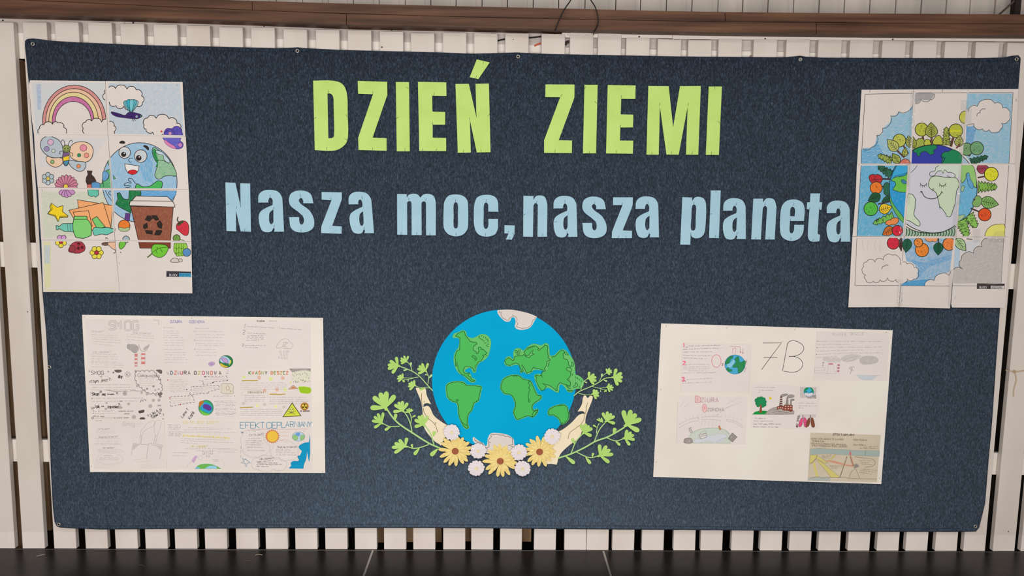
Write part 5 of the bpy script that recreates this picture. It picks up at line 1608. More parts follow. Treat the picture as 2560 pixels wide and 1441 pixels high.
a.line(P2(R2("1520,515 1590,525")), 20, (120, 120, 110), False, {8})
a.fill(scal(R2("300,935 280,850 320,795 420,795 515,775 620,712 718,800 800,820 890,850 925,930 880,1000 800,1000 700,1035 570,990 480,1020 400,1025 305,1000"), 0.3), M_WHITE, None, sheets={6, 7})
a.line(scal(R2("310,950 285,850 320,795 420,795 520,772 625,712 720,830"), 0.32, False), 7, GL, False, {6})
a.line(scal(R2("700,1035 675,1000 570,985 480,1010 400,1025 305,1000 310,950"), 0.32, False), 7, GL, False, {6})
a.line(scal(R2("755,800 805,822 890,860 940,930 885,1000 805,992 775,1040"), 0.3, False), 7, GL, False, {7})
CB3 = scal(R2("1015,1080 1130,1018 1310,955"), 0.28, False)
a.fill(CB3 + P2(R2("1330,1076 1015,1076")), M_WHITE, None, sheets={7})
a.line(CB3 + P2(R2("1332,905")), 7, GL, False, {7})
a.line(scal(R2("505,885 540,845 580,840"), 0.3, False), 8, GL, False, {6})
a.lines([sm(R2("270,530 270,600 295,660"), 3, False), sm(R2("345,540 328,600 335,655"), 3, False), sm(R2("430,530 415,600 430,660"), 3, False), sm(R2("490,540 480,600 485,680"), 3, False)], 5, (196, 186, 182), {6})
# printed frame
a.line(P2("262,992 312,127 905,115"), 7, FR, False, {0}); a.line(P2("925,113 1580,109"), 7, FR, False, {1}); a.line(P2("1600,107 2150,107 2100,990"), 7, FR, False, {2})
a.line(P2("262,1012 " + R2("207,488")), 6, FR, False, {3}); a.line(P2("2098,1010 " + R2("1998,80 1975,480")), 6, FR, False, {5})
a.line(P2(R2("203,508 178,1078 705,1078")), 6, FR, False, {6}); a.line(P2(R2("730,1080 1318,1084")), 6, FR, False, {7}); a.line(P2(R2("1968,508 1935,1055")), 6, FR, False, {8}); a.line(P2(R2("1350,1080 1645,1082")), 6, FR, False, {8})
a.fill(P2(R2("1645,1052 1978,1055 1978,1120 1643,1118")), mat((66, 60, 60)), None, sheets={8})
a.fill(P2(R2("1812,1080 1974,1082 1974,1117 1811,1115")), mat((210, 202, 198)), None, sheets={8})
p = rp(1676, 1088); a.lines(hand('BLOCK', p[0], p[1], 23, 0.5, 1.1, wob=0), 5.5, (214, 206, 202), {8})
p = rp(1826, 1090); a.lines(hand('POSTERS', p[0], p[1], 22, 0.5, 0.9, wob=0), 5, (66, 60, 60), {8})
a.lines([P2(R2("1750,1064 1870,1068"))], 2.5, (130, 124, 122), {8})

QR = [P2("268,73 912,68 866,996 212,995"), P2("915,68 1586,66 1518,996 868,996"), P2("1588,66 2215,62 2176,990 1520,996"),
      P2("210,998 866,998 " + R2("772,489 150,486 188,10")), P2("868,998 1518,998 " + R2("1398,491 774,491")), P2("1520,998 2176,993 2200,1400 " + R2("2052,492 1400,491")),
      P2(R2("148,489 770,492 708,1336 100,1340")), P2(R2("774,493 1397,493 1322,1345 1318,1352 712,1337")), P2(R2("1400,493 2050,494 1980,1345 1345,1342 1334,1300"))]
QR[5] = P2("1520,998 2176,993 ") + P2(R2("2118,20 2052,492 1400,491"))
PRR = [P2("255,110 905,108 880,990 240,990"), P2("935,105 1578,104 1512,990 888,990"), P2("1582,100 2160,100 2112,990 1520,990"),
       P2("245,1014 845,1014 ") + P2(R2("752,483 195,483")), P2("875,1010 1500,1010 ") + P2(R2("1388,484 785,484")), P2("1512,1010 2110,1010 ") + P2(R2("1980,484 1405,484")),
       P2(R2("170,506 752,504 728,1082 170,1082")), P2(R2("775,510 1366,510 1322,1088 725,1088")), P2(R2("1388,510 1980,506 1980,1125 1345,1125"))]
PRR[7] = P2(R2("752,510 1366,510 1320,1088 722,1088"))
PRR[8] = P2(R2("1388,510 1980,506 1982,1125 1345,1125"))
o = thing('colouring_poster', tuple(P(2333, 495, BAN - 0.001)), 'hand-coloured poster of nine joined sheets with sleeping earth ringed by trees, taped seams', 'poster')
for i, q in enumerate(QR):
    dd = 0.0018 + 0.0002 * (i % 3) + 0.0006 * (i // 3)
    s_ = cutout('sheet', [RP(q)], M_WHITE, dd, 0.0004, o)
    a.emit('coloured_print', s_, dd + 0.0004, RP(PRR[i]), i)
for k, (q, dd) in enumerate([("880,90 935,90 925,560 860,560", .0062), ("850,560 905,570 870,1010 830,1010", .0064), ("1500,200 1600,200 1575,480 1500,480", .0063), ("1500,470 1560,470 1530,930 1480,930", .0065),
                             ("830,1000 880,1000 870,1500 820,1500", .0062), ("1480,1010 1530,1010 1510,1500 1455,1500", .0063), ("1580,300 1640,300 1630,520 1570,510", .0067)]):
    t_ = cutout('tape_strip', [RP(P2(q))], M_TAPE, dd + 0.0008, 0.0001, o)
for k, q in enumerate(["725,330 790,330 770,560 700,560", "1365,80 1420,80 1400,520 1350,520", "1300,880 1350,880 1345,1330 1300,1330", "1600,400 1685,400 1685,560 1600,560", "1860,430 1990,420 1990,560 1780,560", "690,1000 760,1000 750,1330 680,1330"]):
    t_ = cutout('tape_strip', [RP(P2(R2(q)))], M_TAPE, 0.0072 + 0.0002 * k, 0.0001, o)
for x_, y_ in (rp(742, 1255), rp(1380, 1222), (372, 90), (1272, 84), (2190, 200)):
    c = P(2100 + x_ / 4.97, 210 + y_ / 4.97, BAN - 0.0034)
    V, F = tube([(c.x - 0.0006, c.y, c.z - 0.005), (c.x, c.y - 0.0006, c.z), (c.x + 0.0008, c.y, c.z + 0.005)], 0.0006, 5)
    mk('staple', V, F, mat((120, 110, 104)), o)

LW = 0.9

# =================================================================== the two white cards
C1, C2, C3, C4 = Frame(190, 780, 6.5515), Frame(500, 780, 6.5515), Frame(190, 980, 6.5515), Frame(500, 980, 6.5515)
PEN, PEN2, BLK = (176, 166, 162), (146, 136, 134), (66, 56, 52)


def rows(x0, x1, ys, dy1=0, var=40, seed=1):
    r_ = random.Random(seed)
    return [(x0 + r_.uniform(0, 10), y, x1 - r_.uniform(0, var), y + dy1) for y in ys]


a = Art(C1)
a.cur = {0}
for t, x, y, h in (('S', 545, 155, 135), ('M', 650, 160, 130), ('O', 800, 150, 150), ('G', 925, 155, 145)):
    for off_, w_, c_ in ((0, 34, (150, 140, 136)), (0, 24, (224, 212, 207))): a.lines(hand(t, x, y, h, 0, wob=0), w_, c_)
a.fr = C1
a.lines(hand('Co to jest?', 262, 305, 26, 2), 3.5, PEN)
para(a, [(245, 370, 680, 395), (262, 415, 690, 430), (262, 445, 735, 470), (260, 485, 760, 512), (285, 525, 620, 560)], 3.5, PEN)
a.lines(hand('Skąd się bierze?', 930, 325, 30, 3), 3.5, PEN)
para(a, [(830, 365, 1270, 402), (830, 405, 1275, 440), (815, 450, 1265, 492), (830, 492, 905, 495)], 3.5, PEN, seed=9)
a.lines(hand('Jak zapobiec?', 275, 640, 34, 0), 3.5, PEN)
para(a, rows(245, 700, [690, 728, 768, 805], 12) + rows(245, 800, [830, 865, 900], 15), 3.5, PEN, seed=20)
a.lines([P2("1255,132 1350,140 1358,215")], 6, (170, 158, 150))
a.fill(sm("960,675 900,640 845,600 840,540 880,530 960,535 1010,560 1030,600 1000,660"), crayon((150, 144, 140), 0.9, 30), None)
a.lines([sm("860,520 838,570 850,610", 3, False), sm("1025,530 1045,590 1065,635 1100,650 1140,640 1190,570 1205,540", 3, False), sm("905,640 950,668 1000,672", 3, False)], 5, (110, 100, 96))
a.fill(sm("1105,600 1150,560 1200,540 1180,580 1140,620 1110,630"), crayon((160, 154, 150), 0.8, 50), None)
for x, y, w_, h_ in ((962, 690, 46, 45), (962, 762, 44, 30), (962, 826, 42, 30), (962, 880, 40, 16), (1072, 680, 58, 28), (1070, 745, 60, 34), (1065, 818, 64, 38)):
    a.fill(P2("%d,%d %d,%d %d,%d %d,%d" % (x, y, x + w_, y, x + w_, y + h_, x, y + h_)), crayon((214, 92, 88), 1.0, 60), None)
a.lines([P2("960,680 962,905"), P2("1008,680 1005,905"), P2("1068,665 1066,880"), P2("1132,665 1132,880")], 3, PEN)
# page 1
a.cur = {1}
a.lines(hand('DZIURA', 1548, 140, 42, 0), 10, (160, 150, 190)); a.lines(hand('OZENOWA', 1858, 142, 42, 0), 10, (160, 150, 190))
a.lines(hand('Co to jest?', 1430, 240, 24, 2), 3, PEN)
para(a, rows(1425, 1700, [315, 350, 385], 4) + rows(1430, 1790, [420, 465, 505, 548], 4) + rows(1440, 1830, [615, 665, 705, 748, 785, 828], 4), 3.5, (162, 154, 166), seed=40)
a.fr = C2
para(a, rows(-80, 200, [272]) + rows(-80, 420, [320, 372, 418], 5) + rows(-80, 410, [470, 520, 552], 6) + rows(-80, 290, [615, 660, 712], 5), 3.5, (162, 154, 166), seed=60)
a.lines(hand('1.', -100, 305, 26), 4, PEN2); a.lines(hand('2.', -100, 455, 26), 4, PEN2); a.lines(hand('3.', -100, 600, 26), 4, PEN2)
a.circ(428, 815, 112, (48, 128, 76), ry=100, line=(30, 84, 60), w=8)
a.fill(sm("325,800 345,750 400,725 470,760 500,820 460,850 400,840 350,830"), mat((176, 208, 224)), (60, 80, 120), 5)
a.fill(sm("350,768 380,755 430,770 460,810 450,840 410,835 370,800"), mat((196, 160, 208)), (70, 60, 120), 6)
a.fill(sm("330,845 360,850 400,880 450,890 455,905 400,910 350,890"), mat((222, 190, 60)), (90, 90, 40), 4)
a.fill(sm("500,790 512,820 490,860 470,870 485,835"), mat((214, 210, 80)), None)
a.fill(sm("140,840 185,815 240,830 235,870 180,895 140,880"), crayon((180, 140, 196), 0.8, 20), None)
a.lines([P2("150,830 225,880"), P2("170,890 215,820"), P2("135,860 240,855")], 4, (140, 110, 190))
# page 2
a.cur = {2}
a.lines(hand('Kwaśne', 935, 135, 28), 6, (84, 76, 76)); a.lines(hand('deszcze', 1135, 135, 26), 3.5, PEN)
a.lines(hand('1', 735, 200, 45, 15) + hand('2', 705, 300, 50) + hand('2', 690, 525, 40) + [P2("725,255 745,258"), P2("695,365 730,370")], 6, (96, 88, 90))
para(a, [(765, 240, 1230, 268), (1330, 270, 1670, 292)] + [(770, 350, 1095, 362), (770, 388, 1040, 395), (765, 415, 1040, 420), (765, 442, 1050, 450), (755, 465, 965, 475), (738, 550, 1080, 556), (735, 578, 950, 590)], 4.5, (124, 114, 118), 13, 80)
a.lines([P2("1262,245 1275,285"), P2("1290,240 1298,285"), P2("1308,240 1312,280")], 3, PEN)
a.line(sm("1255,585 1260,550 1310,480 1380,445 1440,455 1470,490 1505,515 1515,560 1480,605 1430,590 1370,570 1300,595"), 5, (160, 150, 148), True)
a.lines([ell(1385, 522, 20, 18, 12) + [(1405, 522)], ell(1425, 515, 16, 14, 10) + [(1441, 515)], ell(1375, 555, 20, 16, 12) + [(1395, 555)], sm("1350,500 1390,495 1430,500", 3, False), P2("1360,605 1480,608")], 4, (160, 150, 148))
for x, y in ((1312, 655), (1370, 655), (1415, 652), (1445, 650), (1330, 700), (1378, 708), (1420, 702), (1292, 748), (1338, 755), (1385, 758), (1425, 762)): a.line(ell(x, y, 10, 20, 10) + [(x + 10, y)], 4, (170, 162, 160))
# page 3
a.fr = C1; a.cur = {3}
a.lines(hand('SMOG', 250, 970, 58, 1, 1.6), 8, (70, 60, 56)); a.lines([P2("205,965 225,965 215,990"), P2("515,970 540,990"), P2("540,970 520,990")], 6, BLK)
a.fill(sm("632,958 745,958 735,985 690,995 650,985"), mat((112, 102, 98)), BLK, 5)
a.fill(sm("1312,958 1400,958 1402,1010 1370,1005 1340,980"), mat((112, 102, 98)), BLK, 5)
a.fill(sm("690,1080 705,1040 725,1045 722,1085"), mat((90, 80, 76)), BLK, 5); a.circ(750, 1060, 12, (100, 90, 86), w=4); a.circ(745, 1085, 10, (100, 90, 86), w=4)
a.lines([ell(845, 1025, 44, 42, 16) + [(889, 1025)], ell(848, 1025, 26, 22, 12) + [(874, 1025)]], 5, (130, 120, 116)); a.circ(835, 1028, 8, BLK, line=None)
a.lines(hand('czym', 240, 1110, 46, 0, 1.0) + hand('jest', 410, 1095, 50, 0, 1.0) + hand('?:', 530, 1085, 46), 8, (92, 74, 66))
a.line(P2("225,1130 228,1165"), 6, BLK)
cl = scal("985,1050 980,1000 1050,985 1120,985 1200,985 1290,1000 1310,1050 1345,1110 1375,1180 1400,1240 1390,1300 1330,1320 1260,1325 1180,1320 1130,1275 1080,1240 1030,1190 990,1130 970,1085", 0.35)
a.line(cl, 8, (104, 94, 90), True)
a.lines(hand('Ciekąwostka', 1012, 1015, 50, 2, 1.0), 5, (90, 80, 76))
para(a, rows(1030, 1330, [1090, 1118, 1148, 1175, 1205], 4), 3, PEN, seed=90)
for x, y, r in ((1165, 1262, 14), (1268, 1222, 14), (1298, 1285, 12), (1352, 1268, 12), (1378, 1112, 14), (1163, 1350, 16), (1310, 1358, 20), (1378, 1385, 22), (1000, 1215, 16), (975, 975, 14), (410, 1065, 12), (612, 995, 14), (1075, 1325, 16), (405, 1310, 18)):
    a.circ(x, y, r, (150, 142, 136) if r % 4 else (190, 180, 172), line=(120, 110, 104), w=3)
a.fill(P2("1345,1335 1400,1320 1415,1345 1390,1370 1345,1368"), mat((130, 120, 112)), BLK, 5)
para(a, rows(250, 930, [1195, 1240], 0) + rows(250, 1000, [1280], 0), 3.5, (176, 166, 162), seed=95)
a.lines([sm("490,1285 560,1290 640,1310 720,1305 800,1300 860,1305", 3, False), sm("880,1300 940,1290 1000,1300 1130,1292", 3, False)], 6, (110, 98, 92))
a.lines(hand('Skąd', 262, 1325, 44, 0, .9) + hand('się', 425, 1330, 40, 0, .9) + hand('?:', 655, 1325, 40), 9, (62, 50, 48))
a.lines(scrib(515, 1350, 630, 1350, 26, 3, (100, 120)), 9, (62, 50, 48)); a.circ(798, 1340, 32, (190, 180, 174), w=4, line=(140, 130, 124)); a.circ(798, 1340, 16, (170, 160, 154), line=None)
a.fr = C3
a.line(P2("245,15 242,30"), 6, BLK)
para(a, [(285, 110, 1100, 105), (270, 160, 700, 155), (800, 152, 1000, 158)], 3.5, (176, 166, 162), seed=101)
a.line(P2("712,155 762,155"), 8, BLK); a.circ(260, 112, 8, (90, 80, 74), line=None)
a.lines(hand('Jak', 290, 215, 50, 0, .9) + hand('zapobiec', 515, 225, 42, 0, .8) + hand('?:', 690, 195, 42), 9, (66, 54, 48))
a.lines(scrib(415, 240, 475, 240, 26, 3, (60, 70)), 9, (62, 50, 48))
for x, y, r in ((268, 270, 20), (486, 282, 16), (860, 200, 18), (500, 185, 12), (720, 262, 16), (743, 262, 12), (1265, 140, 20), (1358, 138, 20), (1215, 235, 26), (945, 415, 28), (1180, 388, 14)):
    a.circ(x, y, r, (206, 196, 190), line=(140, 130, 124), w=5)
    a.circ(x, y, r * .4, (160, 150, 144), line=None)
a.lines([P2("1070,130 1050,175"), P2("1100,130 1090,160"), P2("1120,120 1150,150"), P2("1335,235 1350,215"), P2("1355,240 1370,215"), P2("1378,240 1392,215"), P2("1425,350 1435,395"), P2("1410,447 1440,445")], 8, (110, 100, 94))
a.fill(sm("1025,320 1060,310 1110,300 1110,335 1070,345 1040,350"), mat((92, 82, 76)), BLK, 5)
a.fill(sm("1045,445 1060,425 1115,425 1128,445 1085,452"), mat((92, 82, 76)), BLK, 4)
a.lines(hand('Lila A', 1215, 360, 42, -32, .9) + hand('7D', 1350, 300, 38, -35, .9) + hand('Tosia W', 1222, 410, 42, -30, .8), 7, (70, 58, 54))
para(a, rows(300, 660, [318, 358, 432], -4) + rows(320, 460, [475]), 3.5, (186, 176, 170), seed=110)
para(a, [(690, 318, 935, 318), (790, 362, 885, 365), (285, 400, 460, 405), (622, 430, 860, 428)], 7, (128, 112, 104), 14, 120)
a.lines([ell(270, 430, 16, 18, 10) + [(286, 430)]], 6, (120, 110, 104)); a.circ(285, 315, 6, (90, 80, 74), line=None); a.circ(285, 352, 6, (90, 80, 74), line=None)
# page 4
a.fr = C1; a.cur = {4}
x = 1548
for ch, c in zip('DZiURA', ((88, 100, 112), (212, 90, 64), (100, 84, 110), (198, 70, 110), (78, 70, 66), (120, 112, 96))):
    a.lines(hand(ch, x, 972, 56, 0, wob=.1), 12, c); x += 62 if ch != 'i' else 36
a.lines([P2("1490,985 1492,998"), P2("1512,985 1512,998"), sm("1490,1010 1510,1022 1528,1008", 3, False)], 7, (120, 110, 130))
a.fr = C2
x = -96
for ch, c in zip('OZONOWA', ((78, 66, 60), (196, 176, 60), (204, 70, 110), (96, 104, 100), (210, 100, 60), (104, 84, 120), (100, 96, 84))):
    a.lines(hand(ch, x, 975, 54, 0, wob=.1), 12, c); x += 66 if ch != 'W' else 76
a.lines([P2("445,965 447,978"), P2("460,965 460,978"), sm("428,1000 445,1015 465,1000", 3, False)], 6, (120, 110, 130))


def dashed(pts, w=7, c=(70, 58, 66), n=34, gap=22):
    L = []
    for (x0, y0), (x1, y1) in zip(pts, pts[1:]):
        d = math.hypot(x1 - x0, y1 - y0); t = 0
        while t < d:
            e = min(d, t + n)
            L.append([(x0 + (x1 - x0) * t / d, y0 + (y1 - y0) * t / d), (x0 + (x1 - x0) * e / d, y0 + (y1 - y0) * e / d)]); t = e + gap
    a.lines(L, w, c)


dashed(P2("75,1065 440,1050 455,1130 240,1140 190,1180 50,1190 55,1135 -10,1130"))
a.circ(212, 1160, 11, (60, 50, 52), line=None); a.circ(80, 1065, 10, (60, 50, 52), line=None)
para(a, rows(80, 440, [1080, 1108], -8) + rows(70, 190, [1150], 0), 3.2, (190, 140, 150), seed=130)
dashed(P2("-120,1225 310,1210 320,1265 140,1310 135,1335 -140,1355 -170,1350 -130,1225"))
para(a, rows(-110, 300, [1240, 1262], -4) + rows(-130, 130, [1290, 1320], -6), 3.2, PEN, seed=140)
a.fill(sm("350,1200 370,1175 430,1172 510,1180 550,1230 540,1300 550,1330 460,1345 370,1335 345,1320"), mat((222, 212, 196)), (120, 114, 84), 5)
a.line(ell(455, 1250, 26, 36, 16) + [(481, 1250)], 7, (168, 140, 80)); a.lines(hand('3', 488, 1290, 26), 6, (168, 140, 80))
a.fr = C1
para(a, rows(1535, 1850, [1120, 1150, 1190, 1222, 1255, 1285, 1312], -6), 3.2, PEN, seed=150)
a.circ(1505, 1118, 9, (190, 80, 70), line=None); a.circ(1815, 1275, 9, (60, 50, 50), line=None)
a.fr = C3
dashed(P2("1545,82 1910,65 1945,170 1700,210 1545,245 1540,110")); para(a, rows(1565, 1900, [118, 150, 185], -10), 3.2, PEN, seed=160)
a.circ(1537, 98, 10, (210, 80, 70), line=None); a.circ(1712, 208, 11, (190, 60, 60), line=None)
a.lines(hand('Lena T', 1712, 400, 44, -52, .9) + hand('Kamil', 1830, 425, 50, -56, .9), 7, (66, 54, 56))
a.fr = C4
a.circ(98, 262, 120, (60, 168, 90), ry=124, line=(40, 90, 120), w=9)
a.fill(sm("10,240 30,190 90,170 160,200 200,260 180,330 130,350 70,320 20,300"), mat((50, 160, 205)), None)
a.fill(sm("50,230 80,205 130,215 180,250 185,290 150,310 100,290 60,265"), mat((104, 60, 150)), (60, 60, 130), 5)
a.fill(sm("-20,200 0,160 50,150 60,180 20,225 0,250"), mat((190, 120, 50)), None)
a.fill(sm("0,300 60,340 150,360 180,340 130,385 60,380 10,340"), mat((120, 200, 70)), None)
para(a, rows(262, 560, [72]) + rows(262, 600, [155, 180], -6) + rows(262, 590, [210, 232], -4) + rows(262, 610, [275, 298], -8) + rows(262, 600, [335, 358, 380], -8), 3.5, (168, 156, 160), seed=170)
a.lines([P2("240,162 256,160"), P2("248,230 262,228"), P2("248,292 262,290"), P2("250,355 266,353"), P2("233,62 235,85"), P2("568,62 570,80")], 6, (90, 80, 80))
# page 5
a.fr = C2; a.cur = {5}
x = 800
for ch, c in zip('KWAŚNY DESZCZ', ((96, 150, 50), (214, 106, 50), (100, 150, 56), (216, 140, 60), (150, 170, 60), (90, 110, 50), 0, (214, 120, 50), (108, 150, 50), (214, 120, 60), (206, 150, 60), (120, 120, 50), (214, 96, 50))):
    if ch == ' ': x += 30; continue
    a.lines(hand(ch, x, 978, 48, 0, wob=.1), 12, c); x += 58 if ch in 'WN' else (50 if ch != 'Y' else 66)
a.fill(path("1468,935 1808,933 1808,975 s1750,972 s1700,985 s1640,975 s1580,980 s1530,992 s1490,965"), mat((166, 158, 154)), (96, 88, 84), 5)
a.fill(sm("1530,990 1800,975 1790,1110 1700,1160 1560,1130 1500,1050"), crayon((226, 232, 190), 0.5, 30), None)
r_ = random.Random(5)
L = []
for k in range(34):
    X, Y = r_.uniform(1520, 1790), r_.uniform(985, 1150); L.append([(X, Y), (X + r_.uniform(-8, 8), Y + r_.uniform(10, 22))])
a.lines(L, 7, (86, 104, 64))
for x, y, r in ((722, 1070, 26), (1155, 1100, 32), (1395, 1278, 30), (1485, 1155, 18)): a.circ(x, y, r, (222, 228, 150), line=None)
for x, y in ((968, 1078), (1355, 1085), (1262, 1275), (1058, 1290)): a.lines([ell(x, y, 24, 26, 12) + [(x + 24, y)], ell(x, y, 11, 12, 8) + [(x + 11, y)]], 6, (226, 136, 60))
for p in ("682,1132 760,1128 845,1130 945,1128", "1138,1352 1220,1350 1300,1355 1398,1350"): a.line(P2(p), 16, (190, 158, 54))
para(a, rows(655, 1440, [1170, 1205, 1238, 1272], -6), 3.5, (176, 162, 166), seed=180)
a.line(P2("1450,1268 1528,1208 1598,1260 1450,1268"), 10, (150, 84, 40), True); a.fill(P2("1475,1262 1528,1222 1575,1256"), mat((226, 150, 90)), None); a.line(P2("1505,1250 1530,1232 1545,1250"), 7, (150, 84, 40))
a.fill(sm("1615,1235 1660,1228 1725,1228 1800,1245 1818,1270 1812,1320 1770,1340 1700,1335 1650,1325 1625,1280"), mat((156, 196, 40)), (190, 220, 90), 9)
a.lines(hand('CIEKAWOSTKA', 785, 1305, 28, 1, 1.5), 5, (150, 124, 84))
a.line(sm("690,1400 680,1340 740,1300 900,1290 1060,1290 1110,1340 1115,1400", 4, False), 3, (206, 170, 150))
a.fr = C4
para(a, rows(720, 1090, [60, 92, 125, 155], 0) + rows(1135, 1800, [92, 130, 160, 195], 0), 3.5, (172, 160, 166), seed=190)
para(a, rows(660, 1370, [290, 325, 355, 385], 0), 3.5, (172, 160, 166), seed=200)
a.line(P2("655,262 720,258 790,256 865,252"), 16, (190, 158, 54)); a.line(P2("1138,45 1398,40"), 14, (190, 158, 54))
for x, y in ((940, 232), (1240, 242)): a.circ(x, y, 24, (232, 234, 160), line=None)
for x, y in ((712, 190), (1058, 208), (1375, 252)): a.lines([ell(x, y, 22, 20, 10) + [(x + 22, y)], ell(x, y, 9, 9, 8)], 4, (176, 168, 130))
a.fill(P2("1510,185 1652,395 1360,410"), mat((214, 222, 70)), (90, 78, 56), 14)
a.circ(1498, 295, 38, (222, 228, 110), ry=34, line=(100, 90, 60), w=5)
a.fill(P2("1478,325 1520,325 1518,350 1482,350"), mat((226, 230, 140)), (90, 80, 60), 5)
a.circ(1484, 292, 8, (70, 60, 50), line=None); a.circ(1512, 290, 8, (70, 60, 50), line=None); a.line(P2("1498,305 1494,316 1502,316"), 4, (70, 60, 50))
a.lines([P2("1425,365 1570,320"), P2("1430,320 1565,372"), P2("1485,340 1515,340")], 7, (110, 100, 60)); 
a.circ(1712, 240, 60, (232, 190, 60), ry=56, line=(216, 140, 80), w=20); a.circ(1712, 240, 50, (226, 196, 70), line=(70, 54, 34), w=9)
for an in (30, 150, 270): a.fill(ell(1712 + 28 * math.cos(math.radians(an)), 240 + 28 * math.sin(math.radians(an)), 16, 13, 10), mat((60, 46, 34)), None)
a.circ(1712, 242, 7, (60, 46, 34), line=None); a.lines(scrib(1640, 318, 1800, 318, 34, 7, (160, 170)), 9, (84, 66, 52))
# page 6
a.fr = C3; a.cur = {6}
a.lines(hand('Smog', 770, 490, 66, 4, 1.2), 4, (160, 152, 160))
a.line(P2("735,530 780,545"), 3, PEN); a.line(P2("985,530 1100,520"), 3, PEN)
a.lines(hand('Co to jest?', 360, 595, 26) + hand('Skąd się to bierze?', 370, 730, 26, -2) + hand('Jak zapobiec?', 430, 905, 24), 4, (150, 142, 140))
para(a, rows(320, 640, [648, 676], 0, 20) + rows(305, 760, [768, 795, 822, 845, 865], 2) + rows(345, 780, [945, 970, 990], 0) + rows(385, 740, [1078, 1098, 1115], 2), 3.2, (178, 170, 166), seed=220)
a.line(P2("445,1050 600,1050"), 4, PEN2)
a.line(scal("350,1080 420,1030 550,1020 680,1040 770,1080 770,1130 680,1160 550,1175 420,1165 345,1130", .15), 3, (184, 176, 172), True)
a.lines([P2("905,1040 935,845 1055,862"), P2("1070,862 1185,870 1155,1095"), P2("1185,870 1190,848 1280,852"), P2("1300,858 1412,880 1370,1110"), P2("1050,860 1048,725 1078,725 1065,860"), P2("1275,850 1298,730 1328,730 1305,855")], 5, (160, 150, 146))
a.lines([sm("1060,720 1060,660 1110,590 1180,510 1260,475 1290,490 1280,550 1230,580 1150,620 1090,680 1075,720", 4, False), sm("1295,725 1285,620 1285,520 1330,470 1385,475 1395,520 1370,620 1345,680 1320,725", 4, False)], 4, (172, 164, 160))
a.fill(P2("930,855 1040,865 930,960"), crayon((186, 178, 174), 0.5, 40), None); a.fill(P2("1195,860 1400,890 1385,960 1330,900"), crayon((186, 178, 174), 0.5, 40), None)
a.lines([P2("920,1130 1170,1085"), P2("990,1160 1210,1130"), P2("1045,1210 1200,1180"), P2("1080,1240 1220,1215"), P2("1450,460 1445,700"), P2("1487,1135 1488,1250")], 3, (196, 188, 176))
# page 7
a.fr = C4; a.cur = {7}
for s_, x, y, h in (('CO TO JEST OZON?', -272, 480, 42),): a.lines(hand(s_, x, y, h, 0, 1.6), 9, (222, 204, 144))
a.fr = C3
para(a, rows(1510, 1730, [540, 562, 588, 612, 655, 680, 700, 720], 4, 30), 4, (150, 142, 142), 12, 230)
para(a, [(1835, 588, 2250, 592), (1760, 625, 2560, 610), (1720, 662, 2660, 668), (1720, 772, 2480, 790), (1725, 800, 2590, 838), (1720, 832, 2000, 850)], 3.6, (160, 152, 152), seed=240)
para(a, [(1770, 935, 2580, 930), (1965, 968, 2300, 972), (2320, 950, 2650, 955), (2330, 985, 2610, 992)], 3.6, (160, 152, 152), seed=250)
a.lines(scrib(1750, 718, 2530, 760, 30, 5, (90, 180)), 16, (236, 216, 140)); a.lines(scrib(1755, 718, 2530, 762, 20, 6), 4, (190, 164, 80))
a.lines(hand('Jak wygląda?', 1860, 875, 34, 0, 1.6), 7, (222, 204, 144))
para(a, [(1580, 1000, 1840, 1000), (1570, 1050, 1800, 1052)], 4, (150, 142, 142), 15, 260)
a.fill(P2("1925,1075 1975,1090 1935,1165 1885,1140"), crayon((200, 160, 205), 1.1, 30), None); a.fill(P2("1925,1075 1960,1045 1995,1060 1975,1092"), crayon((200, 160, 205), 1.1, 30), None)
a.line(ell(2040, 1080, 36, 36, 16) + [(2076, 1080)], 3, (170, 160, 166)); a.line(sm("1810,1240 1840,1190 1890,1160", 3, False), 3, PEN)
a.fr = C4
a.fill(path("-80,1262 s-20,1205 s70,1185 s180,1190 s270,1220 345,1262"), mat((110, 186, 84)), (80, 150, 110), 5)
a.fill(path("80,1262 s130,1225 s200,1210 s270,1225 275,1262"), mat((150, 208, 226)), None); a.fill(path("-78,1262 s-50,1235 -10,1240 0,1262"), mat((110, 190, 214)), None)
L = []
for x, l in ((48, 45), (75, 40), (110, 80), (148, 85), (175, 40), (205, 40)): L += [P2("%d,985 %d,%d" % (x, x, 985 + l)), P2("%d,%d %d,%d %d,%d" % (x - 9, 975 + l, x, 988 + l, x + 9, 975 + l))]
a.lines(L, 4, (150, 144, 160)); a.lines([P2("20,975 210,970"), P2("205,1115 300,1113"), P2("222,1138 305,1136")], 4, PEN2); a.line(sm("215,1050 300,1070 370,1130 410,1210", 4, False), 3, (200, 192, 188))
# page 8
a.cur = {8}
x = 660
for ch, w_ in zip('EFEKT CIEPLARNIANY', (86, 82, 80, 84, 78, 24, 60, 30, 76, 76, 66, 74, 76, 62, 30, 62, 66, 60)):
    if ch != ' ':
        h_ = 105 if x < 1340 else 92
        a.lines(hand(ch, x, 500 if x < 1300 else 490, h_ * .95, 0, wob=.1), 15, (176, 206, 214)); a.lines(hand(ch, x, 500 if x < 1300 else 490, h_ * .95, 0, wob=.1), 6, (84, 112, 136))
    x += w_
a.line(P2("755,635 1050,612 1400,618 1765,608"), 5, (206, 140, 140))
lp = []
for k in range(40):
    an = k * math.pi / 20; q = 118 if k % 2 else 96
    lp.append((1185 + q * math.cos(an), 732 + q * .98 * math.sin(an)))
a.fill(lp, mat((218, 128, 70)), (200, 110, 60), 3); a.circ(1188, 732, 90, (240, 196, 72), line=None)
for y in (662, 718, 788): a.line(sm("1300,%d 1340,%d 1380,%d 1420,%d 1450,%d" % (y, y + 8, y - 4, y + 6, y), 3, False), 4, (220, 160, 110))
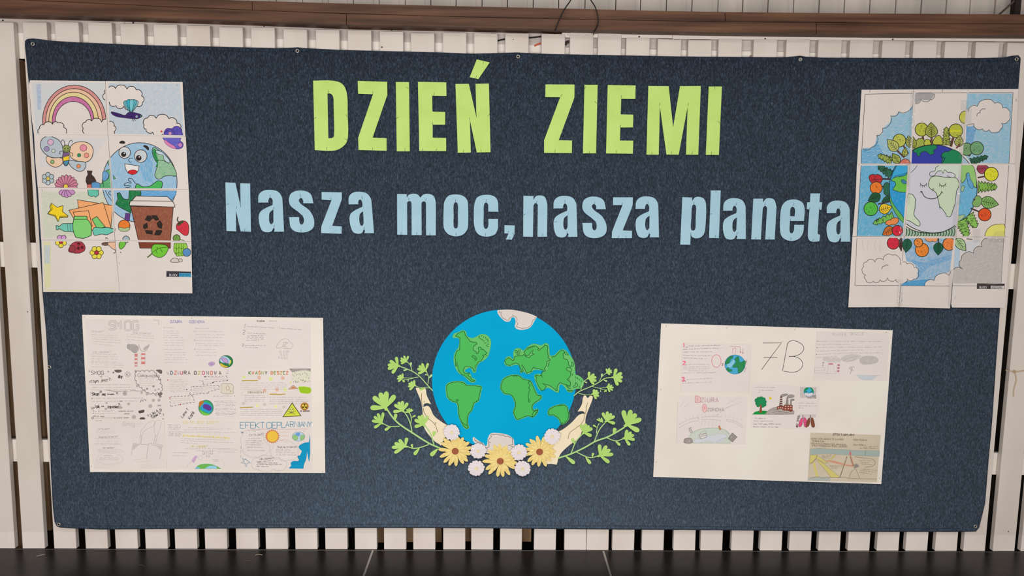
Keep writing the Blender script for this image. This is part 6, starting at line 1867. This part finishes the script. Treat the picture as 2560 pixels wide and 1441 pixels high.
a.circ(1612, 735, 104, (190, 210, 226), ry=76, line=(120, 130, 130), w=5)
a.fill(sm("1515,735 1560,700 1600,730 1590,790 1545,790"), mat((150, 196, 130)), (110, 150, 110), 3); a.fill(sm("1650,720 1700,710 1710,750 1660,800 1640,770"), mat((150, 196, 130)), (110, 150, 110), 3); a.fill(sm("1560,700 1600,670 1640,690 1620,730 1590,720"), mat((110, 160, 214)), None)
a.lines([P2("1600,850 1610,838"), P2("1700,810 1720,822"), P2("1690,655 1715,640"), P2("1560,625 1570,640")], 5, (226, 140, 110))
BB = crayon((0, 150, 196), 1.35, 70, (60, 180, 214))
a.fill(path("1800,690 1788,830 s1700,845 s1620,900 s1650,950 s1670,970 1640,1050 s1600,1060 s1620,1130 s1530,1140 s1490,1170 1500,1210 1460,1255 1690,1258 s1700,1190 s1735,1100 1750,960 1775,1090 1788,1150 1800,1000"), BB, (20, 130, 180), 8)
for s_ in ("700,720 720,660 800,645 900,655 1000,665 1030,720 1040,800 1090,850 1140,930 1100,1000 1020,1040 900,1060 780,1040 700,950 690,860", "1210,880 1260,840 1400,830 1520,850 1570,900 1600,1000 1560,1090 1450,1110 1300,1090 1200,1080 1160,1000 1190,930", "850,1200 870,1120 950,1090 1100,1060 1200,1090 1330,1120 1420,1180 1400,1240 1200,1262 950,1260 860,1240"):
    a.line(scal(s_, .22), 3, (176, 172, 178), True)
a.lines(hand('Co to jest?', 805, 690, 36, -3, .8) + hand('Skąd się to bierze?', 1265, 890, 30, 0, .7) + hand('Jak zapobiec?', 970, 1085, 30, -3, .8), 4, (140, 128, 134))
para(a, rows(790, 990, [765], 0, 10) + rows(750, 1050, [800, 835, 868], 6) + rows(770, 1080, [910, 960], 4) + rows(1240, 1500, [942, 970], 0) + rows(1240, 1590, [998, 1035], 2), 4, (150, 140, 146), seed=280)
para(a, [(935, 1150, 1200, 1128), (935, 1170, 1290, 1168), (925, 1195, 1350, 1192), (925, 1222, 1130, 1228)], 5, (110, 100, 106), 13, 290)
a.line(P2("740,1100 775,1130 820,1165 772,1175 755,1232 738,1170 668,1165 722,1140 690,1090 735,1115"), 7, (96, 140, 170), True)
a.lines([P2("670,655 710,680"), P2("705,650 680,690"), P2("668,672 712,668")], 5, (90, 120, 140)); a.lines(scrib(670, 1080, 672, 860, 18, 3, (40, 60)), 4, PEN)


def colx(i, y):
    t = (y - 800) / 375.0
    return [212, 404, 592, 777][i] + t * ([234, 418, 599, 781][i] - [212, 404, 592, 777][i])


ca = thing('white_card', tuple(P(509, 985, BAN - 0.001)), 'cream card at the lower left with nine handwritten pages about smog and acid rain', 'poster')
cutout('card', [P2("205,787.6 807.6,795.3 813.2,1183.3 225,1181 217,1020 208,850")], M_CARD, 0.0008, 0.0006, ca)
RY = [797.5, 924, 1050, 1173]
for i in range(9):
    c_, r0_ = i % 3, i // 3
    x0, x1 = c_, c_ + 1
    q = [(colx(x0, RY[r0_]) + .6, RY[r0_] + c_ * 1.2 + .4), (colx(x1, RY[r0_]) - .6, RY[r0_] + (c_ + 1) * 1.2 + .4), (colx(x1, RY[r0_ + 1]) - .6, RY[r0_ + 1] - .4 + (c_ + 1) * .6), (colx(x0, RY[r0_ + 1]) + .6, RY[r0_ + 1] - .4 + c_ * .6)]
    dd = 0.0015 + 0.0001 * (i % 2)
    pg = cutout('page', [q], M_PAGE, dd, 0.0003, ca)
    a.emit('drawing', pg, dd + 0.0003, None, i)
for x, y, an in ((211, 793, 30), (479, 796, 0), (228, 1167, 0), (806.5, 1180, 0), (802, 800, 80)):
    c = P(x, y, BAN - 0.0018)
    V, F = tube([(c.x - 0.003 * math.sin(math.radians(an)), c.y, c.z - 0.003 * math.cos(math.radians(an))), (c.x, c.y - 0.0005, c.z), (c.x + 0.003 * math.sin(math.radians(an)), c.y, c.z + 0.003 * math.cos(math.radians(an)))], 0.0006, 5)
    mk('staple', V, F, mat((140, 130, 120)), ca)

# ------------------------------------------------------------------ right card
D1, D2, D3, D4 = Frame(1620, 790, 6.55), Frame(1920, 800, 6.55), Frame(1620, 970, 6.003), Frame(1920, 1000, 6.55)
a = Art(D1)
a.cur = {0}
PK = (232, 92, 128)
for t, x, y in (('1', 580, 455), ('2', 570, 745), ('3', 556, 1010)):
    a.lines(hand(t, x, y, 60, 0, wob=0), 22, (240, 150, 170)); a.lines(hand(t, x, y, 60, 0, wob=0), 10, PK)
    a.circ(x + 55, y + 60, 7, (80, 66, 70), line=None)
para(a, [(655, 498, 1180, 480), (575, 548, 1225, 528), (580, 595, 1055, 590), (575, 645, 1045, 655), (575, 692, 960, 705)], 4.5, (128, 118, 122), 15, 300)
para(a, [(650, 798, 1000, 795), (570, 842, 1010, 835), (570, 872, 1010, 870), (655, 902, 970, 905), (565, 938, 1125, 930), (625, 1048, 1050, 1022), (560, 1105, 1060, 1085)], 4, (140, 130, 134), 14, 310)
a.line(ell(1120, 742, 76, 104, 24), 9, (226, 120, 146), True); a.lines(hand('3', 1205, 778, 36), 8, (140, 70, 90))
a.circ(1425, 798, 168, (78, 172, 212), ry=158, line=(50, 120, 160), w=7)
a.fill(sm("1265,780 1290,720 1340,670 1390,660 1385,690 1350,720 1330,770 1275,795"), mat((46, 140, 84)), (30, 90, 70), 5)
a.fill(sm("1430,700 1450,680 1480,670 1495,740 1520,765 1590,735 1592,800 1560,880 1500,935 1475,930 1465,850 1400,848 1390,820 1440,760 1420,720"), mat((46, 140, 84)), (30, 90, 70), 5)
a.fill(sm("1290,860 1320,850 1330,875 1370,880 1375,905 1330,915 1295,900"), mat((46, 140, 84)), (30, 90, 70), 5)
a.fill(sm("1290,800 1340,780 1400,720 1420,750 1380,820 1330,850"), mat((140, 200, 224)), None)
a.lines([P2("1385,625 1392,540 1430,525"), P2("1428,630 1440,530"), P2("1512,525 1515,605"), P2("1500,585 1515,608 1528,588"), P2("1555,540 1555,618"), P2("1542,600 1555,622 1568,602"), P2("1352,502 1500,508 1512,520")], 6, (196, 100, 116))
a.lines(scrib(1612, 710, 1620, 800, 10, 2) + scrib(1612, 840, 1575, 930, 10, 4), 4, (110, 90, 100))
a.lines([P2("1340,462 1700,470"), P2("560,560 535,1250"), P2("1665,900 1660,1260")], 2.5, (206, 194, 186))
# page 1 : ozone drawing
a.fr = D3; a.cur = {1}
a.fill(path("706,225 706,125 740,122 s785,150 s780,215 706,225"), mat((234, 196, 194)), (190, 110, 116), 6); a.lines([P2("735,150 735,205 s755,180".replace('s', '')), P2("735,150 755,180")], 4, (200, 120, 124))
x = 795
for ch in 'ZiURA': a.lines(hand(ch, x, 155, 60, 0, wob=0), 15, (176, 110, 118)); a.lines(hand(ch, x, 155, 60, 0, wob=0), 8, (226, 208, 206)); x += 62 if ch != 'i' else 34
a.fill(ell(848, 308, 32, 64, 22), mat((238, 190, 190)), (196, 120, 124), 6); a.fill(ell(848, 305, 9, 30, 14), mat((226, 160, 164)), None)
x = 890
for ch in 'ZONOWA': a.lines(hand(ch, x, 305, 46, 1, wob=0), 11, (120, 104, 108)); a.lines(hand(ch, x, 305, 46, 1, wob=0), 5, (226, 212, 210)); x += 44
a.lines([sm("465,555 560,500 660,465 770,448", 4, False), sm("460,605 560,550 680,505 760,495", 4, False), sm("1170,472 1260,490 1350,520 1420,570", 4, False), sm("1180,500 1280,520 1360,560 1430,605", 4, False), P2("750,450 765,485"), P2("1175,475 1180,498"), sm("800,440 900,435 1000,430 1100,440", 3, False), sm("800,480 900,475 1000,480 1090,495", 3, False)], 4, (176, 166, 166))
r_ = random.Random(8)
L = []
for x_ in range(560, 1420, 60):
    y_ = 470 - 70 * math.sin((x_ - 460) / 960 * math.pi) + 10
    L.append(sm("%d,%d %d,%d %d,%d %d,%d" % (x_, y_ - 20, x_ + 10, y_ - 5, x_ - 3, y_ + 10, x_ + 6, y_ + 22), 3, False))
for x_ in range(800, 1080, 55): L.append(sm("%d,500 %d,520 %d,545 %d,570" % (x_, x_ + 12, x_ - 4, x_ + 6), 3, False))
L += [P2("1180,240 1360,150"), P2("1150,310 1400,215"), P2("1000,430 1250,260"), P2("540,300 620,230"), P2("480,280 560,180")]
a.lines(L, 3.5, (196, 186, 186))
a.fill(path("600,760 s650,690 s740,635 s850,612 s980,605 s1100,612 s1180,650 s1230,710 1235,830 670,830"), crayon((196, 212, 196), 0.9, 15), (130, 160, 130), 4)
a.fill(sm("680,800 820,740 950,715 1090,690 1180,720 1160,760 1020,835 900,800 750,830"), crayon((208, 214, 226), 0.9, 10), (170, 170, 190), 3)
a.lines([sm("780,690 830,650 870,650 870,690", 4, False), sm("1010,830 1080,780 1180,750", 4, False), P2("1160,635 1220,700")], 4, (150, 150, 160))
a.fill(P2("765,705 860,685 882,695 880,740 800,770 768,755"), mat((222, 216, 210)), (96, 90, 88), 5); a.lines([P2("770,712 785,735 878,712"), P2("785,735 800,768"), P2("795,720 850,700")], 4, (96, 90, 88))
a.fill(P2("1268,680 1335,740 1268,815 1203,762"), crayon((140, 132, 128), 1.2, 40), (96, 88, 84), 6); a.circ(1250, 738, 12, (206, 196, 190), w=3)
a.fill(sm("540,790 560,765 640,762 665,790 660,828 545,826"), crayon((150, 140, 134), 1.2, 10), (96, 88, 84), 6); a.circ(618, 800, 12, (216, 206, 200), w=3); a.circ(575, 798, 7, (206, 130, 120), line=None)
a.fill(P2("1056,580 1075,570 1098,625 1075,635"), crayon((206, 120, 60), 1.2, 30), (150, 90, 60), 5)
a.fill(P2("615,610 638,600 665,665 645,678 625,650"), mat((224, 216, 212)), (96, 90, 90), 5); a.lines([P2("618,620 655,660"), P2("625,645 655,640"), P2("638,600 655,592")], 4, (110, 100, 100))
a.lines([P2("430,820 460,825"), P2("445,200 430,815"), P2("1460,850 1450,800")], 2.5, (200, 190, 186))
# page 2 : acid rain
a.fr = D2; a.cur = {2}
a.lines(hand('KWAŚNE', 1062, 212, 48, 0, 1.0), 6, (190, 180, 180)); a.lines(hand('DESZCZE', 1345, 208, 42, 0, .8), 6, (196, 186, 184))
para(a, [(830, 355, 1440, 352), (1460, 352, 1870, 355), (808, 402, 1350, 405), (830, 455, 1560, 448), (1580, 452, 1860, 445), (800, 515, 1560, 492), (825, 568, 1480, 540), (1500, 545, 1900, 542), (790, 618, 1135, 600)], 4, (160, 152, 150), 14, 330)
a.circ(812, 352, 7, (90, 80, 80), line=None); a.circ(808, 458, 7, (90, 80, 80), line=None); a.circ(798, 568, 7, (90, 80, 80), line=None)
GC = crayon((196, 190, 186), 0.6, 20)
a.fill(scal("895,660 905,625 960,615 1040,640 1120,620 1180,640 1200,670 1130,690 1060,690 960,680", .15), GC, None)
a.fill(sm("1190,640 1250,590 1350,565 1480,570 1530,600 1440,660 1330,690 1230,680"), GC, None); a.fill(sm("1500,670 1540,610 1640,595 1760,610 1805,660 1770,705 1640,730 1545,725"), crayon((178, 172, 168), 0.75, 30), (186, 178, 174), 4)
a.lines([P2("1215,655 1290,610"), P2("1240,670 1340,620 1470,600"), P2("1300,685 1430,655")], 4, (160, 152, 150))
a.fill(P2("992,715 1066,715 1062,732 990,732"), mat((206, 96, 120)), None)
a.lines([sm("990,735 985,790 960,880", 3, False), sm("1066,735 1075,790 1105,880", 3, False), P2("945,882 1110,884"), P2("765,785 925,785 925,870 765,875 765,785"), P2("765,835 925,835"), P2("1135,720 1120,882"), P2("1172,690 1165,882"), P2("905,690 895,780"), P2("1450,905 1850,915")], 3.5, (176, 168, 172))
for x, y in ((1140, 730), (1136, 778), (1132, 828)): a.fill(P2("%d,%d %d,%d %d,%d %d,%d" % (x, y, x + 34, y, x + 34, y + 26, x, y + 26)), mat((196, 104, 126)), None)
for x, y in ((890, 695), (885, 735)): a.fill(P2("%d,%d %d,%d %d,%d %d,%d" % (x, y, x + 30, y, x + 30, y + 18, x, y + 18)), crayon((160, 130, 140), .8), None)
a.lines([P2("1345,892 1370,810 1385,760"), P2("1365,825 1335,790"), P2("1370,815 1405,835"), P2("1375,800 1350,760"), P2("1340,800 1328,780"), P2("1400,790 1405,765")], 6, (140, 130, 130))
a.fill(path("1450,903 1785,915 s1730,970 s1650,990 s1550,980 1490,950"), crayon((190, 206, 216), .8, 5), (176, 186, 190), 3)
a.lines([P2("800,190 750,990")], 2.5, (212, 200, 192))
# 7B written on the card itself : part of the card
card7 = Art(D2)
card7.lines([P2("-232,378 222,380 0,665 -260,1020".replace('-232', '-90')), P2("-80,612 155,612")], 10, (72, 62, 58))
card7.S = []
card7.fr = D1; card7.lines([P2("1880,446 2185,444 2015,670 1860,882"), P2("1890,680 2120,680")], 10, (78, 68, 62))
card7.fr = D2; card7.lines([P2("320,385 238,838"), sm("318,400 345,360 415,342 500,365 570,420 585,480 545,545 460,590 340,602", 5, False), sm("340,600 430,602 520,640 568,710 560,770 490,840 390,860 255,842", 5, False)], 10, (78, 68, 62))
# page 3 : small smog page
a.fr = D2; a.cur = {3}
a.fr = D1
para(a, [(1755, 1170, 2080, 1172), (1815, 1218, 2050, 1220), (1815, 1255, 1840, 1256)], 4, (140, 130, 132), 12, 350)
a.fr = D3
a.fill(path("1568,400 s1610,365 s1690,348 s1780,352 s1830,380 1855,402"), mat((24, 150, 60)), (20, 100, 50), 4)
a.fill(P2("1668,372 1682,290 1665,240 1690,255 1700,235 1715,255 1735,235 1708,290 1708,375"), mat((150, 84, 60)), (110, 60, 46), 3)
for x, y, r in ((1632, 190, 30), (1660, 165, 26), (1700, 160, 28), (1738, 175, 26), (1752, 212, 26), (1748, 255, 26), (1722, 275, 22), (1640, 235, 28), (1652, 268, 22)): a.circ(x, y, r, (34, 140, 84), line=(24, 96, 60), w=5)
a.circ(1690, 215, 56, (34, 140, 84), line=None)
a.fill(P2("1668,372 1684,290 1672,250 1690,262 1706,250 1704,290 1708,375"), mat((150, 84, 60)), None)
a.circ(1835, 157, 20, (232, 200, 52), line=None)
a.fr = D4
a.fill(path("-50,235 s20,165 s120,125 s200,150 s300,170 s420,180 425,235 300,242 60,242"), crayon((160, 150, 142), .95, 5), (110, 100, 94), 5)
a.lines([sm("20,180 120,160 220,200", 3, False), sm("60,215 200,190 330,215", 3, False), sm("120,235 260,215 400,225", 3, False), sm("250,180 330,165 410,185", 3, False)], 4, (96, 88, 84))
BR = (142, 70, 54)
a.fill(P2("148,110 185,108 262,105 262,85 400,88 400,180 370,200 340,180 250,172 230,150 148,155"), mat(BR), (90, 50, 44), 6)
for x, y in ((160, 125), (195, 125), (228, 128), (278, 100), (322, 102), (364, 100), (275, 140), (322, 138), (366, 140)): a.fill(P2("%d,%d %d,%d %d,%d %d,%d" % (x, y, x + 22, y, x + 22, y + 16, x, y + 16)), mat((226, 190, 178)), None)
a.fill(P2("205,-60 232,-60 235,108 185,108"), mat((110, 80, 72)), (70, 56, 50), 4)
for y in (-30, 5, 40, 75): a.fill(P2("200,%d 234,%d 234,%d 198,%d" % (y, y, y + 13, y + 13)), mat((216, 200, 192)), None)
a.fill(P2("308,-35 328,-35 335,86 290,86"), mat((150, 140, 130)), (80, 70, 64), 4); a.fill(P2("368,20 385,20 385,88 365,88"), mat((150, 140, 130)), (80, 70, 64), 4)
a.fill(sm("205,-62 240,-88 300,-95 325,-85 280,-62 230,-52"), mat((150, 144, 138)), (90, 84, 80), 4); a.fill(sm("315,-45 345,-78 400,-82 432,-60 400,-35 350,-30"), mat((160, 152, 146)), (90, 84, 80), 4); a.fill(sm("365,15 385,-8 425,-10 430,8 400,18"), mat((150, 144, 138)), (80, 70, 70), 4)
a.fr = D3
para(a, [(1600, 458, 1765, 462), (1590, 500, 1875, 502), (1580, 545, 2010, 548), (1580, 588, 1955, 592)], 4.5, (132, 122, 126), 13, 360)
# page 4 : earth with mask and lungs
a.cur = {4}; a.fr = D2
a.fill(P2("525,1100 795,1105 780,1285 525,1280"), crayon((170, 160, 160), .35, 40), None)
a.circ(668, 1185, 82, (62, 178, 206), ry=78, line=(40, 110, 130), w=4)
a.fill(sm("590,1180 600,1130 650,1108 660,1130 620,1160 610,1190"), mat((30, 140, 84)), None); a.fill(sm("690,1112 730,1130 748,1185 730,1190 715,1150"), mat((30, 140, 84)), None)
a.circ(630, 1180, 10, (30, 60, 90), line=None); a.circ(708, 1180, 10, (30, 60, 90), line=None)
a.fill(path("588,1208 s630,1195 s668,1205 s710,1195 745,1205 735,1235 s670,1260 600,1235"), mat((222, 216, 222)), (90, 90, 100), 4)
a.lines(scrib(645, 1280, 790, 1282, 14, 5) + scrib(720, 1250, 790, 1252, 14, 6), 7, (84, 74, 84))
L = []
r_ = random.Random(2)
for k in range(26):
    X, Y = r_.choice([r_.uniform(528, 580), r_.uniform(755, 795)]), r_.uniform(1105, 1270); L.append([(X, Y), (X + r_.uniform(-12, 12), Y + r_.uniform(-10, 10))])
a.lines(L, 4, (140, 130, 134))
a.fr = D4
para(a, [(505, 55, 775, 62), (505, 100, 810, 102), (505, 132, 580, 133)], 4, (136, 126, 130), 13, 370)
a.fill(P2("500,240 785,240 785,290 500,290"), crayon((190, 184, 186), .5, 30), None)
for cx, c1, c2 in ((574, (226, 84, 130), (170, 50, 110)), (692, (132, 78, 54), (90, 54, 44))):
    a.fill(sm("%d,320 %d,300 %d,305 %d,380 %d,435 %d,445 %d,430 %d,370" % (cx - 40, cx - 22, cx - 8, cx - 8, cx - 30, cx - 60, cx - 70, cx - 62)), mat(c1), (110, 50, 60), 5)
    a.fill(sm("%d,320 %d,295 %d,305 %d,370 %d,430 %d,455 %d,440 %d,380" % (cx + 8, cx + 22, cx + 45, cx + 66, cx + 74, cx + 55, cx + 25, cx + 10)), mat(c1), (110, 50, 60), 5)
    a.line(P2("%d,250 %d,295" % (cx, cx)), 11, c2); a.lines([P2("%d,290 %d,315" % (cx, cx - 22)), P2("%d,290 %d,315" % (cx, cx + 22))], 9, c2)
a.lines(hand('SMOG', 470, 355, 30, -78, 1.2), 7, (60, 48, 50)); a.lines(hand('BEZ', 462, 448, 26, -82, .6), 8, (120, 40, 50))
# page 5 : tan sheet
a.cur = {5}
a.lines(hand('EFEKT', 1070, 550, 34, 3, 1.3) + hand('CIEPLARNY', 1228, 560, 28, 1, .9), 7, (84, 72, 60))
TB = (138, 122, 104)
a.lines(hand('-EFEKT CIEPLARNIANY TO ZJAWISKO', 695, 628, 24, 1.2, .85) + hand('PODWYŻSZENIA', 1400, 645, 24, 1.5, 1.0) + hand('TEMPERATURY', 720, 664, 24, 3, .85), 5.5, TB)
a.lines(hand('-PRZYCZYNĄ EFEKTU CIEPLARNIANEGO', 695, 704, 24, 2.2, .85) + hand('ZDAN SMOG W', 1395, 726, 24, 1.5, 1.1) + hand('EMISJA POWODOWANA PRZEZ LUDZKOŚĆ', 720, 738, 24, 2, .8), 5.5, TB)
a.lines(scrib(1560, 778, 1820, 762, 14, 3) + scrib(1500, 795, 1800, 798, 14, 5), 5, TB)
a.fill(path("695,805 s850,796 s1000,806 s1200,812 1400,830 1830,835 1822,930 1400,915 1250,905 s1000,885 s850,890 690,905"), crayon((158, 176, 172), 1.1, 3, (186, 186, 168)), (150, 150, 136), 4)
YL, RD = crayon((214, 202, 110), 1.1, 50, (210, 196, 150)), crayon((212, 142, 116), 1.1, 10, (210, 180, 150))
a.fill(P2("695,905 800,910 790,950 760,985 690,1050 680,1050"), YL, (150, 140, 84), 4)
a.fill(P2("785,975 860,1010 1180,1268 1120,1275 1030,1275 940,1150"), YL, (130, 116, 80), 5)
a.fill(P2("730,1025 765,1020 830,1270 845,1330 800,1330 770,1200"), YL, None)
a.fill(P2("805,915 960,1020 945,1048 790,960"), YL, (130, 116, 80), 4); a.fill(P2("1085,905 1120,903 990,1030 962,1028"), YL, (130, 116, 80), 4)
a.fill(P2("900,988 1100,1005 1300,1065 1400,1075 1390,1100 1250,1080 1080,1035"), RD, None)
a.fill(P2("1340,925 1360,920 1410,1080 1385,1085"), RD, (150, 110, 90), 4); a.fill(P2("1330,905 1332,870 1345,842 1362,870 1364,908"), crayon((206, 90, 84), 1.2, 80), None)
a.line(P2("1180,1270 1225,1130 1295,930"), 16, (140, 134, 96)); a.lines([P2("1345,930 1385,1060 1420,1110")], 6, (120, 96, 78))
a.lines([P2("800,910 790,965 730,1030 690,1050"), sm("1330,1275 1350,1210 1395,1145", 3, False), sm("1440,1140 1470,1210 1500,1285", 3, False), sm("665,1285 800,1265 950,1270 1200,1278 1500,1295 1780,1298", 4, False), P2("1598,830 1592,910"), sm("1420,935 1600,960 1720,980 1755,1030 1720,1085 1600,1105 1590,1120", 4, False)], 6, (128, 110, 92))
a.fill(P2("660,1285 800,1268 1020,1278 1020,1335 655,1325"), crayon((170, 180, 176), .9, 5, (196, 190, 170)), None)
a.fill(sm("1400,1090 1440,1045 1480,1070 1490,1100 1440,1110"), crayon((140, 134, 124), 1.1, 60), None); a.lines([P2("1400,1115 1450,1112"), P2("1410,1135 1435,1133"), P2("1420,1070 1445,1095"), P2("1450,1060 1460,1100")], 7, (96, 86, 78))
for s_ in ((890, 915, 1045, 905), (880, 935, 1050, 935), (890, 955, 1000, 958), (1010, 1080, 1235, 1085), (1020, 1100, 1190, 1102), (1035, 1122, 1165, 1125), (1500, 1000, 1690, 1000), (1520, 1030, 1640, 1032), (1540, 1050, 1710, 1062), (1540, 1135, 1800, 1160), (1510, 1160, 1780, 1190), (1500, 1190, 1710, 1220)):
    a.lines(scrib(*s_, 13, 4, (12, 22), 9), 5, TB)
pp = thing('white_card', tuple(P(1932, 1010, BAN - 0.001)), 'cream card at the lower right marked 7B with small pages and pink lungs', 'poster')
cd = cutout('card', [P2("1652.8,809 2231.9,826.3 2203.2,1211 1633,1192.9")], M_CARD, 0.0008, 0.0006, pp)
card7.emit('marker_writing', cd, 0.0014)
PG5 = [[D1(P2("558,440"))[0], D1(P2("1700,467"))[0], D1(P2("1665,1262"))[0], D1(P2("532,1250"))[0]],
       D3(P2("455,120 1500,135 1460,852 425,820")), D2(P2("803,187 1985,215 1950,1000 750,988")),
       [D1(P2("1697,1112"))[0], D2(P2("500,1085"))[0], D4(P2("445,470"))[0], D3(P2("1545,600"))[0]],
       [D2(P2("505,1080"))[0], D2(P2("850,1090"))[0], D4(P2("815,480"))[0], D4(P2("448,470"))[0]],
       D4(P2("693,540 1847,578 1783,1350 650,1325"))]
for i, q in enumerate(PG5):
    pg = cutout('page', [q], M_TAN if i == 5 else M_PAGE, 0.0015 + 0.0001 * (i % 2), 0.0003, pp)
    if i == 5: pg['label'] = 'tan paper page with yellow and red rays'
    a.emit('drawing', pg, 0.0018 + 0.0001 * (i % 2), None, i)
for x, y, an in ((1665.5, 815.5, 0), (1817, 820.5, 80), (1652.5, 974, -20), (1641, 1156, 15), (2198, 1196, -25), (2216, 831, 80), (1987, 824, 30)):
    c = P(x, y, BAN - 0.0018)
    V, F = tube([(c.x - 0.003 * math.sin(math.radians(an)), c.y, c.z - 0.003 * math.cos(math.radians(an))), (c.x, c.y - 0.0005, c.z), (c.x + 0.003 * math.sin(math.radians(an)), c.y, c.z + 0.003 * math.cos(math.radians(an)))], 0.0006, 5)
    mk('staple', V, F, mat((120, 112, 104)), pp)
